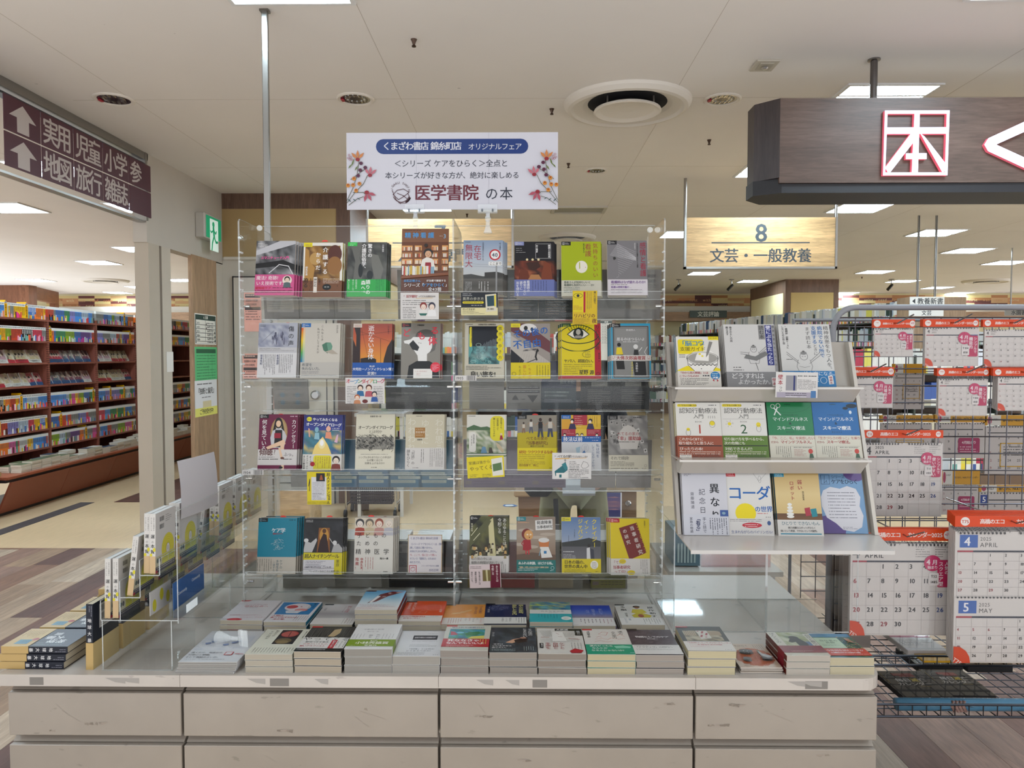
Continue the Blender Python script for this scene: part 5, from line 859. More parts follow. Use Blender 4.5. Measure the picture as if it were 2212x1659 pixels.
def i13b(c): c.t('今年何を読むべきか', 8, 98, 10.4, 'fff', 0, .9); c.t('に選出された注目の1冊', 14, 112, 7.4, 'fff', 1, .85); c.g(50, 124, 44, 1, 3, 'fdd')
def j1(c): c.r(0, 0, 100, 142, 'e2e0e6'); c.p([(0, 0), (26, 0), (20, 8), (0, 8)], 'd03040'); c.t('ニーズ中心の', 18, 26, 10, 'b87888', 0, .95); c.t('福祉社会へ', 22, 38, 12, 'c84858', 0, 1); c.g(28, 54, 30, 1, 3, '666'); c.e_(32, 136, 18, 8, 'd03848'); c.t('社会改革のためのデザイン', 10, 104, 7, 'c86878', 0, .9); c.t('ビジョン、アクター', 40, 118, 7.4, 'c86878', 0, .9); c.g(4, 134, 14, 1, 3, '444')
def j2(c): c.r(0, 0, 100, 142, 'e4e4ea'); c.p([(4, 4), (96, 6), (92, 92), (8, 92)], '2c84c4'); c.e_(50, 40, 32, 28, 'e8e4ec'); c.e_(36, 38, 14, 12, 'c84850'); c.e_(64, 60, 16, 10, 'e8a0a0'); c.p([(28, 66), (70, 64), (62, 84), (34, 84)], 'd8e0ec'); c.e_(58, 36, 2.4, 2.4, 'c04040'); c.tv('食べることと', 78, 20, 8, '1c2430', 0, 1); c.tv('出すこと', 88, 8, 9, '1c2430', 1, 1); c.t('人間は', 6, 96, 10, 'c04858', 1, .95); c.t('食べて出すだけの', 6, 108, 9, 'c04858', 1, .9); c.t('一本の管。', 8, 120, 9, 'c04858', 1, .95); c.g(94, 100, 34, 6, 2, '444', 2.8, v=True)
def j3(c): c.r(0, 0, 100, 142, 'd4d2d4'); c.r(0, 0, 22, 9, '242428'); c.grad(0, 40, 100, 60, ['d4d2d4', 'a8a6aa', 'c4c2c4']); c.tv('死と身体', 66, 14, 12, 'b03848', 0, 1); c.tv('コミュニケーションの磁場', 56, 16, 3.6, '844'); c.r(0, 100, 100, 42, 'e4e2e0'); c.tv('生きる力を', 80, 102, 6, 'b06060', 0, 1); c.g(92, 104, 34, 4, 2.2, '777', 3, v=True); c.tv('内田樹', 10, 30, 6, '555')
def j4(c): c.grad(0, 0, 100, 142, ['5aa4d4', '8cc4e4', 'd4e4ec', 'e6e6e6']); c.p([(20, 96), (40, 30), (66, 6), (98, 8), (62, 44), (40, 84)], '6a1c24'); c.p([(30, 92), (44, 44), (36, 40), (24, 90)], 'f0f0f0'); c.r(0, 0, 26, 8, '4a2028'); c.t('生', 56, 18, 10, 'f0e8e8', 0, rot=-.4); c.t('存', 48, 42, 10, 'f0e8e8'); c.t('学', 76, 10, 10, 'f0e8e8'); c.t('それでも生きるほうがいい', 4, 104, 6.8, 'b87078', 0, .9); c.g(10, 114, 80, 3, 2.2, 'c88088'); c.r(0, 124, 100, 18, 'e6e4e2'); c.g(4, 128, 60, 3, 2.2, 'c07a80')
def j5(c): c.r(0, 0, 100, 142, 'e0521c'); c.r(0, 0, 26, 8, '3a1818'); c.g(3, 3, 20, 1, 2, 'eee'); c.tv('見えないものと', 24, 12, 9.6, 'f4e8e0', 0, .95); c.tv('見えるもの', 12, 14, 9.6, 'f4e8e0', 0, .95); c.l([(48, 66), (40, 84), (56, 88), (60, 74), (50, 70)], 1, 'f0b898'); c.l([(56, 34), (88, 30), (92, 60), (70, 70), (58, 62)], .9, 'f0b898'); c.g(84, 6, 14, 1, 4, '5a1a0c'); c.tv('石川准', 92, 60, 7, 'f4e8e0', 1); c.r(0, 104, 100, 38, 'e4e0da'); c.t('だから障害学は', 4, 107, 9, 'c83838', 1, .88); c.t('おもしろい', 8, 118, 9, 'c83838', 1, .9); c.g(72, 108, 20, 1, 3, '444')
def j6(c): 
    c.r(0, 0, 100, 142, 'e49a44'); c.r(0, 0, 24, 8, '3a2c20'); c.tv('べてるの家の', 88, 10, 10, '5c2c5c', 1, .92); c.tv('恢復する家族', 76, 16, 9, '5c2c5c', 0, 1); c.tv('石川', 8, 14, 8, '4a2c20'); R = random.Random(2)
    for i in range(40): t = i / 40; c.ring(20 + 46 * t, 66 - 26 * t * t + R.uniform(-3, 3), 2.4, 2.6, .5, 'f4d8a8', 6)
    c.r(0, 98, 100, 44, 'e4e0da'); [c.tv(q, 92 - i * 9, 101, 6, 'b83c3c' if i % 3 == 0 else '555', 0, 1) for i, q in enumerate(('かけがえの', 'ない', 'ひとりを', '支える', '人びと'))]; c.g(44, 102, 34, 6, 2.4, 'b05050', 2.4, v=True)
def j7(c): 
    c.r(0, 0, 100, 142, '1e2850'); c.e_(34, 26, 26, 20, '2a3464'); R = random.Random(2)
    for i in range(120): a, r_ = R.uniform(0, 6.28), R.uniform(0, 1) ** .5; c.e_(34 + 25 * r_ * math.cos(a), 26 + 19 * r_ * math.sin(a), .9, .8, 'aab4d4', 5)
    c.r(0, 0, 24, 8, '141828'); c.tv('病んだ家族、', 88, 8, 12.6, 'd8d48c', 1, .98); c.tv('散乱した室内', 72, 8, 12.6, 'd8d48c', 1, .98); c.tv('春日武彦', 9, 40, 6.4, 'c8ccdc'); c.r(0, 98, 100, 44, 'e2e2de'); [c.tv(q, 62 - i * 9, 102, 6.6, '444', 0, 1) for i, q in enumerate(('援助者に', 'とっての', '不全感と'))]; c.g(94, 102, 34, 4, 2.4, '555', 2.6, v=True)
def j8(c): 
    c.noise(0, 0, 100, 62, ['2a78a8', 'c8c050', '4aa0b8', '1c5a8c', 'a8b84c', '5cb0c8'], 10, 7, 6); 
    for i in range(9): c.ring(20 + i * 9, 30 + (i % 3) * 8, 16, 7, 1.2, ('e0d860', '2060a0', '50b8c8')[i % 3], 12, 180, 350)
    c.r(0, 58, 100, 30, 'e0e2de'); c.t('みんな水の中', 26, 64, 9.6, '3a4a54', 0, 1.0); c.g(46, 78, 20, 1, 3, '556'); c.r(0, 86, 100, 56, '35b0b8'); c.g(64, 90, 28, 7, 3, '1c6a74', 2.4, v=True); c.e_(86, 116, 12, 12, 'e8ece8'); c.g(80, 112, 13, 3, 2, '577'); c.g(88, 134, 10, 1, 3, '123')
def j9(c): c.grad(0, 0, 100, 142, ['2038b0', '2a4cc0', '7a84c0', 'b8a8a0', 'e0dcd8']); c.grad(0, 0, 100, 90, ['1c34a8', '2448b8', '5a74c0', '9a8c98']); c.tv('安心して', 74, 24, 11, 'aab4e0', 0, .95); c.tv('絶望できる', 56, 28, 9.4, 'aab4e0', 0, .95); c.tv('方法', 42, 34, 10, 'aab4e0'); c.p([(44, 92), (60, 90), (58, 94)], '5a3c38'); c.r(0, 90, 100, 52, 'e2e0e0'); [c.g(92 - i * 9, 98, 30, 1, 4.4, 'b89098' if i < 3 else '8a7c80', v=True, seed=i) for i in range(9)]; c.g(2, 136, 12, 1, 2, '444')
def j10(c):
    c.r(0, 0, 100, 142, 'd4d4d0'); c.r(0, 0, 24, 8, '1c1c20'); c.tv('誤作動す', 85, 16, 15, '1c1c1e', 1, 1.35); c.tv('る脳', 18, 12, 15, '1c1c1e', 1, 1.35); c.e_(52, 18, 9, 8, '2c2420'); c.e_(52, 24, 6, 7, '8a5c40'); c.p([(34, 60), (40, 36), (64, 36), (72, 58), (60, 66), (44, 66)], 'd0c020'); c.p([(32, 78), (44, 66), (64, 66), (80, 80), (74, 94), (36, 94)], 'c8b81c'); c.e_(54, 82, 7, 11, 'a05038'); c.tv('樋口直美', 20, 62, 6.6, '444'); c.r(0, 98, 100, 44, 'e2e2e0'); c.tv('わからない', 14, 100, 6.6, '4a6a9a', 0, 1); c.tv('体験', 24, 101, 6.4, '4a6a9a'); c.g(92, 102, 34, 7, 2.4, '444', 2.5, v=True)
# luck book and earth book
def un(c): c.r(0, 0, 100, 145, 'e2dfda'); c.e_(50, 66, 30, 34, 'd8cc30'); c.e_(50, 66, 9, 14, 'e8e4dc'); c.tv('運の本質', 84, 10, 16, '2c2c2c', 0, 1.1)
def unsp(c):
    c.r(0, 0, 100, c.H, 'e0ddd8'); H_ = c.H; c.tv('みんな知っている', 28, H_ * .06, 26, '444', 0, 1.15); c.tv('世界中の強運者は', 70, H_ * .06, 26, '444', 0, 1.15); c.tv('運', 50, H_ * .345, 74, '2a2a2c', 1); c.tv('の', 50, H_ * .45, 44, '444'); c.tv('本', 50, H_ * .505, 74, '2a2a2c', 1); c.tv('質', 50, H_ * .6, 74, '2a2a2c', 1)
    c.e_(80, H_ * .6, 26, H_ * .035, 'e0d430', 14); c.e_(20, H_ * .69, 26, H_ * .03, 'e0d430', 14); c.r(0, H_ * .71, 100, H_ * .29, 'd6b88c')
def unbk(c):
    c.r(0, 0, 100, 145, 'd6d2d0'); c.bar(20, 12, 22, 11, '222', 3); c.bar(20, 30, 22, 11, '222', 5); c.g(50, 12, 30, 4, 2.4, '444', 2); c.e_(62, 92, 32, 34, 'd8cc34')
    for q in (30, 25, 20, 15): c.ring(62, 92, q, q * 1.06, .7, 'f0e880', 28)
    c.e_(62, 96, 9, 13, 'e0dcd8'); c.ring(62, 96, 9, 13, .8, '5a2c2c'); c.g(58, 90, 8, 4, 1.6, '644')
def unbkb(c): c.r(0, 104, 100, 41, 'c8c4a8'); c.r(0, 128, 100, 14, '3a3a4c'); c.r(3, 107, 26, 20, 'c8c4b0'); c.e_(10, 114, 5, 6, '5a6a68'); c.e_(21, 114, 5, 6, '4a4a50'); c.r(32, 107, 30, 20, 'd4d04c'); c.r(65, 107, 30, 20, 'd4d04c'); c.g(34, 109, 26, 4, 2, '444'); c.g(67, 109, 26, 4, 2, '444'); c.g(4, 130, 90, 2, 3, 'dcd8d0'); c.e_(4, 140, 5, 5, 'b03040')
def ck(c): c.grad(0, 0, 100, 142, ['3c4254', '2c3040', '20222c']); c.tv('地球', 70, 22, 20, 'e8e8e8', 1, 1.05); c.tv('大暴', 50, 36, 20, 'e8e8e8', 1, 1.05); c.tv('露', 30, 52, 18, 'ccc', 1); c.g(88, 20, 60, 2, 3, '9aa', 3, v=True)
def ckb(c):
    for i in range(14): c.r(6 + i * 6.8, 84, 1, 58, 'c88c20')
    c.r(64, 96, 24, 28, '4a88a0'); c.g(67, 99, 18, 5, 2.4, '123'); c.e_(62, 92, 7, 7, 'a82c30'); c.g(12, 96, 36, 7, 2.6, '8a7040', 2.4)
def cksp(c):
    H_ = c.H; c.r(0, 0, 100, H_, '141a2a'); [c.tv(q, 50, H_ * (.22 + .1 * i), 62, 'e8e8ea', 1) for i, q in enumerate('地球大暴')]; c.tv('露', 50, H_ * .6, 50, 'bbb', 1); c.g(75, H_ * .03, H_ * .16, 2, 10, 'ccd', 3, v=True); c.r(0, H_ * .66, 100, H_ * .34, 'd8a84c')
def ckbk(c): c.r(0, 0, 100, 142, '141a2a'); c.r(24, 8, 60, 52, 'cfccc8'); c.bar(30, 12, 26, 13); c.bar(30, 30, 26, 13); c.g(30, 50, 40, 2, 3, '333'); c.r(0, 84, 100, 58, 'c8a868'); c.r(4, 92, 92, 22, '78a8b0'); c.r(6, 94, 20, 18, '2a2c34'); c.r(30, 94, 20, 18, '55504c'); c.r(54, 94, 18, 18, 'c8c4a8'); c.r(75, 94, 18, 18, 'c8c4a8'); c.g(4, 120, 90, 2, 3, '234'); c.r(0, 132, 100, 10, '1c2030'); c.e_(6, 120, 6, 6, 'a82c30')
# ================================================================ counter
CT = .614; CF = 2.225; CB = 3.28
def cx(px, py=1460): return P(px, py, CF).x
XL, XR = cx(-4), cx(1915); J = [cx(388), cx(947), cx(1503)]
ctr = thing('display_counter', 'long low white counter with drawers and rounded end', 'counter', None, (0, 0, 0))
edges = [XL] + J + [XR]
for i in range(4):
    x0, x1 = edges[i] + .0006, edges[i + 1] - .0006; mb = MB(); th = .036
    if i == 3:
        rr_ = .07; pts = [(x0, CF), (x1 - rr_, CF)] + [(x1 - rr_ + rr_ * math.sin(a * PI / 12), CF + rr_ - rr_ * math.cos(a * PI / 12)) for a in range(1, 7)] + [(x1, CB), (x0, CB)]
    else: pts = [(x0, CF), (x1, CF), (x1, CB), (x0, CB)]
    mb.prism(pts, 'z', CT - th, CT, 'laminate', 'aaa29a')
    R = random.Random(i + 2); ar = Art(mb, (x0, CF, CT), (1, 0, 0), (0, 0, -1), (0, -1, 0), 1.0, 'matte', .0003)
    w_ = (x1 - x0) * 100
    for k in range(3): q = R.uniform(8, w_ - 18); n_ = R.uniform(4, 7); (ar.r(q, .8, n_, 2.4, '8f8a84') if k % 2 else ar.p([(q, .9), (q + n_, .9), (q + n_, 2.6), (q + n_ * .5, 2.2)], 'b3aea8'))
    mb.build('worktop', ctr)
R = random.Random(8); zt1 = CT - .062
mb = MB(); mb.box(XL + .04, XR - .05, CF + .06, CB - .03, 0, CT - .036, 'paint', 'a69c90'); mb.box(XL + .03, XR - .03, CF + .03, CF + .06, CT - .05, CT - .036, 'paint', 'b4aa9e'); mb.build('carcass', ctr)
dz = [(zt1 - .135, zt1), (.18, zt1 - .165), (.02, .165)]
for i in range(4):
    x0, x1 = edges[i] + (.02 if i == 0 else .004), edges[i + 1] - (.02 if i == 3 else .004)
    for k, (z0, z1) in enumerate(dz):
        mb = MB(); mb.box(x0, x1, CF + .012, CF + .06, z0, z1, 'laminate', '8f867c', .002); mb.prism([(CF + .03, z1 + .002), (CF + .06, z1 + .002), (CF + .06, z1 + .022)], 'x', x0, x1, 'laminate', '8f867c')
        ar = Art(mb, (x0, CF + .012, z1), (1, 0, 0), (0, 0, -1), (0, -1, 0), 1.0, 'matte', .0003)
        for q in range(2):
            X, Y_ = R.uniform(3, (x1 - x0) * 100 - 8), R.uniform(1, (z1 - z0) * 90)
            for m_ in range(R.randint(1, 6)): ar.p([(X, Y_), (X + R.uniform(.4, 2.2), Y_ - .1), (X + R.uniform(.6, 2), Y_ + R.uniform(.3, .8)), (X, Y_ + .5)], R.choice(['b0a498', 'a09488', '8f8478'])); X += R.uniform(.4, 1.6); Y_ += R.uniform(-.2, .2)
        for q in range(2): X, Y_ = R.uniform(3, (x1 - x0) * 100 - 12), R.uniform(1, (z1 - z0) * 60); ar.l([(X, Y_), (X + R.uniform(2, 9), Y_ + R.uniform(1, 5))], .06, 'b2a99d')
        mb.build('drawer_front', ctr)
# ================================================================ acrylic rack
Y0, YD, Y3 = 2.70, 2.885, 3.07
RX = [P(521, 880, Y0).x, P(980, 880, Y0).x, P(1433, 880, Y0).x]; RT = P(513, 472, Y0).z
rk = thing('acrylic_rack', 'tall clear acrylic book rack with two bays on the counter', 'rack', None, (0, 0, 0))
AT = .006
for x in RX:
    mb = MB(); r_ = .03
    pts = [(Y0, CT), (Y3, CT), (Y3, RT - r_ * 1.5), (Y3 - r_ * .3, RT - r_ * .45), (Y3 - r_ * 1.5, RT), (Y0 + .01, RT), (Y0, RT - .01)]
    mb.prism(pts, 'x', x - AT / 2, x + AT / 2, 'acrylic', 'fff', 'acrylic_edge')
    mb.build('side_panel', rk)
    mb = MB(); z = CT + .1
    while z < RT - .12:
        for yy in (Y0 + .012, Y0 + .03, Y3 - .03): mb.lathe([(.0025, -.0), (.0025, .0)], (0, 0, 0)) if 0 else mb.box(x - AT / 2 - .0006, x + AT / 2 + .0006, yy - .0028, yy + .0028, z - .0028, z + .0028, 'white_gloss', 'e8eceb')
        z += .034
    o = mb.build('peg_holes', rk); o['kind'] = 'stuff'
for i in range(2):
    x0, x1 = RX[i] + AT / 2, RX[i + 1] - AT / 2
    mb = MB(); mb.box(x0, x1, YD - .0015, YD + .0015, CT, P(700, 488, YD).z, 'acrylic'); mb.box(x0, x1, YD - .0016, YD + .0016, P(700, 488, YD).z - .002, P(700, 488, YD).z, 'acrylic_edge'); mb.build('divider_panel', rk)
# level heights
LIP = [(630, 647), (812, 823), (1015, 1025), (1238, 1250)]; REAR = [692, 883, 1049, 1262]
LZ = []; RZ = []
for (a_, b_), r_ in zip(LIP, REAR): LZ.append((P(1106, a_, Y0).z, P(1106, b_, Y0).z)); RZ.append(P(1106, r_, 3.02).z)
for i in range(2):
    x0, x1 = RX[i] + AT / 2 + .002, RX[i + 1] - AT / 2 - .002
    for k in range(4):
        zt, zb = LZ[k]; mb = MB(); th = .003
        mb.prism([(Y0, zb), (Y0 + th, zb), (Y0 + th, zt), (Y0, zt)], 'x', x0, x1, 'acrylic'); mb.box(x0, x1, Y0 - .0003, Y0 + th, zt, zt + .0018, 'acrylic_edge'); mb.box(x0, x1, Y0 - .0003, Y0 + th, zb - .0012, zb, 'acrylic_edge')
        mb.prism([(Y0, zb), (YD - .06, zb - .028), (YD - .06, zb - .025), (Y0, zb + th)], 'x', x0, x1, 'acrylic')
        mb.prism([(YD - .06, zb - .028), (YD - .057, zb - .028), (YD - .004, zb + .16), (YD - .007, zb + .16)], 'x', x0, x1, 'acrylic'); mb.box(x0, x1, YD - .0075, YD - .0035, zb + .16, zb + .1618, 'acrylic_edge')
        mb.build('front_tray', rk)
        zr = RZ[k]; mb = MB()
        mb.box(x0, x1, 3.035, 3.038, zr, zr + .03, 'acrylic'); mb.box(x0, x1, 3.0345, 3.0385, zr + .03, zr + .032, 'acrylic_edge'); mb.box(x0, x1, YD + .03, 3.038, zr - .003, zr, 'acrylic'); mb.box(x0, x1, YD + .028, YD + .0315, zr - .0035, zr + .0005, 'acrylic_edge')
        mb.prism([(YD + .031, zr), (YD + .034, zr), (YD + .009, zr + .16), (YD + .006, zr + .16)], 'x', x0, x1, 'acrylic'); mb.build('rear_tray', rk)
        for xx, s_ in ((RX[i], 1), (RX[i + 1], -1)):
            mb = MB(); mb.tube([(xx + s_ * AT / 2, Y0 + .03, zb - .022), (xx + s_ * .026, Y0 + .03, zb - .022)], .0045, 'chrome', 'd8d8d6', 10); mb.build('tray_pin', rk)
for x_, y_ in ((561, 493), (1404, 497), (1420, 497)):
    p = P(x_, y_, YD - .004); mb = MB(); mb.lathe([(.001, .0), (.011, .0), (.011, .004), (.009, .006), (.001, .006)], (0, 0, 0), 'frost', 'f2f4f2', 18); o = mb.build('corner_stud', rk); o.location = p; o.rotation_euler = (PI / 2, 0, 0)
# ================================================================ upright books on the rack
YB = 2.775
def zb(k, py): return P(1106, py, YB).z
rack = [  # px middle, py of the foot, art, band, copies, thickness, spine, bspine, label core
 (592, 638, a1, (88, a1b, 'd85c94'), 4, .011, 'e6dcd8', 'c04880', 'black and white photo book with pink band', 3),
 (695, 642, a2, (99, a2b, '7a4c2c'), 2, .015, 'e2d84c', '6a4024', 'sepia portrait book with brown band', 1),
 (791, 641, a3, (97, a3b, '28b048'), 3, .014, '2a2c28', '1c9438', 'dark tree-trunk photo book with green band', 1),
 (917, 632, a4, None, 1, .006, '7a4a2e', None, 'brown bookshop magazine', -1),
 (1043, 637, a5, None, 4, .013, 'd8dade', None, 'grey-blue book with the speed-limit sign', 2),
 (1154, 640, a6, (99, a6b, '6c78b4'), 4, .014, '1c1c24', '5c68a4', 'black night-stage book with lilac band', 1),
 (1256, 640, a7, (101, a7b, 'd4d2c2'), 4, .013, '9aa808', 'c8c6b4', 'lime green book with pale circle', 0),
 (1356, 638, a8, (101, a8b, 'dcd6dc'), 4, .013, '6e6c70', 'ccc6cc', 'grey line-pattern book with purple print band', 0),
 (597, 816, b1, (77, b1b, 'dcdcde'), 3, .015, 'c4c0b4', 'd0d0d0', 'pale blue crowd-photo book with white band', 1),
 (690, 817, b2, (101, b2b, 'c3c0b9'), 3, .014, 'cfcaba', 'bab7b0', 'ivory book with green stone and rainbow edge', 1),
 (803, 818, b3, (101, b3b, '1458b0'), 2, .016, '30201c', '104c98', 'orange sunset book with blue award band', 1),
 (908, 817, b4, None, 2, .016, 'c43040', None, 'grey book of a white drawn figure with red title', 2),
 (1046, 817, b5, None, 2, .017, 'c8c4b4', None, 'cream book with dark teal mountain panel', 0),
 (1146, 818, b6, (101, b6b, 'dcc80c'), 1, .015, '1a4a88', 'c4b20c', 'street-photo book with blue title and yellow band', 0),
 (1256, 818, b7, (72, b7b, 'e0cc10'), 3, .016, 'd8d4c8', 'b01828', 'yellow eye book with red edge', -2),
 (1364, 818, b8, (82, b8b, 'dedad4', 96), 3, .017, 'd8cc40', None, 'grey book with turquoise border', -1),
 (598, 1015, c1, (90, c1b, 'dad6d4', 130), 4, .014, '701844', 'c8c4c2', 'plum red book of a seated woman', 1),
 (695, 1016, c2, (101, c2b, 'e0ded8'), 2, .015, '2a3478', 'd0cec8', 'night-blue manga book with white band', 1),
 (809, 1015, c3, (100, c3b, 'e0dcca'), 1, .018, 'c4c0ac', 'ccc8b6', 'cream book with black scribble strip', 1),
 (917, 1015, c4, (86, c4b, 'd9d6d2'), 2, .016, 'b8b29a', 'c8c5c0', 'beige book with small ochre square', 1),
 (1050, 1016, c5, None, 2, .017, 'd8d6cc', None, 'village landscape book with yellow speech bubble', 0),
 (1160, 1017, c6, (84, c6b, 'e2d014'), 2, .015, 'a89a14', 'c8b814', 'mustard book with four walking figures', 1),
 (1256, 1017, c7, None, 2, .015, 'd8d4c8', None, 'red and gold woodblock-style book with blue strip', 0),
 (1358, 1018, c8, (101, c8b, 'd2cdba'), 2, .015, '787674', 'c2bdaa', 'grey collage book with pale gem shape', 0),
 (596, 1240, d1, (99, d1b, 'c8c0b2'), 4, .014, '146c84', 'aaa294', 'teal book with thin white maze', 1),
 (696, 1241, d2, (87, d2b, 'dcdade'), 3, .015, '16161a', 'c8bc14', 'black portrait book with yellow and white band', 1),
 (806, 1240, d3, None, 4, .016, 'b8b0a0', None, 'white book with four drawn faces on top', 1),
 (1056, 1236, d5, (101, d5b, 'dedad6'), 2, .015, '2a2c20', 'cac6c2', 'dark station-hall photo book', 0),
 (1158, 1238, d6, (109, d6b, '1c7470'), 1, .016, '8a7a6c', '14605c', 'brown book of a girl in red coat', 0),
 (1256, 1239, d7, (105, d7b, 'dcc814'), 1, .016, '50688c', 'c0ae10', 'twilight field book with yellow lettering', 0),
 (1362, 1242, d8, (101, d8b, 'dedad4'), 3, .015, 'd8d4c8', 'd0ccc6', 'yellow book with tilted dark red slab', -2),
]
TR = ['top', 'second', 'third', 'lowest']
for i, (px, py, art, band, n, t, sp, bsp, lab, dx) in enumerate(rack):
    k = 0 if i < 8 else 1 if i < 16 else 2 if i < 24 else 3
    w_, h_ = (W5, H5) if art is not a4 else (.176, .245)
    bb = band if not band else tuple(band[:3]) + ((band[3],) if len(band) > 3 else ())
    def spa(c, sp=sp): c.g(50, c.H * .08, c.H * .5, 1, 26, '444' if lin(sp)[1] > .2 else 'ddd', v=True, seed=i)
    bk = make_book(w_, h_, t, art, bb, sp, bspine=bsp, sp_art=spa if not (band and len(band) > 3) else None, name='book' if art is not a4 else 'magazine')
    if art is a4: bk['category'] = 'magazine'
    base = P(px, py, YB if art is not a4 else 2.76); roll = 2.2 if px < 720 else 1.2 if px < 960 else 0
    bay = 'wider' if 0 else ('first' if px < 980 else 'second')
    display(bk, base.x, base.y, base.z, lab, 'on the %s tray' % TR[k], n, t, 9, 0, .003 + abs(dx) * .0012, None, 1 if dx >= 0 else -1)
# red thumb tabs above some books
tb = None
for px, py, sl in ((702, 518, 'sepia portrait'), (607, 893, 'plum red'), (1156, 893, 'walking figures'), (1255, 896, 'blue strip'), (612, 1113, 'teal maze'), (712, 1113, 'black portrait'), (802, 1112, 'four faces'), (1060, 1112, 'dark station hall'), (1158, 1113, 'red coat girl'), (1255, 1113, 'twilight field'), (622, 696, 'crowd photo')):
    p = P(px, py + 4, YB + .045); mb = MB(); 
    if tb is None:
        mb.prism([(.012 * math.cos(a * PI / 10), .006 * math.sin(a * PI / 10)) for a in range(11)], 'y', -.0005, .0005, 'paint', 'c82c24'); tb = o = mb.build('order_slip')
    else: o = tb.copy(); COL.objects.link(o)
    o.location = p; tag(o, None, 'slip', 'red rounded slip tops sticking out of upright books'); o['label'] = 'red rounded slip top sticking up from the %s book' % sl
# ================================================================ cards and tags on the rack front
def card(px0, px1, py0, py1, Y, lab, fn, name='card', col='dedcda', cat='card', tilt=0, grp=None, th=.0006):
    a = P(px0, py0, Y); b = P(px1, py1, Y); w_ = b.x - a.x; h_ = a.z - b.z; mb = MB(); mb.box(-w_ / 2, w_ / 2, 0, th, -h_ / 2, h_ / 2, 'cover', col)
    ar = Art(mb, (-w_ / 2, 0, h_ / 2), (1, 0, 0), (0, 0, -1), (0, -1, 0), w_); ar.H = h_ / w_ * 100; fn(ar); o = mb.build(name)
    o.location = ((a.x + b.x) / 2, Y, (a.z + b.z) / 2); o.rotation_euler = (0, math.radians(tilt), 0); return tag(o, lab, cat, grp)
YC = Y0 - .0045
def k1(c): c.t('“医学書院”', 8, 6, 8, 'a02830', 1, .85); c.t('ってどんな会社なの?', 46, 7, 6, '4a3a20', 1, .8); c.l([(40, 15), (84, 14)], 1, 'd8b040'); c.g(6, 20, 78, 3, 3, '333', 1.7); c.g(6, 38, 34, 8, 2.8, '333', 1.6); c.face(60, 36, 8, 'f4e0d0', '8a3430', 'e8e6e2', True); c.face(82, 36, 8, 'f4e0d0', '3a3a4c', 'f0f0f0', True); c.p([(48, 54), (70, 54), (66, 60), (52, 60)], '2a6a60')
def k2(c): c.r(0, 0, 100, 41, '16202a'); c.r(0, 41, 100, c.H - 41, 'e4dca8'); c.t('異界の歩き方', 4, 12, 9.6, 'c8c8b8', 0, 1.02); c.rr(4, 24, 58, 6, 3, 'e0d020'); c.g(7, 26, 50, 1, 3, '222'); c.g(28, 34, 32, 1, 3, 'ccc'); c.g(4, 3, 26, 2, 3, 'ccc'); c.p([(66, 6), (96, 3), (97, 50), (68, 53)], 'dcd8c4'); c.p([(70, 10), (90, 8), (91, 36), (72, 38)], '1c4450'); c.r(91, 6, 4, 32, 'e0d020'); c.t('行ってきます!', 4, 42.5, 6.4, '333', 1, .85); c.g(4, 50.5, 60, 3, 2, '444'); c.t('良い旅を!', 71, 42, 5.6, '222', 1, .8)
def k3(c): c.r(0, 0, 100, c.H, 'd8b814'); c.r(2, 4, 48, 82, 'e0cc10'); c.r(44, 4, 8, 84, 'b01828'); c.ring(22, 20, 18, 9, 1.4, '1c4030'); c.e_(22, 20, 6, 6, '222'); c.g(4, 60, 34, 4, 3, 'a04030'); c.tv('痛いのは困る。', 90, 2, 9, '222', 1, .9); c.g(74, 4, 70, 3, 3, '444', 2.6, v=True); c.t('リハビリの', 4, 92, 18, '5c1c20', 1, .98); c.t('夜', 78, 112, 20, '5c1c20', 1); c.g(4, 112, 66, 7, 2.4, '7a4a20')
def k4(c):
    for q, (ch, cl) in enumerate(zip('オープンダイアローグ', ('c02c40', '2c7ab0', '58a0d0', '3a9a50', 'c02c40', 'c02c40', 'e0a020', '2c9a60', 'c84a80', 'c02c60'))): c.t(ch, 1 + q * 9.8, 2 + (q % 3), 12.6, cl, 1)
    c.g(4, 22, 24, 14, 2.2, '333', 1.9); c.g(72, 22, 24, 14, 2.2, '333', 1.9); c.face(38, 26, 6.5, 'f0d8c4', '3a2420', '2c6a9c'); c.face(60, 26, 7, 'f0d8c4', '5a2c20', 'b85a68'); c.face(30, 50, 6, 'f0d8c4', 'b86a40', 'c88860'); c.face(74, 42, 6, 'f0d8c4', '2c3040', '2c5aa0'); c.e_(50, 60, 7, 5, '6a2a28')
def k5(c): c.r(0, 0, 100, c.H, 'e0cc14'); c.r(18, 22, 62, c.H - 40, 'dcdce0'); c.r(38, 6, 36, 34, '1a1a1c'); c.p([(52, 34), (56, 14), (62, 14), (66, 34)], 'a8582c'); c.tv('超人ナイチンゲール', 88, 4, 15, '1a1a1a', 1, .97); c.g(22, 44, 50, 9, 2.8, '444', 2); c.g(22, 90, 54, 6, 3, '444'); c.l([(6, 60), (12, 30), (10, 80)], 2.4, '222'); c.tv('栗原康', 92, 100, 6, '222', 1); c.g(2, c.H - 12, 90, 3, 2.4, '222')
def k6(c): c.r(0, 0, 100, c.H, 'e2d01c'); c.t('常識は後から', 4, 12, 10, '222', 0, .98, rot=-.06); c.t('やってくる', 6, 26, 13, '222', 0, 1, rot=-.06); c.p([(66, 8), (96, 4), (97, 52), (68, 54)], 'e6e4da'); c.p([(69, 22), (93, 18), (94, 38), (70, 42)], '5a7a4c'); c.g(6, 48, 30, 3, 2.6, '333'); c.g(40, 48, 24, 3, 2.6, '333')
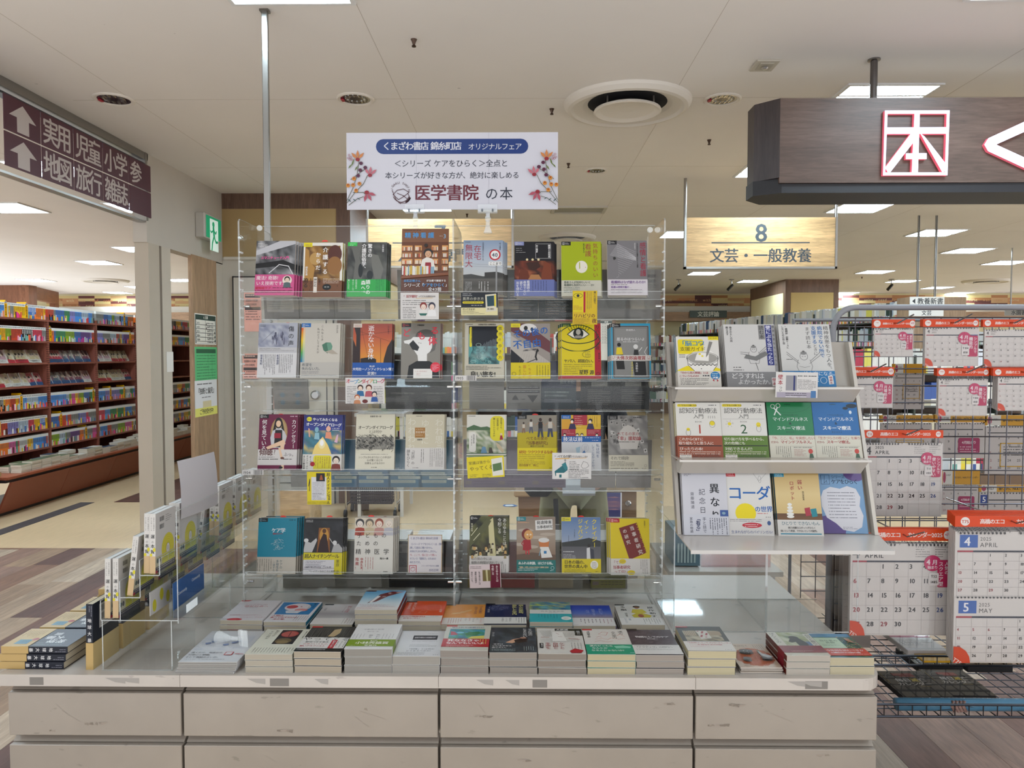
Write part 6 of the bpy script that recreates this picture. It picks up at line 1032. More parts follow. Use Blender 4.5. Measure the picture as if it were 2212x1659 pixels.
def k7(c): c.t('“べてるの家”', 6, 6, 8, '222', 1, .85, rot=-.02); c.t('ってどんなところ??', 46, 7, 6, '333', 1, .84); c.l([(8, 16), (44, 14)], 2, 'e0a828'); c.l([(46, 15), (88, 13)], 1, 'e0a828'); c.p([(6, 48), (30, 30), (40, 44), (20, 60), (8, 60)], '1c6a74'); c.p([(24, 30), (34, 24), (40, 40), (34, 46)], '2c808a'); c.l([(33, 16), (33, 26)], 1, '222'); c.l([(30, 19), (36, 19)], 1, '222'); c.r(10, 52, 30, 12, 'e8e6e0'); c.r(18, 56, 6, 8, '1c6a74'); c.g(44, 22, 26, 6, 2.4, '333', 1.7); c.g(42, 44, 52, 7, 2.4, '333', 1.6); c.l([(74, 34), (80, 22), (90, 26), (94, 34), (86, 40), (78, 40), (74, 34)], .7, '555')
def k8(c): c.r(0, 0, 100, c.H, 'dccccc'); c.r(66, 0, 32, c.H, '6a1830'); c.r(42, 18, 26, 36, '7a6a40'); c.p([(52, 18), (58, 18), (59, 54), (54, 54)], 'd0c898'); c.tv('あらゆることは', 88, 4, 8, 'f0e0e0', 1, .95); c.tv('今起こる', 75, 4, 8, 'f0e0e0', 1, .95); c.tv('私の体の中には', 32, 22, 6.6, '444', 1, .92); c.tv('複数の時間が', 20, 22, 6.6, '444', 1, .95); c.tv('流れている。', 8, 22, 6.6, '444', 1, .95); c.g(4, 6, 34, 2, 3, '444')
card(865, 948, 632, 690, YC, 'handwritten card with two cartoon girls under the magazine', k1); card(996, 1075, 632, 681, YC, 'black and yellow travel card hanging under the speed-limit book', k2)
card(1237, 1290, 628, 701, YC - .002, 'yellow and red printed card hanging above the eye book', k3); card(746, 831, 816, 872, YC, 'rainbow-lettered card with five drawn people', k4)
card(663, 716, 1019, 1090, YC, 'yellow card hanging below the night-blue manga book', k5); card(1009, 1089, 986, 1032, YC - .003, 'tilted yellow card over the village landscape book', k6, tilt=4 * 0 - 3)
card(1193, 1277, 978, 1035, YC - .003, 'handwritten card with a green-roofed house drawing', k7); card(1014, 1082, 1219, 1270, YC, 'pink and wine red card below the station-hall book', k8, tilt=-2)
def tg(n):
    def f(c): c.t(n, 3, c.H * .12, c.H * .8, '222', 0, .95); c.bar(54, 1, 42, c.H - 2, '333', 4)
    return f
card(523, 569, 1015, 1026, YC - .001, 'shelf tag reading 1904 under the plum red book', tg('1904'), 'shelf_tag', cat='tag', grp='shelf number tags'); card(983, 1029, 811, 822, YC - .001, 'shelf tag reading 1905 at the middle acrylic upright', tg('1905'), 'shelf_tag', cat='tag', grp='shelf number tags')
# handwritten board in a clear holder
Yh = 2.775; a = P(877, 1150, Yh); b = P(958, 1240, Yh)
t = thing('card_holder', 'clear stand holding a handwritten board on the lowest tray', 'card holder', None, ((a.x + b.x) / 2, Yh, b.z)); w_ = b.x - a.x; h_ = a.z - b.z
mb = MB(); mb.box(-w_ / 2, w_ / 2, 0, .002, 0, h_, 'acrylic'); mb.box(-w_ / 2, w_ / 2, -.002, .03, -.002, 0, 'acrylic_edge'); mb.box(-w_ / 2, w_ / 2, -.0005, .0025, h_, h_ + .002, 'acrylic_edge'); mb.build('stand', t); t.rotation_euler = (-.12, 0, 0)
def hw(c): 
    c.r(0, 0, 100, c.H, 'b89c68'); c.r(1.6, 1.6, 96.8, c.H - 3.2, 'dcd8da'); c.t('くまざわ書店 錦糸町店様', 6, 6, 8, '34447a', 0, .9)
    for i, (s, cl) in enumerate((('〈シリーズ ケアをひらく〉は、原則と', '34447a'), ('課して過去に賭けません。', '34447a'), ('未来のための約束もしません。', '34447a'), ('今、ここで、役に立って尊い、', 'a83848'), ('そういう「健常さ」のための', '34447a'), ('本たちです。', '34447a'))): c.t(s, 5, 23 + i * 10.5, 7.4, cl, 0, .8)
    c.t('シリーズケアをひらく編集', 40, 87, 5, '34447a', 0, .85); c.t('白石正明', 62, 98, 7.4, '34447a', 0, .95); c.r(4, 88, 22, 24, 'b83c48'); c.r(6, 90, 18, 20, 'dcd8da'); c.ring(15, 99, 6, 6, 1, 'b83c48', 12); c.l([(9, 96), (21, 94)], 1, 'b83c48')
mb = MB(); m_ = .006; mb.box(-w_ / 2 + m_, w_ / 2 - m_, -.004, -.0005, .004, h_ - .012, 'paint', 'b89c68'); ar = Art(mb, (-w_ / 2 + m_, -.004, h_ - .012), (1, 0, 0), (0, 0, -1), (0, -1, 0), w_ - 2 * m_); ar.H = (h_ - .016) / (w_ - 2 * m_) * 100; hw(ar); mb.build('board', t)
# ================================================================ books on the rear trays, backs towards us
rear = [(0, 614, '8a847e', 'g'), (0, 690, '8a847e', 'g'), (0, 766, '8a847e', 'g'), (0, 900, '9a928a', 'p'), (0, 1040, 'a8a29c', 'p'), (0, 1125, '2c3236', 'd'), (0, 1200, '2c3236', 'd'), (0, 1320, '8c8680', 'p'), (0, 1385, '8c8680', 'p'),
 (1, 634, '96908a', 'c'), (1, 873, '30302e', 'k'), (1, 940, '30302e', 'k'), (1, 1052, '96918c', 'g'), (1, 1131, '8e8a86', 'tri'), (1, 1206, '3a4a54', 'vis'), (1, 1290, '26282c', 'k2'), (1, 1362, '26282c', 'k2'),
 (2, 670, 'a09a94', 'g'), (2, 742, '4a7ca0', 'bl'), (2, 810, '4a7ca0', 'bl'), (2, 878, '4c7c98', 'bl'), (2, 944, '4c7c98', 'bl'), (2, 1040, '7c6c80', 'pp'), (2, 1112, '7c6c80', 'pp'), (2, 1184, '7c6c80', 'pp'), (2, 1290, 'a09894', 'p'), (2, 1366, 'a09894', 'p'),
 (3, 690, 'b0aca6', 'g'), (3, 790, 'a8a49e', 'p'), (3, 880, '2c2a2e', 'lb'), (3, 944, '2c2a2e', 'lb'), (3, 1048, '9c8a5c', 'g'), (3, 1118, 'a05c58', 'g'), (3, 1200, 'a89c88', 'p'), (3, 1312, '8c8858', 'pp')]
def rart(kind, col):
    def f(c):
        dk = lin(col)[1] < .1; fg = 'ccc8c0' if dk else '444'
        c.r(0, 0, 100, c.H, col)
        if kind == 'g': c.rr(8, 60, 78, 60, 3, 'b4aea6' if col == '8a847e' else col); c.g(14, 70, 62, 7, 2.6, fg, 2.6)
        elif kind == 'k': c.t('すべての営みは「基本」にある', 50, 92, 5.4, 'a8a49c', 0, .9, 'c'); c.g(66, 102, 26, 12, 2, '8a8680', 1.6, v=True)
        elif kind == 'k2': c.r(30, 62, 46, 12, 'b8b4ae'); c.g(33, 65, 40, 2, 2.6, '333'); c.g(20, 84, 64, 9, 2, 'a8a49c', 2.6)
        elif kind == 'd': c.g(20, 62, 60, 10, 2.4, 'c8a890', 2.9); c.g(26, 92, 60, 4, 2.6, 'b8bcc0', 3)
        elif kind == 'tri': c.g(6, 66, 60, 1, 4, fg); c.r(4, 74, 92, 8, '2c2c2c'); c.g(7, 76, 84, 1, 4, 'ccc'); c.r(4, 86, 92, 8, '2c2c2c'); c.g(7, 88, 84, 1, 4, 'ccc'); c.p([(26, 98), (36, 114), (16, 114)], '333'); c.p([(60, 100), (92, 100), (76, 122)], '333'); c.l([(44, 112), (54, 112)], 2, '333'); c.g(6, 124, 40, 2, 2.6, fg)
        elif kind == 'vis': c.r(0, 0, 100, 78, '28305c'); c.t('見える化', 52, 56, 11, 'd0d4d8', 1, .95); c.g(52, 70, 40, 1, 2.6, 'ccc'); c.t('見えていない現場は壊れる', 8, 88, 6.6, 'b8c4c4', 0, .9); c.t('見えている現場は創れる', 8, 98, 6.6, 'b8c4c4', 0, .9); c.g(8, 112, 80, 3, 2.4, 'aab')
        elif kind == 'c': c.t('デスクに1冊', 50, 70, 7, '555', 0, 1, 'c'); c.g(12, 82, 76, 1, 4, '666'); [c.e_(x, y, 7, 7, '7c92a0') for x in (26, 70) for y in (100, 122)]; [c.g(x - 14, y - 3, 30, 2, 3, '444') for x in (26, 70) for y in (100, 122)]
        elif kind == 'bl': c.r(6, 96, 70, 10, 'b8c4b8'); c.r(30, 108, 64, 9, 'c4ccc0'); c.r(8, 120, 72, 9, 'b8c4b8'); c.g(9, 98, 60, 2, 2.4, '446'); c.g(34, 110, 50, 2, 2.2, '446'); c.g(12, 122, 60, 2, 2.2, '446'); c.t('推薦します', 20, 82, 7, 'c8d8e0', 0, 1)
        elif kind == 'pp': c.t('「10年に一冊」の生き方本', 4, 108, 7.6, '443c4c', 1, .9); c.r(4, 122, 18, 11, '8a7c78'); c.g(28, 122, 66, 1, 4, '4a3c50'); c.g(28, 130, 66, 1, 4, '4a3c50')
        elif kind == 'lb': c.r(8, 10, 64, 26, '8a8480'); c.bar(12, 20, 28, 12); c.g(44, 14, 24, 4, 2, '333'); c.r(4, 80, 92, 40, '6a6460'); c.g(8, 84, 84, 8, 2.2, '2c2828')
        else: c.bar(60, 14, 24, 9, fg, 3); c.bar(60, 28, 24, 9, fg, 5); c.g(60, 42, 30, 3, 2.4, fg)
    return f
nth = {}
for k, px, col, kind in rear:
    bk = make_book(W5 * .94, H5 * .94, .014, rart(kind, col), None, col, back=col, name='book')
    p = P(px, REAR[k] - 1, 3.0); nth[k] = nth.get(k, 0) + 1
    bk.matrix_world = Matrix.Translation((p.x, 2.972, RZ[k] + .001)) @ Matrix.Rotation(math.radians(7), 4, 'X')
    desc = {'g': 'grey text-block', 'p': 'plain grey barcode', 'd': 'dark slate list', 'k': 'black vertical-text', 'k2': 'black label-topped', 'c': 'grey four-circle', 'tri': 'grey triangle-diagram', 'vis': 'navy and slate', 'bl': 'blue speech-box', 'pp': 'mauve slogan', 'lb': 'black price-label'}[kind]
    tag(bk, '%s back cover behind the %s tray, %s from the silver pole side' % (desc, TR[k], ['', 'first', 'second', 'third', 'fourth', 'fifth', 'sixth', 'seventh', 'eighth', 'ninth', 'tenth'][nth[k]]), None, 'back covers on the rear trays of the acrylic rack')
# ================================================================ flat books on the counter
front_row = [ # px0, px1 at the foot, n, t, art, band, label, page, spine
 (530, 632, 3, .018, i1, None, 'cream book with red brain picture', 'bdb5a4', 'dcdacc'), (635, 739, 3, .021, i2, None, 'black and white striped book with big brush title', 'b8ac98', '1c1a1c'),
 (741, 848, 3, .024, i3, (92, i3b, '7c9a14', 128), 'white book with broad green award band', '9c9890', 'e0e0e0'), (848, 948, 2, .026, i4, None, 'plain white book with small grey title box', 'a8a49c', 'e0e0e2'),
 (951, 1055, 3, .023, i5, (80, i5b, 'b81c28', 124), 'green island painting book with red band', '9a928a', 'c8c6ba'), (1058, 1161, 3, .021, i6, None, 'dark water photo book with hands', '9c948a', '2a3036'),
 (1163, 1266, 3, .02, i7, None, 'white book with red and black line drawing', '958b80', 'dcdad4'), (1269, 1372, 3, .0195, i8, (90, i8b, '12a07c'), 'white book with ship sketch and green band', 'c8bc98', 'e0dcd8'),
 (1373, 1477, 3, .019, i9, None, 'dark mauve swirl book with white foot', 'a89e94', '54464e')]
YF = 2.245
for i, (p0, p1, n, t, art, band, lab, pg, sp) in enumerate(front_row):
    a = P(p0, 1458, YF); b = P(p1, 1458, YF); bk = make_book(W5, H5, t, art, band, sp, page=pg); pile(bk, (a.x + b.x) / 2, YF, CT, lab, n, t, i + 3, 'in the front row')
R = random.Random(3)
a = P(388, 1460, YF); b = P(522, 1460, YF); bk = make_book(.182, .257, .0075, i0, None, 'dcdee2', page='9c9a96', name='magazine'); bk['category'] = 'magazine'; pile(bk, (a.x + b.x) / 2 - .006, YF - .01, CT, 'thin pale magazine with blue map patches', 4, .0075, 5, 'under the clear clip', .004, 0, -.003)
a = P(1483, 1458, YF); b = P(1590, 1458, YF); bk = make_book(.148, .205, .0235, i10, None, '2a2420', page='cfc4a0'); pile(bk, (a.x + b.x) / 2, YF, CT, 'dark alcove photo book with pink title', 3, .0235, 15, 'beside the thin orange booklets')
a = P(1598, 1447, YF + .02); bk = make_book(.130, .188, .004, i11, None, 'e0ccb8', page='d8c8b8'); pile(bk, P(1645, 1447, YF + .02).x - .002, YF + .015, CT, 'thin pink booklet with an orange woolly sheep', 3, .0045, 17, 'between two book stacks', .003, 0)
a = P(1697, 1454, YF); b = P(1796, 1454, YF); bk = make_book(.135, .19, .019, i12, (86, i12b, '8c1c2c', 126), '6a2a20', page='c4bcb0', bind='L'); pile(bk, (a.x + b.x) / 2, YF + .003, CT, 'woodland book with black bird-like figure and crimson band', 3, .019, 19, 'near the rounded counter end')
a = P(1796, 1453, YF); b = P(1890, 1453, YF); bk = make_book(.138, .194, .026, i13, (92, i13b, 'd03c1c', 132), '3a4a40', page='cdc3a4', bind='L'); pile(bk, (a.x + b.x) / 2, YF + .006, CT, 'green garden painting book with orange band', 2, .026, 21, 'at the rounded counter end', .002)
second = [(473, 568, 1338, 4, j1, 'white welfare book with red corner and red oval', 'e2e0e6'), (568, 664, 1342, 4, j2, 'blue book with cartoon pink-mouthed figure', '1c7a9c'), (668, 764, 1347, 3, j3, 'grey misty book with red vertical title', '242428'), (764, 859, 1315, 6, j4, 'sky-blue book with crimson wing', '6a1c24'),
 (859, 953, 1340, 4, j5, 'bright orange book with line drawing', 'e0521c'), (951, 1046, 1348, 3, j6, 'pale orange book with dotted curve', 'e49a44'), (1045, 1138, 1348, 3, j7, 'navy book with speckled oval and yellow title', '1e2850'), (1144, 1237, 1342, 4, j8, 'swirling sea painting book with turquoise foot', '2a8aa0'), (1237, 1331, 1350, 3, j9, 'cobalt blue fading book with white foot', '2038b0'), (1343, 1438, 1348, 3, j10, 'white book with meditating figure in yellow', 'd4d4d0')]
Y2 = 2.51
for i, (p0, p1, pt, n, art, lab, sp) in enumerate(second):
    a = P(p0, pt, Y2); b = P(p1, pt, Y2); h_ = a.z - CT; t = max(.014, h_ / n - .0025); bk = make_book(W5, H5 * .985, t, art, None, sp, page='c2b9a4'); pile(bk, (a.x + b.x) / 2, Y2, CT, lab, n, t, i + 30, 'in the second row', .002)
# stacks on the far half of the island, seen through the rack
R = random.Random(6)
for i in range(8):
    X = -.93 + i * .186; n = 4; t = .05
    def pl(c): c.r(0, 0, 100, c.H, 'cfccc8'); c.g(10, 12, 70, 3, 5, '888')
    bk = make_book(.15, .18, t, pl, None, 'd4d1cc', page='bfbab2'); pile(bk, X, 3.08, CT, 'thick white volume of the %s far-side stack' % ['first', 'second', 'third', 'fourth', 'fifth', 'sixth', 'seventh', 'eighth'][i], n, t, i + 60, '', .004)
# ================================================================ clear clip stand lying on the magazines
t = thing('display_clip', 'clear plastic card clip lying on the pale magazines', 'clip', 'clear card clips', P(545, 1392, 2.37)); mb = MB()
z = CT + .038; o0 = P(498, 1372, 2.45); o0.z = z + .03
mb = MB(); mb.lathe([(.001, 0), (.022, 0), (.02, .01), (.012, .035), (.006, .05), (.001, .05)], (0, 0, 0), 'frost', 'e4e8e8', 14); c1_ = mb.build('foot', t)
mb = MB(); mb.tube([(0, 0, .05), (.0, .0, .085)], .007, 'frost', 'e8ecec', 8); mb.box(-.03, .03, -.006, .006, .085, .1, 'frost', 'dfe3e3', .003); mb.box(-.03, .03, -.008, -.005, .1, .125, 'frost', 'e8ecec'); c2_ = mb.build('jaw', t)
t.location = (o0.x - .02, 2.4, CT + .05); t.rotation_euler = (0, PI / 2 - .1, -.35)
# ================================================================ clear staircase stand for the luck books
st = thing('stepped_book_stand', 'clear acrylic stepped stand full of white and yellow books', 'book stand', None, (0, 0, 0))
XA, XB, XC, XD = P(218, 1338, 2.258).x, P(260, 1338, 2.258).x, P(303, 1290, 2.258).x, P(345, 1242, 2.258).x; XE = P(385, 1338, 2.258).x
z1, z2, z3 = P(240, 1339, 2.258).z, P(280, 1290, 2.258).z, P(320, 1242, 2.258).z; ya, yb = 2.258, 3.24
mb = MB(); e = .003
def shelf(x0, x1, z, mb=mb): mb.box(x0, x1, ya, yb, z - e, z, 'acrylic'); mb.box(x0, x1, ya - .0006, ya, z - e, z, 'acrylic_edge')
def upr(x, za, zb_, mb=mb, y0=ya, y1=yb): mb.box(x - e / 2, x + e / 2, y0, y1, za, zb_, 'acrylic'); mb.box(x - e / 2, x + e / 2, y0 - .0006, y0, za, zb_, 'acrylic_edge'); mb.box(x - e / 2, x + e / 2, y0, y1, zb_, zb_ + .0012, 'acrylic_edge')
shelf(XA, XE, z1); shelf(XB, XC, z2); shelf(XC, XD, z3); upr(XB, z1, z2 + .05); upr(XC, z2, z3 + .045); upr(XD, z3, z3 + .05); upr(XA, z1, z1 + .06); mb.build('steps', st)
for (y0, y1) in ((2.258, 2.42), (2.72, 2.88), (3.08, 3.24)):
    mb = MB()
    for x in (XA + .004, P(370, 1340, 2.258).x): mb.box(x - e / 2, x + e / 2, y0, y1, CT, z1 - e, 'acrylic'); mb.box(x - e / 2, x + e / 2, y0 - .0008, y0, CT, z1 - e, 'acrylic_edge')
    mb.box(XA + .004, P(370, 1340, 2.258).x, y0, y1, CT, CT + e, 'acrylic'); mb.box(XA, P(370, 1340, 2.258).x, y0 - .0008, y0, CT, CT + e, 'acrylic_edge'); mb.box(XA, P(370, 1340, 2.258).x, y1, y1 + .001, CT, z1 - e, 'acrylic'); mb.build('riser', st)
mb = MB(); zt = P(385, 1105, 2.258).z; mb.box(XE - e / 2, XE + e / 2, 2.258, 3.24, z1 - .01, zt, 'acrylic'); mb.box(XE - e / 2, XE + e / 2, 2.257, 2.258, z1 - .01, zt, 'acrylic_edge'); mb.box(XE - e / 2, XE + e / 2, 2.258, 3.24, zt, zt + .0015, 'acrylic_edge')
mb.box(XD + .02, XE, 2.258, 3.24, z1, z1 + .02, 'acrylic') ; mb.box(XE - .07, XE, 2.27, 3.24, z1 + .001, z1 + .003, 'acrylic'); mb.build('tall_back_panel', st)
lk = make_book(.130, .188, .018, un, None, 'e0ddd8', back='d6d2d0', page='e4e6e6', sp_art=unsp, back_art=lambda c: (unbk(c), unbkb(c)))
lk['group'] = 'white and yellow books in the stepped stand'; first = [True]
PLC = ['at the front end', 'just behind that', 'in the middle', 'past the middle', 'near the rack', 'at the far end']
def luck(X, Y, Z, lab, lean=0, yaw=0):
    # front cover faces -X, spine faces the camera; lean tips the head away from the row
    m = Matrix.Translation((X, Y, Z)) @ Matrix.Rotation(math.radians(yaw), 4, 'Z') @ Matrix.Rotation(math.radians(lean), 4, 'Y') @ Matrix.Rotation(-PI / 2, 4, 'Z') @ Matrix.Translation((-.065, 0, 0))
    if first[0]: lk.matrix_world = m; lk['label'] = lab; first[0] = False
    else: clone(lk, m, lab)
for j in range(6):
    y = 2.27 + j * .162
    luck(XA + .005, y, z1 + .001, 'white book with yellow arc on the lowest step %s, outer copy' % PLC[j], 1.5)
    luck(XA + .0335 - .004, y + .002, z1 + .001, 'white book with yellow arc on the lowest step %s, inner copy' % PLC[j], 1)
    if j % 2 == 0 or j < 4: luck(XB + .014, y + .004, z2 + .001, 'white book with yellow arc leaning on the middle step %s' % PLC[j], 7)
    if j != 1 or True:
        if j not in (2,): luck(XC + .005, y + .003, z3 + .001, 'white book with yellow arc on the top step %s, outer copy' % PLC[j], 1.5); luck(XC + .026, y - .002, z3 + .001, 'white book with yellow arc on the top step %s, inner copy' % PLC[j], 1.2)
# blue and flowery envelopes lying on the inner ledge
def env(y0, y1, z0, h_, col, lab, fn, dx=.05):
    mb = MB(); mb.box(XE - dx, XE - dx + .0015, y0, y1, z0, z0 + h_, 'cover', col); ar = Art(mb, (XE - dx + .0015, y0, z0 + h_), (0, 1, 0), (0, 0, -1), (1, 0, 0), y1 - y0); ar.H = h_ / (y1 - y0) * 100; fn(ar); tag(mb.build('book_sheet'), lab, 'sheet')
env(2.33, 2.56, z1 + .004, .088, '2a5ca0', 'blue printed sheet standing in the clear ledge', lambda c: (c.p([(0, 0), (24, 0), (0, c.H)], '3a6cb0'), c.t('Contently', 14, 16, 6, 'e8eef4', 1, 1), c.t('Contently', 58, 10, 6, 'e8eef4', 1, 1)))
env(2.28, 2.42, z1 + .004, .075, 'd4d2d0', 'white sheet with yellow petals in the clear ledge', lambda c: [c.e_(x, y, 9, 14, 'd4cc34') for x, y in ((20, 36), (54, 20), (84, 34))], .1)
# price label on the stand
a = P(394, 1318, 2.36); mb = MB(); mb.box(XE + .002, XE + .0026, 2.31, 2.39, z1 + .004, z1 + .03, 'paint', 'e4ecf0'); tag(mb.build('price_label'), 'blank white label stuck on the clear stand', 'label')
# curled sheet of paper
p0, p1 = P(377, 998, 2.44), P(463, 974, 2.72); mb = MB(); n = 8
V = []; 
for j in range(n + 1):
    f = j / n; zt_ = p0.z + (p1.z - p0.z) * 0
    for i in range(7):
        g_ = i / 6; y = 2.42 + (2.66 - 2.42) * g_; x = -1.125 + .022 * g_ - .014 * f + .008 * math.sin(f * 2.6) + .006 * math.sin(g_ * 3); z = (zt - .06) + f * (1.247 - zt + .06); V.append((x, y, z))
mb.add(V, [(j * 7 + i, j * 7 + i + 1, (j + 1) * 7 + i + 1, (j + 1) * 7 + i) for j in range(n) for i in range(6)], 'matte', 'd2cfd4'); o = mb.build('paper_sheet', None, True); tag(o, 'blank white paper sheet standing up out of the clear stand', 'paper')
# ================================================================ navy and gold books beside it
ek = make_book(.148, .208, .021, ck, (84, ckb, 'd8be84'), '141a2a', back='141a2a', sp_art=cksp, bspine='ceae70', back_art=ckbk)
ek['group'] = 'navy and gold books at the counter end'
def estand(X, Y, lab, first_=False):
    m = Matrix.Translation((X, Y, CT)) @ Matrix.Rotation(math.radians(1), 4, 'Y') @ Matrix.Rotation(-PI / 2, 4, 'Z') @ Matrix.Translation((-.074, 0, 0))
    if first_: ek.matrix_world = m; ek['label'] = lab
    else: clone(ek, m, lab)
xs = P(190, 1452, 2.27).x
estand(xs, 2.262, 'navy and gold book standing upright with its spine to the front', True); estand(xs + .003, 2.43, 'navy and gold book standing second in the upright line'); estand(xs + .006, 2.60, 'navy and gold book standing third in the upright line')
def eflat(Xc, Yn, z, lab, yaw=0):
    m = Matrix.Translation((Xc, Yn, z)) @ Matrix.Rotation(math.radians(yaw), 4, 'Z') @ Matrix.Translation((-.104, .074, 0)) @ Matrix.Rotation(-PI / 2, 4, 'Z') @ Matrix.Rotation(-PI / 2, 4, 'X'); clone(ek, m, lab)
xc = P(75, 1447, 2.27).x
for s_ in range(5):
    n_ = 3 if s_ < 3 else 4
    for k in range(n_):
        eflat(xc + .006 * (k - 1) + .0035 * s_ + (.012 if s_ else 0), 2.262 + s_ * .162, CT + .0246 * (k + 1) - .001, 'navy and gold book lying flat, %s, %s pile from the front edge' % (['bottom copy', 'second copy up', 'third copy up', 'fourth copy up'][k], ['first', 'second', 'third', 'fourth', 'fifth'][s_]), (k - 1) * .6)
# ================================================================ white tilted shelf unit
ws = thing('white_shelf_unit', 'white metal tiered shelf unit standing on clear acrylic boxes', 'shelf unit', None, (0, 0, 0))
def xw(px, py, Y): return P(px, py, Y).x
PB = P(1475, 1150, 2.47); PT = P(1440, 739, 2.70); xr_b = P(1872, 1150, 2.47).x; xr_t = xw(1832, 738, 2.70)
xl = (PB.x + PT.x) / 2 - .004; xr = (xr_b + xr_t) / 2
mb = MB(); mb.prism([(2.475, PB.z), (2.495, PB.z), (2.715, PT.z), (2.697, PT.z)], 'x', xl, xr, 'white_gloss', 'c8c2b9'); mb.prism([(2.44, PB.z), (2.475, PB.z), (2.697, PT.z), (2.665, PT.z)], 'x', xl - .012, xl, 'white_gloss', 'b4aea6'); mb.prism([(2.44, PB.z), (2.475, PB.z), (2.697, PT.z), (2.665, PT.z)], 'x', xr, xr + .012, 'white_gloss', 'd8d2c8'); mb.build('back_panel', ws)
SH = [(837, 2.50, 868), (994, 2.42, 1022)]
for i, (py, Yf, pyb) in enumerate(SH):
    a = P([1458, 1468][i], py, Yf); b = P([1866, 1883][i], py, Yf); z = a.z; zlo = P(1600, pyb, Yf + .06).z
    yb_ = 2.66 - i * .1
    mb = MB(); mb.box(a.x, b.x, Yf, yb_, z - .003, z, 'white_gloss', 'd8d3cb'); mb.prism([(Yf, z), (Yf - .001, z), (Yf - .001, z - .006), (Yf + .055, zlo), (Yf + .055, zlo + .002), (Yf + .001, z - .004)], 'x', a.x + .012, b.x - .012, 'white_gloss', 'cdc7be'); mb.box(a.x, b.x, Yf - .002, Yf, z - .006, z + .001, 'white_gloss', 'dedad4')
    for x, s_ in ((a.x, 1), (b.x, -1)): mb.prism([(Yf, z), (Yf, z - .006), (Yf + .055, zlo), (yb_, zlo), (yb_, z)], 'x', min(x, x + s_ * .002) + (.01 * s_ if 1 else 0), max(x, x + s_ * .002) + .01 * s_, 'white_gloss', 'cfcac2')
    mb.build('shelf', ws)
a = P(1492, 1188, 2.25); b = P(1932, 1188, 2.25); z = a.z; mb = MB(); V = [(a.x, 2.25), (b.x, 2.25), (xr + .02, 2.47), (xl - .01, 2.47)]; mb.prism(V, 'z', z - .004, z, 'white_gloss', 'e0dcd8'); mb.box(a.x, b.x, 2.247, 2.25, z - .012, z, 'white_gloss', 'd8d4d0'); mb.build('lower_shelf', ws); zS = z
# clear boxes beneath it
x0, xm, x1 = P(1453, 1358, 2.62).x, P(1650, 1358, 2.62).x, P(1845, 1358, 2.62).x
for i, (p, q) in enumerate(((x0, xm - .002), (xm + .002, x1))):
    t = thing('acrylic_box', 'clear acrylic box under the white shelf unit, %s' % ('the one beside the dark alcove books' if i == 0 else 'the one nearest the wire rack'), 'box', 'clear acrylic support boxes', (0, 0, 0)); mb = MB(); yn, yf = 2.60, 2.95
    for xx in (p, q): mb.box(xx - .002, xx + .002, yn, yf, CT, zS - .01, 'acrylic'); mb.box(xx - .002, xx + .002, yn - .001, yn, CT, zS - .01, 'acrylic_edge')
    mb.box(p, q, yf, yf + .003, CT, zS - .01, 'acrylic'); mb.build('sides', t); mb = MB(); mb.box(p, q, yn, yf, CT, CT + .003, 'acrylic'); mb.box(p, q, yn - .001, yn, CT, CT + .004, 'acrylic_edge'); mb.box(p, q, yf, yf + .004, CT, CT + .003, 'acrylic_edge'); mb.build('base', t); mb = MB(); mb.box(p, q, yn, yf, zS - .012, zS - .008, 'acrylic'); mb.build('top', t)
# books on the white unit
def wput(px, py, Y, w_, h_, t, art, band, sp, lab, n, bsp=None, tilt=19, roll=0, where='', dxs=1, tt=None, bind='L'):
    def spa(c): c.g(50, c.H * .06, c.H * .55, 1, 26, '446', v=True)
    bk = make_book(w_, h_, t, art, band, sp, bind=bind, bspine=bsp, sp_art=spa); p = P(px, py, Y); display(bk, p.x, Y, p.z + .001, lab, where, n, t, tilt, -1.5, .002, None, -dxs)
T1 = 'on the upper white shelf'; T2 = 'on the middle white shelf'; T3 = 'on the lower white shelf'
wput(1512, 836, 2.56, .148, .184, .014, f1, (99, f1b, 'dcd8d0'), '2c80a8', 'brain notebook book with yellow speech box', 2, where=T1, roll=0)
wput(1628, 836, 2.56, .178, .230, .012, f2, (109, f2b, '8a8a8c'), 'c8c8c8', 'grey wrestler book with navy title strip', 4, where=T1)
wput(1750, 836, 2.56, .178, .230, .012, f3, (107, f3b, '1878b8'), 'd0d0d0', 'white wrestler book with blue band', 4, where=T1)
wput(1514, 993, 2.485, .152, .198, .014, cbt('1', 'b03c30'), (84, cbtb('これからCBTに', '取り組もうと思う人に', 'ぴったりの本!'), '9a5038'), 'd8cc60', 'white volume one with terracotta band', 2, '8a4430', where=T2)
wput(1613, 993, 2.485, .152, .198, .014, cbt('2', '2c5a38'), (84, cbtb('切り抜け方を学べるから、', '次の危機にも', '対処できるんだ!'), '5c7c24'), 'c8bc50', 'white volume two with olive green band', 4, '4c6c1c', where=T2)
wput(1715, 993, 2.485, .152, .198, .013, mind('1', '1c7a48'), (83, mindb('「今、ここ、私」を実感したい!', 'だから', 'マインドフルネス。'), 'd8d4c4'), '14603a', 'green scissors book with cream band', 3, 'c0bcac', where=T2)
wput(1815, 993, 2.485, .152, .198, .013, mind('2', '1464a8'), (83, mindb('「生きづらさの根っこ」を乗り越えたい!', 'だから', 'スキーマ療法。'), 'd8d4c4'), '10508a', 'blue cloud book with cream band', 3, 'c0bcac', where=T2)
wput(1527, 1157, 2.43, .148, .21, .014, h1, (96, h1b, 'd0d2dc'), 'd4d4d8', 'pale lilac book with large black title', 2, where=T3, tilt=17)
wput(1624, 1158, 2.43, .148, .21, .013, h2, (104, h2b, 'dcdad8'), '7a2c34', 'white book with yellow half circle and blue title', 4, where=T3, tilt=17)
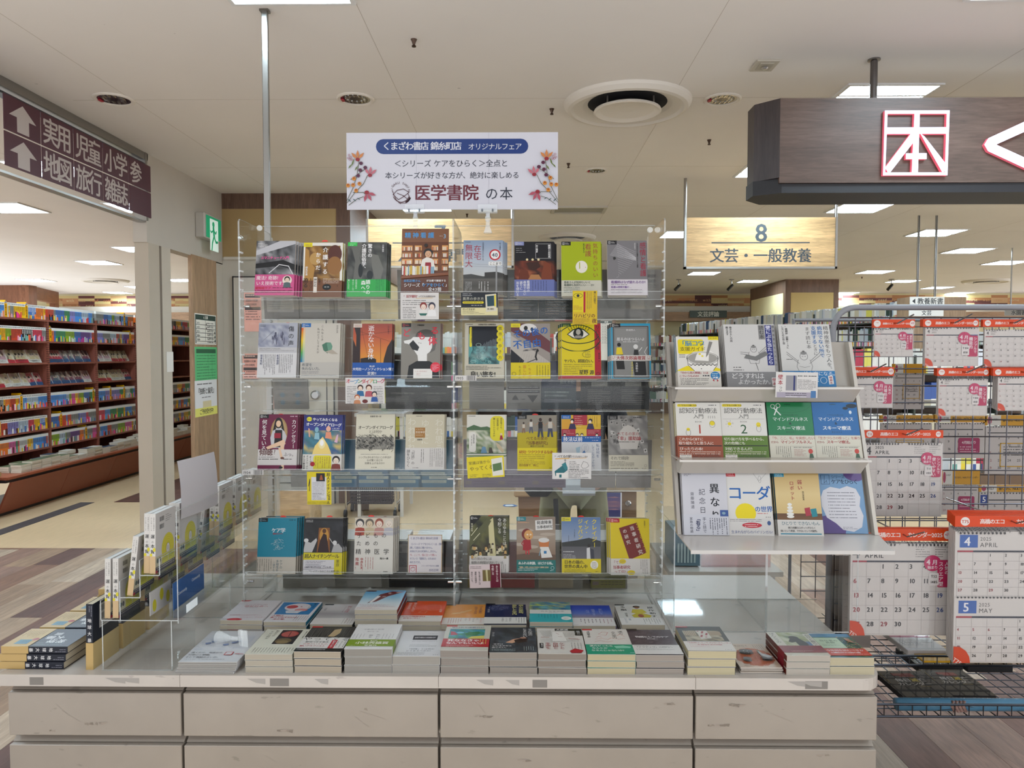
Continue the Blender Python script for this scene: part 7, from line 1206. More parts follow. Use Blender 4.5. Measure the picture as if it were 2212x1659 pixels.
wput(1731, 1159, 2.43, .148, .21, .013, h3, (106, h3b, 'dedcd8'), '1c7a94', 'tan book with stacked white stones', 3, where=T3, tilt=17)
a = P(1822, 1151, 2.465); mb = MB(); mb.box(-.078, .078, 0, .001, 0, .215, 'cover', '7ca4cc'); ar = Art(mb, (-.078, 0, .215), (1, 0, 0), (0, 0, -1), (0, -1, 0), .156); ar.H = 138; h4(ar); o = mb.build('info_sheet'); o.matrix_world = stand(a.x, 2.455, zS + .002, 19, -1.5); tag(o, 'blue and purple information sheet on the lower white shelf', 'sheet')
def k9(c): c.tv('壁本', 11, 6, 12, 'a82838', 1, 1.1); c.tv('ついに、登場。', 12, 34, 7, '333', 1, .95); c.r(24, 8, 26, 36, '9a9aa0'); c.r(42, 8, 4, 36, '2c3470'); c.g(52, 8, 44, 1, 4, '333'); c.g(52, 18, 44, 7, 2.2, '555'); c.r(3, 48, 94, 15, 'aaa4b4'); c.g(24, 50, 50, 2, 3, '333'); c.g(24, 58, 60, 1, 3, 'eee'); c.r(84, 44, 12, 18, '4a7ab0')
card(1676, 1766, 804, 859, 2.488, 'mauve and white card fixed over the upper white shelf edge', k9, tilt=1)
# ================================================================ wire calendar rack
YG = 2.90
wr = thing('wire_calendar_rack', 'grey tube-framed wire mesh rack hung with calendars', 'rack', None, (0, 0, 0))
tz = P(1830, 664, YG).z; xl0 = P(1798, 800, YG).x; XRR = 3.05; mb = MB(); rr_ = .085
pts = [(xl0, YG, .06), (xl0, YG, tz - rr_)] + [(xl0 + rr_ - rr_ * math.cos(a * PI / 12), YG, tz - rr_ + rr_ * math.sin(a * PI / 12)) for a in range(1, 7)] + [(XRR - rr_, YG, tz)] + [(XRR - rr_ + rr_ * math.sin(a * PI / 12), YG, tz - rr_ + rr_ * math.cos(a * PI / 12)) for a in range(1, 7)] + [(XRR, YG, .06)]
mb.tube(pts, .0115, 'paint', '7c7d82', 12); mb.build('tube_frame', wr, True)
mb = MB(); 
for x in (xl0, XRR): mb.box(x - .02, x + .02, YG - .35, YG + .75, .05, .08, 'paint', '6c6d72', .004)
mb.build('foot_bar', wr)
zA, zB = .5, tz - .04
def grid(Y, x0, x1, z0, z1, sx, sz, r, col, name):
    mb = MB(); x = x0
    while x <= x1: mb.tube([(x, Y, z0), (x, Y, z1)], r, 'metal', col, 5, caps=False); x += sx
    z = z1
    while z >= z0: mb.tube([(x0, Y - r * 2, z), (x1, Y - r * 2, z)], r * 1.15, 'metal', col, 5, caps=False); z -= sz
    o = mb.build(name, wr); o['kind'] = 'stuff'; return o
sp_ = P(1990, 700, YG).x - P(1947, 700, YG).x
grid(YG, xl0 + .02, XRR - .02, zA, zB, .066, .066, .0024, '6b6a70', 'wire_mesh')
grid(YG + .42, xl0 + .05, XRR - .02, zA, zB - .02, .066, .066, .0022, '6b6a70', 'wire_mesh')
mb = MB(); mb.tube([(xl0, YG + .42, .06), (xl0, YG + .42, tz - .03), (XRR, YG + .42, tz - .03), (XRR, YG + .42, .06)], .01, 'paint', '74757a', 8); mb.build('rear_frame', wr)
# wire baskets
def basket(zf, Yf, name_x0, z2):
    x0, x1 = name_x0, XRR; mb = MB(); c = '3c3e44'
    mb.tube([(x0, Yf, zf), (x1, Yf, zf)], .0042, 'metal', c, 6); mb.tube([(x0, Yf, z2), (x1, Yf, z2)], .0042, 'metal', c, 6); mb.tube([(x0, Yf, z2), (x0, YG, z2)], .004, 'metal', c, 6)
    x = x0
    while x < x1: mb.tube([(x, Yf, z2), (x, Yf, zf), (x, YG + .3, zf)], .0021, 'metal', c, 5, caps=False); x += .05
    y = Yf
    while y < YG + .3: mb.tube([(x0, y, zf), (x1, y, zf)], .0021, 'metal', c, 5, caps=False); y += .06
    o = mb.build('wire_basket', wr); return o
xb = P(1900, 1430, 2.66).x
basket(P(2000, 1437, 2.665).z, 2.665, xb - .04, P(2000, 1417, 2.665).z); basket(P(2000, 1548, 2.60).z, 2.60, xb - .06, P(2000, 1522, 2.60).z)
# calendars
import calendar as _c
def calendar_art(code, lab, month=4, big=True, split=False, blue=False, price='858'):
    def f(c):
        W_, H_ = 100, c.H
        def page(y0, h_, m, nm, first, nd, reds):
            c.r(0, y0, 100, h_, 'd8d2ce'); hd = 14 if big else 10
            if blue: c.r(4, y0 + 3, 16, hd * .82, '3a64b0'); c.t(str(m), 8, y0 + 3, hd * .8, 'f0f0f4', 1); c.t('2025', 22, y0 + 4.2, 4.6, '444'); c.t(nm, 22, y0 + 9, 5.6, '333')
            elif big: c.t(str(m), 2, y0 + 2, hd * 1.05, '1c1c22', 1); c.t('2025', 14, y0 + 3, 5, '1c1c22', 1); c.t(nm, 14, y0 + 8.6, 6.4, '1c1c22', 1)
            else: c.t(str(m), 4, y0 + 2.4, 8.4, '1c1c22', 1); c.t(nm, 12, y0 + 2, 4, '333'); c.t('2025', 12, y0 + 6.4, 4, '333')
            if big and not blue: 
                for x in (64, 83): c.g(x, y0 + 3, 14, 5, 1.2, '666', 2)
            y = y0 + hd + 3; c.r(2, y, 14, 1.6, 'a83848'); c.r(16, y, 70, 1.6, '2c3040'); c.r(86, y, 12, 1.6, '34508c'); rows = 5; rh = (y0 + h_ - y - 3) / rows; d = 1 - first; cw = 96 / 7
            for r_ in range(rows + 1): c.r(2, y + 1.6 + r_ * rh, 96, .25, 'aaa4a2')
            for k in range(8): c.r(2 + k * cw, y + 1.6, .22, rh * rows, 'aaa4a2')
            z = min(rh * .45, 6.6) if big else min(rh * .36, 4.2)
            for r_ in range(rows):
                for k in range(7):
                    if 1 <= d <= nd: c.t(str(d), 3 + k * cw, y + 2.4 + r_ * rh, z, 'a03440' if (k == 0 or d in reds) else '34508c' if k == 6 else '26262c', 1 if big else 0)
                    d += 1
        if split: page(0, H_ * .5, 4, 'APRIL', 2, 30, (29,)); page(H_ * .5, H_ * .5, 5, 'MAY', 4, 31, (5, 6)); [c.e_(3 + i * 3.2, H_ * .5, .9, .9, '3a3a3e', 6) for i in range(30)]
        else: page(0, H_, 4, 'APRIL', 2, 30, (29,))
        n = 26 if big else 18
        for i in range(n): 
            if abs(i - n / 2) > 1.2: c.e_(4 + i * 92 / n, 1.2, 1.0, 1.3, '3c3a3e', 6)
        if lab:
            yy = H_ * (.14 if not split else .22); k = .8 if big else 1.15; x0 = 98 - 22 * k; c.rr(x0 + 6 * k, yy + 4 * k, 15.5 * k, 34 * k, 2, 'c02c5c'); c.rr(x0 - 4 * k, yy + 20 * k, 12 * k, 16 * k, 1.5, 'e4dedc'); c.e_(x0, yy + 8 * k, 10.5 * k, 10 * k, 'c83468')
            c.t('4', x0 - 7.6 * k, yy + 1.5 * k, 9.6 * k, 'f4e8ec', 1); c.t('月', x0 - .6 * k, yy + 3.4 * k, 7 * k, 'f4e8ec', 1); c.t('始まり', x0, yy + 11 * k, 4.6 * k, 'f4e8ec', 1, .9, 'c')
            c.tv(lab[0], x0 + 17.5 * k, yy + 6 * k, min(5.4, 31 / len(lab[0])) * k, 'f4e8ec', 1, 1); c.tv(lab[1], x0 + 10.5 * k, yy + 6 * k, min(6.6, 31 / len(lab[1])) * k, 'f4e8ec', 1, 1); c.t(code, x0 + 2 * k, yy + 22 * k, 4.6 * k, '222', 1, .9, 'c'); c.t(price, x0 + 2 * k, yy + 29 * k, 4.6 * k, '222', 1, .9, 'c')
        c.p([(0, H_), (0, H_ - 15), (6, H_ - 14.4), (11, H_ - 11), (14, H_ - 6), (15, H_)], 'd8441c'); c.t(code, 1.4, H_ - 6, 5 if len(code) < 4 else 4, 'f4e8e0', 1, .9, rot=.6)
    return f
def header_art(code, big, col='e04a18', txt='高橋のエコ', txt2='カレンダー2025'):
    def f(c):
        H_ = c.H; c.r(0, 0, 100, H_, col); c.e_(9, H_ * .5, H_ * .42, H_ * .4, 'eee8e4'); c.t(code, 9, H_ * .3, min(H_ * .42, 14 / len(code) * 1.0), 'c83c18', 1, .85, 'c'); z = min(H_ * .5, 5.6); c.t(txt, 22, H_ * .5 - z / 2, z, 'f4ece8', 1, .9); c.t(txt2, 54, H_ * .5 - z / 2, z, 'f4ece8', 1, .86); c.e_(94, H_ * .5, H_ * .32, H_ * .36, 'eee8e4'); c.t('4月', 94, H_ * .3, H_ * .3, 'c02c5c', 1, .9, 'c')
    return f
def calendar(x0, x1, yh0, yh1, yb0, yb1, Y, code, label, slogan, big, split=False, blue=False, hx0=None, hx1=None, copies=1, price='858', hcol='e04a18', n_hooks=True):
    a = P(x0, yb0, Y); b = P(x1, yb1, Y); h0 = P(hx0 or x0, yh0, Y); h1 = P(hx1 or x1, yh1, Y); w_ = b.x - a.x; h_ = a.z - b.z; t = thing('wall_calendar', label, 'calendar', 'April start calendars in clear sleeves', (0, 0, 0))
    t.location = ((a.x + b.x) / 2, Y, a.z)
    mb = MB(); mb.box(-w_ / 2, w_ / 2, 0, .006, -h_, 0, 'cover', 'd8d2ce'); ar = Art(mb, (-w_ / 2, 0, 0), (1, 0, 0), (0, 0, -1), (0, -1, 0), w_); ar.H = h_ / w_ * 100; calendar_art(code, slogan, 4, big, split, blue, price)(ar); c1 = mb.build('pages', t)
    hw, hh = h1.x - h0.x, h0.z - h1.z; cx_ = (h0.x + h1.x) / 2 - t.location.x; zt = h0.z - a.z
    mb = MB(); mb.box(cx_ - hw / 2, cx_ + hw / 2, -.004, .01, zt - hh, zt, 'cover', hcol); ar = Art(mb, (cx_ - hw / 2, -.004, zt), (1, 0, 0), (0, 0, -1), (0, -1, 0), hw); ar.H = hh / hw * 100; header_art(code, big, hcol)(ar); c2 = mb.build('header_card', t)
    mb = MB(); mb.box(-w_ / 2 - .003, w_ / 2 + .003, -.0062, -.0058, -h_ - .004, zt - hh, 'film'); c3 = mb.build('clear_sleeve', t)
    mb = MB(); n = 24 if big else 16
    for i in range(n):
        if abs(i - n / 2) < 1: continue
        x = -w_ / 2 + w_ * (i + .5) / n; mb.tube([(x, -.001, -.004), (x, -.004, .003), (x, .003, .005), (x, .008, 0)], .0007, 'metal', '55555a', 4, caps=False)
    c4 = mb.build('spiral_binding', t)
    mb = MB(); mb.tube([(cx_, YG - Y, zt - hh * .1 - .01), (cx_, 0, zt - hh * .45), (cx_ - .0, -.03, zt - hh * .5), (cx_ + .03, -.085, zt - hh * .5 + .03)], .0026, 'chrome', '9a9aa0', 6); hk = mb.build('display_hook'); hk.location = t.location; tag(hk, 'wire hook carrying the %s' % label, 'hook', 'wire hooks of the calendar rack')
    reg(t, c1, c2, c3, c4)
    for i in range(1, copies): clone(t, Matrix.Translation(t.location + Vector((.002 * i, .012 * i, .002 * i))), '%s, %s copy behind' % (label, ORD[i]), 'April start calendars in clear sleeves')
    return t
M1 = ('便利な', 'メモスペース'); M2 = ('シンプルで', '機能的'); M3 = ('人気の', '月曜始まり'); M4 = ('シンプルで', '使いやすい'); M5 = ('人気の', 'スクエア型')
calendar(1889, 1972, 690, 708, 710, 770, 2.80, 'T160', 'small desk-size calendar marked T160', M1, False, hx0=1886, hx1=1975, price='770')
calendar(1999, 2113, 690, 706, 708, 791, 2.80, 'T104', 'calendar marked T104 in the uppermost row with its April page', M2, False, hx0=1993, hx1=2113, copies=2)
calendar(2127, 2236, 690, 706, 712, 792, 2.80, 'T104', 'calendar marked T104 at the edge, grey notes page showing', None, False, hx0=2122, hx1=2240)
calendar(1822, 1928, 793, 812, 816, 881, 2.82, 'T152', 'calendar marked T152 partly behind the white shelf unit', M3, False, hx0=1816, hx1=1930, price='935')
calendar(2028, 2132, 796, 812, 819, 898, 2.80, 'T104', 'calendar marked T104 in the second row with a full pink sticker', M2, False, hx0=2023, hx1=2135, copies=2)
calendar(2156, 2262, 796, 812, 815, 887, 2.78, 'T157', 'calendar marked T157 with several copies fanned behind', M2, False, hx0=2144, hx1=2266, copies=4)
calendar(1867, 2033, 929, 946, 957, 1116, 2.76, 'T11', 'large calendar marked T11 beside the middle white shelf', M4, True, hx0=1862, hx1=2036, price='1155')
calendar(1838, 2053, 1142, 1168, 1174, 1373, 2.60, 'T52', 'large square calendar marked T52 below the lower white shelf', M5, True, hx0=1842, hx1=2058, copies=2, price='1485')
calendar(2064, 2300, 1114, 1138, 1148, 1432, 2.52, 'T75', 'largest two-month calendar marked T75', M4, True, True, True, hx0=2062, hx1=2304, copies=5, price='1485')
# yellow headed calendars on the rear mesh
YR = 3.22
def ycal(x0, x1, yt, yh, yb_, code, lab, pink, day0=1, blue=False):
    a = P(x0, yt, YR); b = P(x1, yb_, YR); w_ = b.x - a.x; h_ = a.z - b.z; hh = a.z - P(x0, yh, YR).z
    t = thing('wall_calendar', lab, 'calendar', 'yellow-headed calendars on the rear mesh', ((a.x + b.x) / 2, YR, a.z)); mb = MB(); mb.box(-w_ / 2, w_ / 2, 0, .012, -h_, -hh - .004, 'cover', 'c8c0bc'); ar = Art(mb, (-w_ / 2, 0, -hh - .004), (1, 0, 0), (0, 0, -1), (0, -1, 0), w_); ar.H = (h_ - hh - .004) / w_ * 100
    ar.r(4, 12, 92, 2, '444'); ar.t('4', 6, 2, 9, '333', 1); 
    n = 7; d = day0
    for i in range(int((ar.H - 18) / 15)):
        for k in range(5): ar.t(str(d), 6 + k * 19, 19 + i * 15, 7, '9a3a40' if k == 0 else '444'); d += 1
        d += 2
    if pink: ar.rr(46, 30, 44, min(ar.H - 40, 46), 4, 'a02858'); ar.t('4月始まり', 68, 36, 7, 'e8d8dc', 1, .9, 'c'); ar.g(50, 48, 36, 3, 3, 'e8c8d0')
    else: ar.l([(30, 34), (84, 34), (84, min(ar.H - 6, 80)), (30, min(ar.H - 6, 80)), (30, 34)], 2, 'c89a20'); ar.g(36, 40, 42, 4, 3.4, '444')
    if blue: ar.r(2, 4, 14, 18, '2c4490'); ar.t('5', 5, 5, 13, 'eee', 1)
    for i in range(18): ar.e_(4 + i * 5.4, 1, 1.3, 1.4, '444', 6)
    mb.build('pages', t); mb = MB(); mb.box(-w_ / 2 - .004, w_ / 2 + .004, -.002, .014, -hh, 0, 'cover', 'd0981c'); ar = Art(mb, (-w_ / 2, -.002, 0), (1, 0, 0), (0, 0, -1), (0, -1, 0), w_); ar.H = hh / w_ * 100; ar.r(3, 0, 26, ar.H, 'd8d4cc'); ar.t(code, 12, ar.H * .25, 6, '333', 1, .9); ar.e_(7, ar.H * .5, 4, ar.H * .4, 'a83858'); ar.t('書くなら、NOLTYカレンダー', 32, ar.H * .5 - 3, 6, '3a3010', 1, .8); mb.build('header_card', t)
ycal(1904, 2012, 897, 912, 962, 'U247', 'yellow-headed calendar U247 seen through the mesh', False)
ycal(2022, 2126, 896, 912, 990, 'U228', 'yellow-headed calendar U228 behind the mesh', True); ycal(2130, 2236, 897, 919, 1024, 'U136', 'yellow-headed calendar U136 near the photo edge', False)
ycal(2034, 2112, 1016, 1046, 1112, 'U157', 'yellow-headed calendar with pink arch behind the mesh', True, 2); ycal(2116, 2240, 1048, 1062, 1130, 'U157', 'yellow-headed calendar with blue five tab', False, 5, True)
ycal(1932, 1996, 786, 806, 884, 'U241', 'yellow-headed calendar behind the gap in the uppermost row', False)
# grey back of a calendar column seen through the acrylic box
for i in range(5):
    mb = MB(); a = P(1790 + i * 8, 1200, 3.0 - i * .04); h_ = .36; mb.box(a.x, a.x + .11, a.y, a.y + .006, a.z - h_, a.z, 'cover', 'a8a09c'); ar = Art(mb, (a.x, a.y, a.z), (1, 0, 0), (0, 0, -1), (0, -1, 0), .11); ar.t('4', 20, 14, 34, '333', 1); [ar.r(8, 60 + k * 40, 84, 1, '666') for k in range(6)]
    tag(mb.build('calendar_sheet'), 'narrow grey calendar seen through the clear box, %s layer' % ['front', 'second', 'third', 'fourth', 'rear'][i], 'calendar', 'narrow calendars behind the clear box')
# things in the baskets
zb1 = P(2000, 1437, 2.665).z + .004; zb2 = P(2000, 1548, 2.60).z + .004
def slab(x0, x1, y0, y1, z, h_, col, lab, fn, cat='calendar', name='packaged_calendar', grp=None, yaw=0):
    mb = MB(); w_ = x1 - x0; d_ = y1 - y0; k_ = 'matte' if lin(col)[1] < .05 else 'cover'; mb.box(-w_ / 2, w_ / 2, -d_ / 2, d_ / 2, 0, h_, k_, col, .002); ar = Art(mb, (-w_ / 2, d_ / 2, h_), (1, 0, 0), (0, -1, 0), (0, 0, 1), w_, k_); ar.H = d_ / w_ * 100; fn(ar); mb.box(-w_ / 2 - .004, w_ / 2 + .004, -d_ / 2 - .004, d_ / 2 + .004, h_ + .0015, h_ + .0019, 'film'); o = mb.build(name); o.location = ((x0 + x1) / 2, (y0 + y1) / 2, z); o.rotation_euler[2] = yaw; return tag(o, lab, cat, grp)
a = P(1985, 1412, 2.70); b = P(2090, 1412, 2.70)
slab(P(1958, 1410, 2.75).x, P(2046, 1410, 2.75).x, 2.74, 2.98, zb1, .02, 'd8d4d4', 'white and pink packaged calendar in the upper wire basket', lambda c: (c.r(0, 60, 100, 14, 'b82c64'), c.g(8, 10, 80, 6, 5, '88333f', 1.7), c.g(8, 90, 80, 5, 5, '444')))
for i in range(3): slab(P(1990 + i * 70, 1425, 2.69).x, P(2060 + i * 76, 1425, 2.69).x, 2.675, 2.80, zb1, .008 + .004 * i, 'd8a418', 'yellow packaged calendar flat in the upper wire basket, %s along' % ORD[i + 1 if i else 0].strip() if i else 'yellow packaged calendar flat in the upper wire basket, nearest the counter', lambda c: c.t('書くならNOLTY', 10, 20, 12, '3a3010', 1, .85), grp='yellow packaged calendars')
def vader(c): c.r(0, 0, 100, c.H, '201c1e'); c.p([(28, 12), (72, 12), (74, 30), (40, 30), (40, 24), (30, 24)], '8c2c2c'); c.ring(50, 34, 40, 30, .8, '999', 24, 180, 360); c.t('毎日', 22, 36, 17, 'e4e0e0', 1, .95); c.t('滅', 54, 36, 17, 'e0c83c', 1); c.t('亡', 70, 36, 17, 'e4e0e0', 1); c.t('カレンダー', 18, 56, 15, 'e4e0e0', 1, .95); c.g(4, 12, 3, 10, 3, 'c8a83c'); c.g(60, 74, 24, 1, 3, 'c8a83c')
slab(P(1945, 1500, 2.72).x, P(2052, 1500, 2.72).x, 2.70, 2.92, zb2, .022, '201c1e', 'black boxed daily calendar in clear wrap nearer the counter', vader, grp='black boxed daily calendars', yaw=.02)
slab(P(2052, 1498, 2.72).x, P(2150, 1498, 2.72).x, 2.71, 2.93, zb2, .022, '201c1e', 'black boxed daily calendar in clear wrap, the farther of the two', vader, grp='black boxed daily calendars', yaw=-.02)
for i in range(2): slab(P(2000 + i * 110, 1470, 2.9).x, P(2100 + i * 110, 1470, 2.9).x, 2.96, 3.14, zb2, .03, '17161a', 'black box at the back of the lower basket, %s' % ('under the larger calendar' if i else 'under the square calendar'), lambda c: c.g(10, 20, 80, 3, 5, '554'), grp='black boxes at the basket back')
# rolled poster in a sleeve
t = thing('rolled_poster', 'rolled sky-blue poster in clear sleeve along the lower basket', 'poster', None, (0, 0, 0)); z = zb2 + .024; x0 = P(1935, 1525, 2.635).x; mb = MB(); mb.tube([(x0, 2.635, z), (x0 + .62, 2.635, z)], .022, 'cover', '5a94b8', 20); mb.build('paper_roll', t, True)
mb = MB()
for k in range(4): x = x0 + .19 + k * .013; mb.tube([(x + .006, 2.62, z + .02), (x - .002, 2.612, z + .004), (x + .008, 2.611, z - .014)], .0065, 'cover', 'c8a49c', 8)
mb.tube([(x0 + .14, 2.617, z - .014), (x0 + .185, 2.612, z - .006), (x0 + .24, 2.612, z + .006), (x0 + .3, 2.617, z - .012)], .0012, 'paint', '1c2c38', 5); mb.tube([(x0 + .27, 2.635, z), (x0 + .40, 2.635, z)], .0224, 'cover', 'd8c428', 20) if 0 else None
mb.build('printed_hand', t, True); mb = MB(); mb.tube([(x0 - .02, 2.635, z), (x0 + .64, 2.635, z)], .0235, 'film', 'fff', 20, caps=False); mb.build('clear_sleeve', t, True)
# ================================================================ hanging wood sign with lit characters
YS = 4.20; a = P(1686, 212, YS); b = P(2230, 390, YS); ZT, ZB = a.z, P(1686, 395, YS).z; x0 = a.x; x1 = x0 + 3.1
sg = thing('hanging_shop_sign', 'large dark wood hanging sign with lit white characters edged in red', 'sign', None, (0, 0, 0))
D = .34; ch = .11; mb = MB()
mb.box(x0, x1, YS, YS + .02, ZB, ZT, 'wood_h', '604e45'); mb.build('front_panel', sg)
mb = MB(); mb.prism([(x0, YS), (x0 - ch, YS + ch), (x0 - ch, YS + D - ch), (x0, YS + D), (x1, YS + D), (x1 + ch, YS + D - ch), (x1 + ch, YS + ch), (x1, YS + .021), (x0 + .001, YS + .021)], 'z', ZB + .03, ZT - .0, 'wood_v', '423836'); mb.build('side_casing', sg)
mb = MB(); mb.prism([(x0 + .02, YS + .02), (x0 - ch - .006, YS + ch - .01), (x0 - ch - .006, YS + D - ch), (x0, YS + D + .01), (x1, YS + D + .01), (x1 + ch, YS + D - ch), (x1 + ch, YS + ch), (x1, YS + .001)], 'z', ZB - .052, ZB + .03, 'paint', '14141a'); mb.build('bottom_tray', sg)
mb = MB()
for px in (1888, 2400): p = P(px, 140, YS + .17); mb = MB(); mb.tube([(p.x, YS + .17, ZT), (p.x, YS + .17, CZ)], .02, 'metal', '6e6a68', 12); mb.lathe([(.02, 0), (.035, 0), (.035, -.008), (.02, -.012)], (p.x, YS + .17, CZ), 'metal', '8a8684', 14); mb.build('hanger_rod', sg)
def relief(polys, ox, oz, sc, name):
    mb = MB(); m2 = MB()
    for pl in polys:
        q = [(ox + x * sc, oz - y * sc) for x, y in pl]; mb.prism(q, 'y', YS - .024, YS - .021, 'signglow', 'e4e0f4', 'signglow'); m2.prism(q, 'y', YS - .021, YS, 'signglow', 'cc5a6c')
    mb.build(name + '_face', sg); m2.build(name + '_edge', sg)
ga = P(1916, 236, YS - .045); gb = P(2053, 372, YS - .045); s_ = (gb.x - ga.x) / 100
relief([[(0, 0), (100, 0), (100, 5), (0, 5)], [(0, 0), (4, 0), (2, 100), (-1, 100)], [(96, 0), (100, 0), (99, 100), (95, 100)], [(-1, 95.5), (99, 95.5), (99, 100), (-1, 100)], [(46, 2), (54, 2), (53, 98), (43.5, 98)], [(2, 26), (98, 26), (98, 36), (2, 36)], [(42, 34), (52, 40), (8, 98), (2, 88)], [(56, 36), (62, 40), (99, 86), (92, 97)], [(34, 66), (66, 66), (66, 75), (34, 75)]], ga.x, ga.z, s_, 'lit_character')
g2 = P(2132, 310, YS - .045); relief([[(0, 0), (6, -10), (80, -44), (80, -28), (18, 0), (80, 28), (80, 44), (6, 10)]], g2.x, g2.z, s_, 'lit_chevron')
# ================================================================ numbered wood aisle signs
def aisle(px0, px1, py0, py1, Y, num, txt, lab, rods=True, flip=False):
    a = P(px0, py0, Y); b = P(px1, py1, Y); t = thing('aisle_sign', lab, 'sign', 'hanging numbered aisle signs', (0, 0, 0)); mb = MB(); mb.box(a.x, b.x, Y, Y + .03, b.z, a.z, 'wood_h', 'dcb684'); ar = Art(mb, (a.x, Y, a.z), (1, 0, 0), (0, 0, -1), (0, -1, 0), b.x - a.x, 'paint'); H_ = (a.z - b.z) / (b.x - a.x) * 100
    ar.t(num, 51 if not flip else 50, H_ * .04, 17, '3a4248', 1, 1, 'c'); ar.r(17, H_ * .5, 66, .8, '3a4248'); z = min(10, 74 / len(txt)); ar.t(txt, 50, H_ * .62, z, '3a4248', 1, .98, 'c', rot=0); mb.build('board', t)
    mb = MB(); fr = .02; mb.box(a.x - fr, a.x, Y - .01, Y + .04, b.z - fr, a.z, 'metal', 'aaa6a0'); mb.box(b.x, b.x + fr, Y - .01, Y + .04, b.z - fr, a.z, 'metal', 'aaa6a0'); mb.box(a.x - fr, b.x + fr, Y - .01, Y + .04, b.z - fr, b.z, 'metal', 'b8b4ae'); mb.build('metal_frame', t)
    for x in (a.x - fr / 2, b.x + fr / 2): mb = MB(); mb.tube([(x, Y + .015, a.z - .02), (x, Y + .015, CZ)], .016, 'metal', 'a09c98', 10); mb.build('hanger_rod', t)
aisle(1483, 1803, 470, 576, 7.25, '8', '文芸・一般教養', 'light wood aisle sign numbered 8')
aisle(795, 1105, 473, 574, 7.25, '7', '人文・専門書', 'light wood aisle sign numbered 7 behind the rack')
# ================================================================ banner on two clips
YBn = 2.86; a = P(748, 287, YBn); b = P(1205, 452, YBn); w_ = b.x - a.x; h_ = a.z - b.z
bn = thing('fair_banner', 'white book fair banner with flowers and blue title pill', 'banner', None, (a.x, YBn, a.z)); mb = MB(); mb.box(0, w_, 0, .005, -h_, 0, 'cover', 'dfe0ec')
c = Art(mb, (0, 0, 0), (1, 0, 0), (0, 0, -1), (0, -1, 0), w_); H_ = h_ / w_ * 100
for x in (33, 67.3): c.r(x, 0, .12, H_, 'b8b8c8')
c.rr(14, 3, 72, 7, 3.5, '1c3c84'); c.t('くまざわ書店 錦糸町店', 17, 4.2, 4.1, 'eef0fa', 1, .88); c.t('オリジナルフェア', 57.5, 4.9, 3.4, 'eef0fa', 0, .93)
c.t('＜シリーズ ケアをひらく＞全点と', 49.5, 12.6, 3.6, '22263a', 0, .98, 'c'); c.t('本シリーズが好きな方が、絶対に楽しめる', 50, 18.3, 3.4, '22263a', 0, .985, 'c'); c.t('医学書院', 32, 24.2, 7.9, '6e1a30', 1, .96); c.t('の本', 65.5, 25.4, 6.4, '1c2238', 0, 1.08)
c.ring(25.8, 28.6, 3.9, 3.9, .3, '7a4a50', 26, 20, 160); c.ring(25.8, 28.6, 4.6, 4.6, .9, '7a4a50', 20, 25, 60)
for i, q in enumerate('IGAKU SHOIN'): an = math.radians(-162 + i * 14.4); c.t(q, 25.8 + 5.2 * math.cos(an), 28.6 + 5.2 * math.sin(an) - .7, 1.5, '5a2a34', 0, 1, 'c', rot=an + PI / 2)
for pl in ([(22, 29), (24, 27), (27, 26.4), (29.6, 28), (27, 30), (24.6, 31.4), (22, 29)], [(24, 28.4), (27, 29.6), (28.6, 31)], [(23, 31), (25, 33), (28, 33), (30, 30.6), (29, 28.4)], [(21.6, 27), (23.4, 31.4), (25.6, 33.4)]): c.l(pl, .28, '5a2a34')
def bloom(c, x, y, k, col, ang):
    for i in range(3):
        t = ang + (i - 1) * .75; c.p([(x, y), (x + k * math.cos(t - .28) * .6, y + k * math.sin(t - .28) * .6), (x + k * math.cos(t), y + k * math.sin(t)), (x + k * math.cos(t + .28) * .6, y + k * math.sin(t + .28) * .6)], col)
    c.e_(x, y, k * .25, k * .2, '9a2030', 8)
for fl in (0, 1):
    X = (lambda x: x) if not fl else (lambda x: 100 - x); o = 1 if fl else 0; aa = (lambda t: t) if not fl else (lambda t: PI - t)
    for pl in ([(0, 33), (4, 28), (8, 24), (10, 20)], [(0, 32), (3, 26), (5, 20), (6, 13)], [(3, 28), (8, 28), (9, 29)], [(2, 22), (6, 19), (9, 17)], [(1, 34), (5, 31), (8, 30)]): c.l([(X(x), y) for x, y in pl], .25, '5a5a3c')
    bloom(c, X(5.4), 12.6, 4.4, 'd88a4c', aa(-PI / 2)); bloom(c, X(11.2), 20, 4.2, 'cc7484', aa(-PI / 2 + .1)); bloom(c, X(9.6), 28, 4.6, 'b85468', aa(PI / 2 - .5))
    for x, y in ((7, 14.4), (9, 16.4), (6.6, 17.6), (5.6, 20.2)): c.e_(X(x), y, .95, .85, '5a1c40', 8)
    for x, y in ((3.6, 21.6), (3.2, 24.6), (6.2, 24), (4.6, 27.2), (.8, 24.8)): c.e_(X(x), y, 1, 1, 'd89030', 8); c.e_(X(x), y - .3, .5, .4, 'a84818', 6)
    for x, y in ((1.4, 10.6), (2.2, 11.6), (1.8, 12.6), (2.8, 12.8), (1, 12)): c.ring(X(x), y, .45, .45, .16, 'b03850', 8)
    for x, y, d_ in ((1, 17, -1), (4, 18, -1.2), (.6, 31, .8), (3, 31, .6), (5, 30.6, .5), (2.4, 16, -1.8)): c.p([(X(x), y), (X(x + .5), y + 1.2 * d_), (X(x + 1.7), y + 2.2 * d_), (X(x + 1.1), y + .8 * d_)], '6a7c3c' if d_ < 0 else '4c6668')
mb.build('printed_board', bn)
cp = None
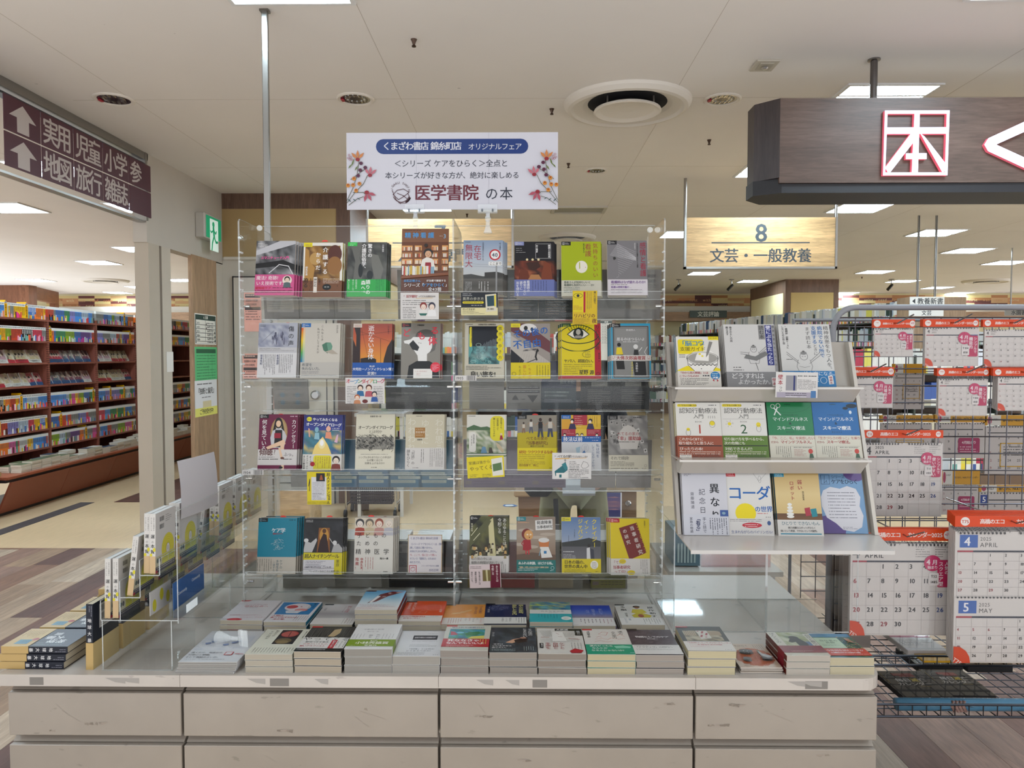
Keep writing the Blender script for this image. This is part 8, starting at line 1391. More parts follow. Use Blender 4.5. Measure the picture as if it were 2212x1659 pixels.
for px, lab in ((898, 'clear clip holding the banner near its emblem'), (1054, 'clear clip holding the banner near its last characters')):
    q = P(px, 500, YD); t = thing('banner_clip', lab, 'clip', 'clear banner clips', (q.x, YD, P(px, 492, YD).z)); zc = P(px, 452, YBn).z - t.location.z
    mb = MB(); mb.prism([(-.016, -.02), (.016, -.02), (.008, .004), (-.008, .004)], 'y', -.01, .012, 'frost', 'e8ecee'); k1_ = mb.build('foot', t)
    mb = MB(); mb.tube([(0, 0, .004), (0, -.004, .028)], .008, 'frost', 'd8dcdc', 10); mb.lathe([(.001, -.012), (.009, -.008), (.012, 0), (.009, .008), (.001, .012)], (0, -.004, .034), 'frost', 'e0e4e4', 12); mb.tube([(0, -.004, .04), (0, -.008, .058)], .0075, 'white_gloss', 'e4e6ea', 10); mb.prism([(-.004, .056), (.004, .056), (.013, zc - .008), (-.013, zc - .008)], 'y', -.014, -.004, 'frost', 'e6eaea'); k2_ = mb.build('swivel_arm', t)
    dy = YBn - YD; mb = MB(); mb.box(-.037, .037, dy - .004, dy - .001, zc - .006, zc + .018, 'frost', 'e4e8ec'); mb.box(-.037, .037, dy + .006, dy + .009, zc - .006, zc + .018, 'frost', 'e4e8ec'); mb.box(-.037, .037, dy - .016, dy + .012, zc - .014, zc - .006, 'frost', 'dfe4e6')
    for x in (-.02, .02): mb.box(x - .003, x + .003, dy - .018, dy - .006, zc - .012, zc - .002, 'metal', '55585c')
    k3_ = mb.build('jaws', t)
# tall silver pole
g = G(572, 22, CZ); mb = MB(); mb.box(g.x - .0145, g.x + .0145, g.y - .012, g.y + .012, 0, CZ, 'metal', '8c8a86', .003); mb.box(g.x - .022, g.x + .022, g.y - .02, g.y + .02, CZ - .01, CZ, 'metal', '8a8682'); tag(mb.build('ceiling_pole'), 'tall square silver pole from ceiling to floor', 'pole')
# ================================================================ paperback bookcase along the left
BX = -5.33; PXF = -5.0
bc = thing('paperback_bookcase', 'long red-brown bookcase packed with colourful paperbacks', 'bookcase', None, (0, 0, 0))
WC = '96594a'; bays = [7.34, 8.29, 9.24, 10.19, 11.14, 12.1, 13.05]; boards = [1.985, 1.745, 1.505, 1.255, 1.01, .765, .56]
mb = MB(); mb.box(BX - .34, BX - .32, bays[0], bays[-1], .4, 2.0, 'paint', '6e3c30'); mb.build('back_panel', bc)
for y in bays:
    mb = MB(); mb.box(BX - .32, BX + .012, y - .014, y + .014, .4, 2.02, 'wood_v', WC); 
    z = 1.05
    while z < 1.95: mb.box(BX - .006, BX + .0125, y - .016, y + .016, z, z + .006, 'paint', '3a1a14'); z += .025
    mb.build('upright', bc)
for i in range(len(bays) - 1):
    for z in boards: mb = MB(); mb.box(BX - .32, BX + .008, bays[i] + .014, bays[i + 1] - .014, z - .02, z, 'wood_y', WC); mb.build('shelf_board', bc)
mb = MB(); mb.box(PXF - .8, PXF + .02, bays[0] - .25, 13.1, .375, .40, 'wood_y', 'a0583f'); mb.box(PXF - .8, PXF + .0, bays[0] - .25, 13.1, .345, .372, 'paint', '20181c'); mb.build('deck', bc)
yy = bays[0] - .2
while yy < 13: 
    y1 = min(yy + .95, 13.1); mb = MB(); mb.prism([(PXF + .02, .345), (PXF - .12, .03), (PXF - .14, .03), (PXF, .345)], 'y', yy + .003, y1 - .003, 'paint', '8a4a36'); mb.build('plinth_panel', bc); yy += .95
mb = MB(); mb.box(PXF - .8, PXF - .13, bays[0] - .22, 13.1, 0, .03, 'paint', '1c161a'); mb.build('toe_kick', bc)
# paperbacks: thickness along Y, spines to +X
SC = ['2c8a58', '2c8a58', 'f0b800', 'f0b800', 'e8ac00', '4a8fd8', '4a8fd8', '5a9ae0', '8a84c4', '8a84c4', 'd85a9c', 'd0d0cc', 'c8452c', '88a81c', '8c8a86', '8c8a86', 'e87a2c', '202224', '6a3c88', 'b8c8d8', '3c6cb0', 'd83c54']
CN = {'2c8a58': 'green', 'f0b800': 'yellow', 'e8ac00': 'deep yellow', '4a8fd8': 'sky blue', '5a9ae0': 'light blue', '8a84c4': 'lavender', 'd85a9c': 'pink', 'd0d0cc': 'white', 'c8452c': 'brick red', '88a81c': 'olive green', '8c8a86': 'grey', 'e87a2c': 'orange', '202224': 'black', '6a3c88': 'violet', 'b8c8d8': 'pale blue', '3c6cb0': 'dark blue', 'd83c54': 'rose red'}
BC_ = ['e8e4dc', 'd84848', '202020', 'e8a0b8', '3c6cb0', 'f08040', 'c8c8c8', 'e83c8c', '5c2c2c', '70a8a0', 'e8d040']
pm = {}
def pb_mesh(t, col, bcol, h, k):
    key = (round(t, 3), col, bcol, round(h, 3), k)
    if key in pm: return pm[key]
    mb = MB(); w_ = .105; mb.box(-w_, -.0006, 0, t, .0, h, 'far', 'dcd6c8'); mb.box(-.0006, 0, 0, t, 0, h * .8, 'far', col); mb.box(-.0006, 0, 0, t, h * .8, h, 'far', 'e6e4e0')
    if bcol: mb.box(0, .0008, -.0004, t + .0004, 0, h * k, 'far', bcol)
    R_ = random.Random(repr(key)); V = []
    z = h * .76
    while z > h * (.5 if bcol else .2): q = R_.uniform(.004, .009); mb.box(0.0008, .001, t * .3, t * .7, z - q, z, 'far', 'ecece8' if col in ('202224', '2c8a58', '3c6cb0', '6a3c88') else '3a3a3a'); z -= q + .003
    mb.box(0.0, .0004, t * .25, t * .75, h * .86, h * .95, 'far', '55555a')
    me = mb.build('paperback'); pm[key] = me; return me
R = random.Random(21); OR = ['first', 'second', 'third', 'fourth', 'fifth', 'sixth', 'seventh', 'eighth', 'ninth', 'tenth', 'eleventh', 'twelfth', 'thirteenth', 'fourteenth', 'fifteenth', 'sixteenth', 'seventeenth', 'eighteenth', 'nineteenth', 'twentieth', 'twenty-first', 'twenty-second', 'twenty-third', 'twenty-fourth', 'twenty-fifth', 'twenty-sixth', 'twenty-seventh', 'twenty-eighth', 'twenty-ninth', 'thirtieth', 'thirty-first', 'thirty-second', 'thirty-third', 'thirty-fourth', 'thirty-fifth', 'thirty-sixth', 'thirty-seventh', 'thirty-eighth', 'thirty-ninth', 'fortieth', 'forty-first', 'forty-second', 'forty-third', 'forty-fourth', 'forty-fifth']
spine_rows = [(0, 'uppermost shelf'), (1, 'second shelf'), (4, 'fifth shelf'), (5, 'sixth shelf'), (6, 'lowest shelf')]
BAYN = ['nearest', 'second', 'third', 'fourth', 'fifth', 'sixth']
stuff = MB(); total = 0; AUTH = {(0, 0): [(.28, '有栖川有栖'), (.62, '浅田次郎')], (1, 1): [(.04, '五十嵐貴久'[:3])], (4, 0): [(.5, '五木寛之')], (6, 1): [(.72, '今野敏')], (4, 2): [(.3, '海堂尊'), (.66, '大沢在昌')], (5, 1): [(.2, '京極夏彦')], (0, 2): [(.7, '乾くるみ')], (1, 2): [(.85, '伊坂幸太郎')], (4, 1): [(.9, '恩田陸')], (5, 0): [(.02, '池井戸潤')]}
div0 = None
bcnt = {}
for bi in range(6):
    for bidx, rn in spine_rows:
        z = boards[bidx] ; y = bays[bi] + .018; n = 0; col = R.choice(SC); run = R.randint(2, 9)
        if bi == 0: y += .12
        marks = [(bays[bi] + f * .95, s_) for f, s_ in AUTH.get((bidx, bi), [])]
        while y < bays[bi + 1] - .036:
            if marks and y >= marks[0][0]:
                s_ = marks.pop(0)[1]; mb = MB(); mb.box(-.1, .004, 0, .006, 0, .175, 'far', 'e8b000'); mb.box(.004, .006, -.016, .022, -.012, .14, 'far', 'e8a800'); ar = Art(mb, (.006, -.016, .14), (0, 1, 0), (0, 0, -1), (1, 0, 0), .038); ar.tv(s_, 50, 20, 330 / len(s_) * .95 if len(s_) > 4 else 82, '1c1c1c', 1, 1.0, .85)
                ar.p([(10, -60), (90, -60), (90, -5), (10, -5)], 'd8d4c8'); ar.l([(30, -50), (70, -14)], 8, '8a4a3a'); ar.l([(70, -50), (30, -14)], 8, '8a4a3a')
                o = mb.build('shelf_divider'); o.location = (BX - .004, y, z); tag(o, 'yellow author divider, %d black characters, %s, %s bay%s' % (len(s_), rn, BAYN[bi], ', nearer the aisle end' if marks else ''), 'divider', 'yellow author dividers'); y += .032; continue
            if run <= 0: col = R.choice(SC); run = R.randint(1, 9)
            run -= 1; t = R.choice([.012, .015, .018, .02, .024]); h = .152; bcol = R.choice(BC_) if R.random() < .55 else None; k = R.choice([.25, .34, .42])
            if y + t > bays[bi + 1] - .02: break
            if bi == 0 or (bi == 1 and bidx in (0, 1, 4)):
                me = pb_mesh(t, col, bcol, h, k)
                if total < 150:
                    if me.get('used'): o = me.copy(); COL.objects.link(o)
                    else: o = me; me['used'] = 1
                    if 'used' in o.keys() and o is not me: del o['used']
                    o.location = (BX, y, z); key = (bi, bidx, CN[col]); bcnt[key] = bcnt.get(key, 0) + 1
                    tag(o, '%s-spined paperback on the %s of the %s bay, %s of that colour there' % (CN[col], rn, BAYN[bi], OR[bcnt[key] - 1]), 'book', 'paperbacks standing on the %s, %s bay' % (rn, BAYN[bi])); total += 1; y += t + .0012; continue
            st_ = stuff; st_.box(BX - .1, BX, y, y + t, z, z + h * .8, 'far', col); st_.box(BX - .1, BX, y, y + t, z + h * .8, z + h, 'far', 'e6e4e0')
            if bcol: st_.box(BX - .05, BX + .0008, y, y + t, z, z + h * k, 'far', bcol)
            st_.box(BX, BX + .0006, y + t * .3, y + t * .7, z + h * .45, z + h * .75, 'far', '55534f'); y += t + .0012
for me in pm.values():
    if 'used' in me.keys(): del me['used']
    else: bpy.data.objects.remove(me)
o = stuff.build('paperback_rows'); tag(o, 'remaining rows of colourful paperback spines farther along the bookcase', 'books', None, 'stuff')
# face-out paperbacks on two leaning shelves
FO = ['d8c0a8', 'b83c48', '5a6a78', '3c3c44', 'c8b890', '8a4c5c', '6a8a78', 'e0d8c8', '7c8c48', 'c8a0a8', 'b0b8c0']
R = random.Random(31); cnt = 0
def face_art(c, s):
    R_ = random.Random(s); a, b, d = R_.choice(FO), R_.choice(FO), R_.choice(['c83040', 'd8c828', 'e0e0d8', '2c5a8c', 'e8e4dc']); c.noise(0, 0, 100, c.H, [a, b, 'e8e0d0'], 5, 6, s); c.e_(R_.uniform(35, 65), c.H * .42, 15, 17, 'e8ccb4'); c.e_(R_.uniform(35, 65), c.H * .34, 17, 13, R_.choice(['2c2420', '6a4a38', '8a8078'])); c.p([(20, c.H * .8), (34, c.H * .5), (66, c.H * .5), (80, c.H * .8)], b); c.r(0, c.H * .74, 100, c.H * .26, d); c.tv('物語', 86, 6, 14, '333' if s % 2 else 'eee', 1) if 0 else c.g(84, 8, 60, 1, 9, 'eee', v=True, seed=s); c.g(8, c.H * .8, 80, 2, 6, '555')
fp = []
for s in range(6):
    mb = MB(); mb.box(-.0135, 0, -.0525, .0525, 0, .152, 'far', 'ddd8cc'); mb.box(0, .0006, -.0525, .0525, 0, .152, 'far', 'ddd'); ar = Art(mb, (.0006, -.0525, .152), (0, 1, 0), (0, 0, -1), (1, 0, 0), .105); ar.H = 145; face_art(ar, s + 3); fp.append(mb.build('paperback'))
fu = [False] * 6
for bi in range(3):
    for bidx, rn in ((2, 'third shelf'), (3, 'fourth shelf')):
        z = boards[bidx]; y = bays[bi] + .08
        n = 0
        while y < bays[bi + 1] - .07:
            s = (int(y * 3) + bidx) % 6; 
            if not fu[s]: o = fp[s]; fu[s] = True
            else: o = fp[s].copy(); COL.objects.link(o)
            o.location = (BX - .03, y, z + .002); o.rotation_euler = (R.uniform(-.1, .12), -.42, 0); tag(o, 'face-out leaning paperback, %s on the %s of the %s bay' % (OR[n], rn, BAYN[bi]), 'book', 'face-out paperbacks on the leaning shelves'); n += 1
            y += .052 if R.random() < .45 else .112
# flat stacks on the deck
R = random.Random(41); sm = []
for s in range(3):
    mb = MB(); t = .014 + s * .003; mb.box(-.105, 0, -.075, .075, 0, t, 'far', 'd0c8b8'); mb.box(-.106, .0, -.0755, .0755, t, t + .0008, 'far', ['3a4a5c', 'c8c4bc', '5c6a4c'][s]); mb.box(-.106, .0, -.0755, .0755, -.0008, 0, 'far', 'c8c4bc'); o = mb.build('paperback'); sm.append((o, t))
us = [False] * 3; n = 0
y = 7.36
while y < 9.4:
    for row in range(2 if y < 8.4 else 1):
        k = R.randint(3, 5); z = .401
        for q in range(k):
            if row == 1 and q < 1: pass
            s = R.randrange(3); o, t = sm[s]
            if us[s]: o = o.copy(); COL.objects.link(o)
            us[s] = True; o.location = (PXF - .03 - row * .13 + R.uniform(-.004, .004), y + .078 + R.uniform(-.003, .003), z + .001); z += t + .002; tag(o, 'cream-edged paperback, %s copy up in the %s pile of the %s deck line' % (OR[q], OR[n % 40], 'front' if row == 0 else 'rear'), 'book', 'cream-edged paperbacks piled on the deck')
    n += 1; y += .162
mb = MB()
while y < 12.9:
    for row in range(2):
        z = .401
        for q in range(R.randint(3, 6)): t = .017; mb.box(PXF - .135 - row * .13, PXF - .03 - row * .13, y, y + .15, z, z + t, 'far', 'd0c8b8'); z += .019
    y += .162
tag(mb.build('paperback_piles'), 'farther piles of cream-edged paperbacks along the deck', 'books', None, 'stuff')
# wooden display cabinet with books at the aisle end
wc_ = thing('wood_cabinet', 'light wood cabinet at the end of the paperback bookcase', 'cabinet', None, (0, 0, 0)); mb = MB(); a = Wx(50, 1032, -5.02); mb.box(-6.2, -5.02, 6.4, 7.06, .42, .46, 'wood_y', 'b09066'); mb.build('top', wc_); mb = MB(); mb.prism([(-6.2, 0), (-5.16, 0), (-5.04, .42), (-6.2, .42)], 'y', 6.42, 7.04, 'wood_y', '8f6f4c'); mb.build('body', wc_)
fb = [('d8d4c8', 'white hardback'), ('c8b8a0', 'cream hardback'), ('20242c', 'black hardback'), ('4a7aa8', 'blue-striped book')]
for i, (xc_, yc_, k, ci) in enumerate(((-5.17, 6.62, 6, 0), (-5.17, 6.84, 7, 0), (-5.36, 6.60, 5, 3), (-5.36, 6.86, 6, 1), (-5.56, 6.7, 5, 2))):
    b0 = None
    for q in range(k):
        if b0 is None: mb = MB(); mb.box(-.07, .07, -.095, .095, 0, .024, 'far', 'd4ccbc', .002); mb.box(-.071, .071, -.096, .096, .024, .026, 'far', fb[ci][0]); mb.box(.068, .0715, -.096, .096, 0, .026, 'far', fb[ci][0]); b0 = o = mb.build('book')
        else: o = b0.copy(); COL.objects.link(o)
        o.location = (xc_, yc_, .461 + q * .0275); tag(o, '%s lying on the light wood cabinet, %s copy up in stack %s' % (fb[ci][1], OR[q], OR[i]), 'book', 'hardbacks stacked on the light wood cabinet')
# ================================================================ long bookcase on the far right
def shelf_run(p0, p1, ztop, nrow, rh, lab, name, seed, depth=.26, limit=60, pal=None, side=-1, start=0, tt=(.012, .03), bh=.2):
    """books along p0->p1 (xy), spines towards the camera side"""
    d = Vector((p1[0] - p0[0], p1[1] - p0[1], 0)); L_ = d.length; ang = math.atan2(d.y, d.x); t = thing('bookcase', lab, 'bookcase', None, (p0[0], p0[1], 0), (0, 0, ang)); R_ = random.Random(seed)
    # local x along the run, local y>0 into the case
    mb = MB(); 
    for r_ in range(nrow + 1): z = ztop - rh * r_; mb.box(0, L_, .0, depth, z - rh - .02, z - rh, 'paint', '4a4c4a') if r_ < nrow else None
    mb.box(0, L_, depth - .02, depth, 0, ztop - rh * .5, 'paint', '5c4a3c'); 
    k = 0
    while k <= L_ + .01: mb.box(k - .01, k + .01, .0, depth, 0, ztop - rh * .45, 'paint', '3c443e'); k += .9
    mb.box(0, L_, -.05, depth, 0, max(.05, ztop - rh * nrow - .02), 'paint', '6a5444'); mb.build('frame', t)
    st = MB(); n = 0; M_ = Matrix.Translation((p0[0], p0[1], 0)) @ Matrix.Rotation(ang, 4, 'Z'); cache = {}
    for r_ in range(nrow):
        z = ztop - rh * (r_ + 1); x = .012; col = '3a3'; run = 0; cc = 0
        while x < L_ - .02:
            if run <= 0: col = R_.choice(pal); run = R_.randint(1, 6)
            run -= 1; th = R_.uniform(*tt); h = bh * R_.uniform(.86, 1.02); b2 = R_.choice(BC_ + pal)
            if r_ == 0 and n < limit:
                th = round(th * 200) / 200; h = round(h * 50) / 50; key = (th, h, col)
                if key in cache: o = cache[key].copy(); COL.objects.link(o)
                else:
                    mb = MB(); mb.box(0, th, .0, .14, 0, h, 'far', 'dcd8ce'); mb.box(.0, th, -.001, .0, 0, h, 'far', col); mb.box(0, th, -.0016, -.001, 0, h * .3, 'far', b2); mb.box(th * .3, th * .7, -.0016, -.001, h * .45, h * .9, 'far', '55585c'); o = mb.build('book'); cache[key] = o
                o.matrix_world = M_ @ Matrix.Translation((x, .02, z)); tag(o, 'slim spine, %s book from the near end of the top row of the %s' % (OR[n] if n < 45 else '%s past forty-five' % OR[n - 45], name), 'book', 'books in the top row of the ' + name); n += 1
            else:
                q = MB(M_); st.xf = M_; st.box(x, x + th, .02, .16, z, z + h, 'far', col); st.box(x, x + th, .0192, .02, z, z + h * .3, 'far', b2)
            x += th + .001
    o = st.build('book_rows'); tag(o, 'rows of mixed book spines filling the %s' % name, 'books', None, 'stuff'); return t
PALE = ['d8dad4', 'c8ccc8', 'e0e0dc', 'b8c0c8', 'd0d4dc', 'e4e2d8', '1c3a34', 'c8c0a8', 'a8b4c0', 'd8d8d8', 'e8e8e4', '2c4a70', 'b0a0a0', 'd8d060']
z_ = 2.37
a, b = P(1958, 700, 9.6), P(1468, 700, 17.0)
shelf_run((b.x, b.y), (a.x, a.y), z_, 6, .33, 'long tall bookcase of pale spines running towards the far wall', 'long pale bookcase', 3, pal=PALE, limit=0, bh=.25)
mb = MB(); a2 = P(1940, 655, 9.55); b2 = P(2062, 655, 9.55); mb.box(a2.x, b2.x, 9.3, 9.58, 0, 2.31, 'wood_v', 'a58a6f'); struct('trim_7', mb)
def end_sign(px0, px1, py0, py1, Y, s, lab, arrow=True, col='e2e0da', fg='1c2226', rods=False):
    a = P(px0, py0, Y); b = P(px1, py1, Y); mb = MB(); mb.box(a.x, b.x, Y, Y + .02, b.z, a.z, 'paint', col); ar = Art(mb, (a.x, Y, a.z), (1, 0, 0), (0, 0, -1), (0, -1, 0), b.x - a.x, 'paint'); H_ = (a.z - b.z) / (b.x - a.x) * 100
    if arrow: ar.p([(5, H_ / 2), (14, H_ * .2), (14, H_ * .8)], fg)
    z = min(H_ * .8, (78 if arrow else 90) / len(s)); ar.t(s, 20 if arrow else 50, H_ / 2 - z / 2, z, fg, 1, .98, 'l' if arrow else 'c'); 
    if rods:
        for x in (a.x + .1, b.x - .1): mb.box(x - .008, x + .008, Y + .02, Y + .035, a.z - .05, CZ, 'metal', '9a9894')
    return tag(mb.build('section_sign'), lab, 'sign', 'section signs on bookcase ends')
end_sign(1967, 2040, 641, 660, 9.2, '教養新書', 'white section sign with black arrow above the wire rack', rods=True); end_sign(1965, 2038, 669, 683, 9.2, '文芸', 'white section sign with two characters just under the tube', False, rods=True)
end_sign(1490, 1570, 671, 686, BACK - .56, '文芸評論', 'dark green section sign on the far wood fascia', False, '46524c', 'dcdcd4')
end_sign(2172, 2240, 668, 682, 12, '水園書店', 'grey section sign at the far end of the shop', False, '8c8a84', '26262a', rods=True)
a, b = P(2330, 720, 12.0), P(2070, 720, 13.6); shelf_run((b.x, b.y), (a.x, a.y), 2.1, 5, .33, 'bookcase of pale spines behind the calendar rack', 'rear pale bookcase', 5, pal=PALE + ['8cb8d8', 'a8c880', 'e0c040'], limit=0, bh=.24)
a, b = P(1400, 700, BACK - .9), P(1700, 700, BACK - .9); shelf_run((a.x, a.y), (b.x, b.y), 2.2, 5, .38, 'red-brown wall bookcase under the far wood fascia', 'far wall bookcase', 7, pal=PALE + ['8a4a3a', '6a8a7a'], limit=0, bh=.3)
# books seen through the wire mesh: nearer low bookcase with dark frame
a, b = P(1800, 800, 8.2), P(2240, 800, 8.2); shelf_run((a.x, a.y), (b.x, b.y), 1.75, 4, .36, 'dark-framed low bookcase behind the wire mesh', 'dark-framed low bookcase', 9, pal=PALE + ['b02c48', '22242a', 'd85a2c', '3c5a9c', 'e8e4dc'], limit=0, tt=(.02, .09), bh=.27)
# ================================================================ mid-shop things seen through the acrylic rack
a, b = P(870, 760, 8.6), P(1090, 760, 8.6); shelf_run((P(820, 760, 9).x, 9.0), (P(985, 760, 9).x, 9.0), 1.95, 5, .34, 'wood bookcase behind the first bay of the rack', 'wood bookcase behind the first bay', 12, pal=PALE + ['b03c40', '4a7c50', 'd8a83c', '6a4c8a'], limit=0, tt=(.015, .04), bh=.26)
shelf_run((P(1030, 760, 9).x, 9.0), (P(1290, 760, 9).x, 9.0), 1.95, 5, .34, 'wood bookcase behind the second bay of the rack', 'wood bookcase behind the second bay', 13, pal=PALE + ['2c5aa0', 'b04030', 'c86a78', '2c4c8c'], limit=0, tt=(.015, .045), bh=.26)
mb = MB(); mb.box(P(1286, 700, 8.9).x, P(1330, 700, 8.9).x, 8.9, 9.3, 0, 2.0, 'wood_v', '8a6f58'); struct('trim_8', mb)
def ng(c): c.r(0, 0, 100, 24, '46524c'); c.t('新書', 50, 6, 16, 'e8e8e0', 1, 1, 'c'); [c.l([(8, 40 + i * 22), (92, 40 + i * 22)], 1.5, '555') for i in range(8)]; [c.g(12, 28 + i * 22, 50, 1, 7, '333') for i in range(8)]; [c.p([(92, 32 + i * 22), (84, 28 + i * 22), (84, 36 + i * 22)], '222') for i in range(8)]
mb = MB(); a = P(1297, 692, 8.86); b = P(1322, 790, 8.86); mb.box(a.x, b.x, 8.86, 8.864, b.z, a.z, 'paint', 'dedad0'); ar = Art(mb, (a.x, 8.86, a.z), (1, 0, 0), (0, 0, -1), (0, -1, 0), b.x - a.x, 'paint'); ar.H = (a.z - b.z) / (b.x - a.x) * 100; ng(ar); tag(mb.build('notice'), 'white shelf guide with green heading seen between the yellow eye book and its neighbour', 'notice')
# pink release posters by the white door
for i, (px0, px1, py0, py1) in enumerate(((527, 565, 632, 716), (524, 560, 764, 818), (575, 600, 824, 884))):
    a = P(px0, py0, 5.4); b = P(px1, py1, 5.4); mb = MB(); mb.box(a.x, b.x, 5.4, 5.403, b.z, a.z, 'paint', 'd89c8c'); ar = Art(mb, (a.x, 5.4, a.z), (1, 0, 0), (0, 0, -1), (0, -1, 0), b.x - a.x, 'paint'); ar.r(6, 8, 88, 22, '3c2c2c'); ar.g(10, 12, 80, 1, 12, 'd8b8a8'); ar.t('話題の文庫', 8, 38, 16, '3a2424', 1, .9) ; ar.t('5月9日発売', 8, 62, 14, '3a2424', 1, .9); ar.r(4, 84, 92, 18, '3c2c2c'); ar.g(8, 108, 84, 4, 9, '3a2424', 1.7)
    tag(mb.build('poster'), 'pink release-date poster on clear stand behind the rack side, %s' % ['highest', 'middle one', 'lowest'][i], 'poster', 'pink release-date posters')
ps = thing('poster_stand', 'slim grey panel stand carrying the pink posters', 'stand', None, (0, 0, 0)); a = P(520, 600, 5.41); b = P(603, 1000, 5.41); mb = MB(); mb.box(a.x, b.x, 5.405, 5.42, .3, a.z, 'frost', 'c0b8b0'); mb.build('panel', ps); mb = MB(); mb.box(a.x, b.x, 5.2, 5.6, 0, .02, 'metal', '888'); mb.box((a.x + b.x) / 2 - .02, (a.x + b.x) / 2 + .02, 5.40, 5.43, 0, .35, 'metal', '888'); mb.build('base', ps)
# white desk
dk = thing('white_desk', 'white desk with piled papers behind the rack', 'desk', None, (0, 0, 0)); a = P(775, 890, 7.4); b = P(880, 890, 7.4); z = a.z; mb = MB(); mb.box(a.x, b.x, 7.2, 7.9, z - .03, z, 'white_gloss', 'd4d2cc'); mb.build('top', dk)
for x in (a.x + .02, b.x - .05):
    for y in (7.22, 7.85): mb = MB(); mb.box(x, x + .03, y, y + .03, 0, z - .03, 'paint', 'd0cec8'); mb.build('leg', dk)
mb = MB(); mb.box(a.x + .02, b.x - .02, 7.23, 7.26, .25, .29, 'paint', 'd0cec8'); mb.build('stretcher', dk)
mb = MB(); mb.box(P(770, 1000, 7.6).x, P(800, 1000, 7.6).x, 7.5, 7.52, 0, 1.5, 'wood_v', '7d6652'); struct('trim_9', mb)
# basket trolley
tr = thing('basket_trolley', 'wheeled trolley holding a dark shopping basket', 'trolley', None, (0, 0, 0)); Y = 7.2; x0, x1 = P(752, 1090, Y).x, P(850, 1090, Y).x
mb = MB()
for y in (Y, Y + .3): mb.tube([(x0 - .02, y, .1), (x0 - .02, y, .55), (x0 + .03, y, .62), (x1 - .03, y, .62), (x1 + .02, y, .55), (x1 + .02, y, .1)], .012, 'chrome', 'c8c8c6', 8)
mb.tube([(x0 - .02, Y, .12), (x0 - .02, Y + .3, .12)], .01, 'chrome', 'c8c8c6', 8); mb.tube([(x1 + .02, Y, .12), (x1 + .02, Y + .3, .12)], .01, 'chrome', 'c8c8c6', 8); mb.build('tube_frame', tr)
for x in (x0 - .02, x1 + .02):
    for y in (Y, Y + .3): mb = MB(); mb.tube([(x - .012, y - .03, .04), (x + .012, y - .03, .04)], .04, 'paint', '26262a', 14); mb.tube([(x, y, .1), (x, y - .02, .06)], .01, 'chrome', 'aaa', 8); mb.build('caster', tr)
bk_ = thing('shopping_basket', 'dark brown perforated shopping basket on the trolley', 'basket', None, (0, 0, 0)); mb = MB()
for r_ in range(7):
    z = .14 + r_ * .03; q = r_ * .004
    mb.box(x0 + .02 - q, x1 - .02 + q, Y + .02 - q, Y + .024 - q, z, z + .014, 'paint', '3a3036'); mb.box(x0 + .02 - q, x1 - .02 + q, Y + .27 + q, Y + .274 + q, z, z + .014, 'paint', '3a3036'); mb.box(x0 + .02 - q, x0 + .024 - q, Y + .02, Y + .27, z, z + .014, 'paint', '3a3036'); mb.box(x1 - .024 + q, x1 - .02 + q, Y + .02, Y + .27, z, z + .014, 'paint', '3a3036')
for i in range(22): x = x0 + .02 + (x1 - x0 - .04) * i / 21; mb.box(x, x + .008, Y + .016, Y + .022, .13, .35, 'paint', '2e262c'); mb.box(x, x + .008, Y + .272, Y + .278, .13, .35, 'paint', '2e262c')
mb.box(x0 + .02, x1 - .02, Y + .02, Y + .27, .125, .13, 'paint', '2e262c'); mb.box(x0, x1, Y, Y + .02, .35, .37, 'paint', '2e262c'); mb.box(x0, x1, Y + .27, Y + .29, .35, .37, 'paint', '2e262c'); mb.build('perforated_tub', bk_)
# white slatted stand
ss = thing('slatted_stand', 'white slatted low stand beyond the poster panel', 'stand', None, (0, 0, 0)); xa, xb2 = P(594, 1070, 6.6).x, P(662, 1070, 6.6).x
for i in range(5): mb = MB(); z = .36 + i * .075; mb.prism([(6.6 - i * .03 + .1, z), (6.6 - i * .03 + .4, z + .04), (6.6 - i * .03 + .4, z + .1), (6.6 - i * .03 + .1, z + .06)], 'x', xa, xb2, 'white_gloss', 'ccd0ce'); mb.build('slat', ss)
mb = MB(); mb.box(xa, xb2, 6.7, 7.1, 0, .36, 'wood_h', 'c4a880'); mb.build('base', ss)
# wood table, wood pedestal with sky poster
tb_ = thing('wood_table', 'light wood table behind the standing shopper', 'table', None, (0, 0, 0)); a = P(1110, 1056, 5.1); b = P(1255, 1056, 5.1); mb = MB(); mb.box(a.x, b.x, 5.05, 5.7, a.z - .05, a.z, 'wood_h', 'b99a74', .012); mb.build('top', tb_); mb = MB(); mb.prism([(a.x + .05, 0), (b.x - .1, 0), (b.x - .1, a.z - .05), (a.x + .03, a.z - .05)], 'y', 5.1, 5.66, 'wood_h', '94755a'); mb.build('pedestal', tb_)
pd = thing('wood_pedestal', 'wood pedestal with flat magazines and a lock', 'pedestal', None, (0, 0, 0)); a = P(1306, 1062, 5.0); b = P(1376, 1062, 5.0); mb = MB(); mb.box(a.x, b.x, 5.02, 5.6, 0, a.z, 'wood_h', '8f7358'); mb.build('body', pd); mb = MB(); mb.box(a.x - .03, b.x + .06, 5.0, 5.65, a.z, a.z + .04, 'wood_h', 'c4a880'); mb.build('top', pd); mb = MB(); mb.lathe([(.02, 0), (.02, -.006), (.012, -.01), (.001, -.01)], (0, 0, 0), 'chrome', 'ccc', 14); o = mb.build('lock', pd); o.location = P(1357, 1087, 5.02); o.rotation_euler = (-PI / 2, 0, 0)
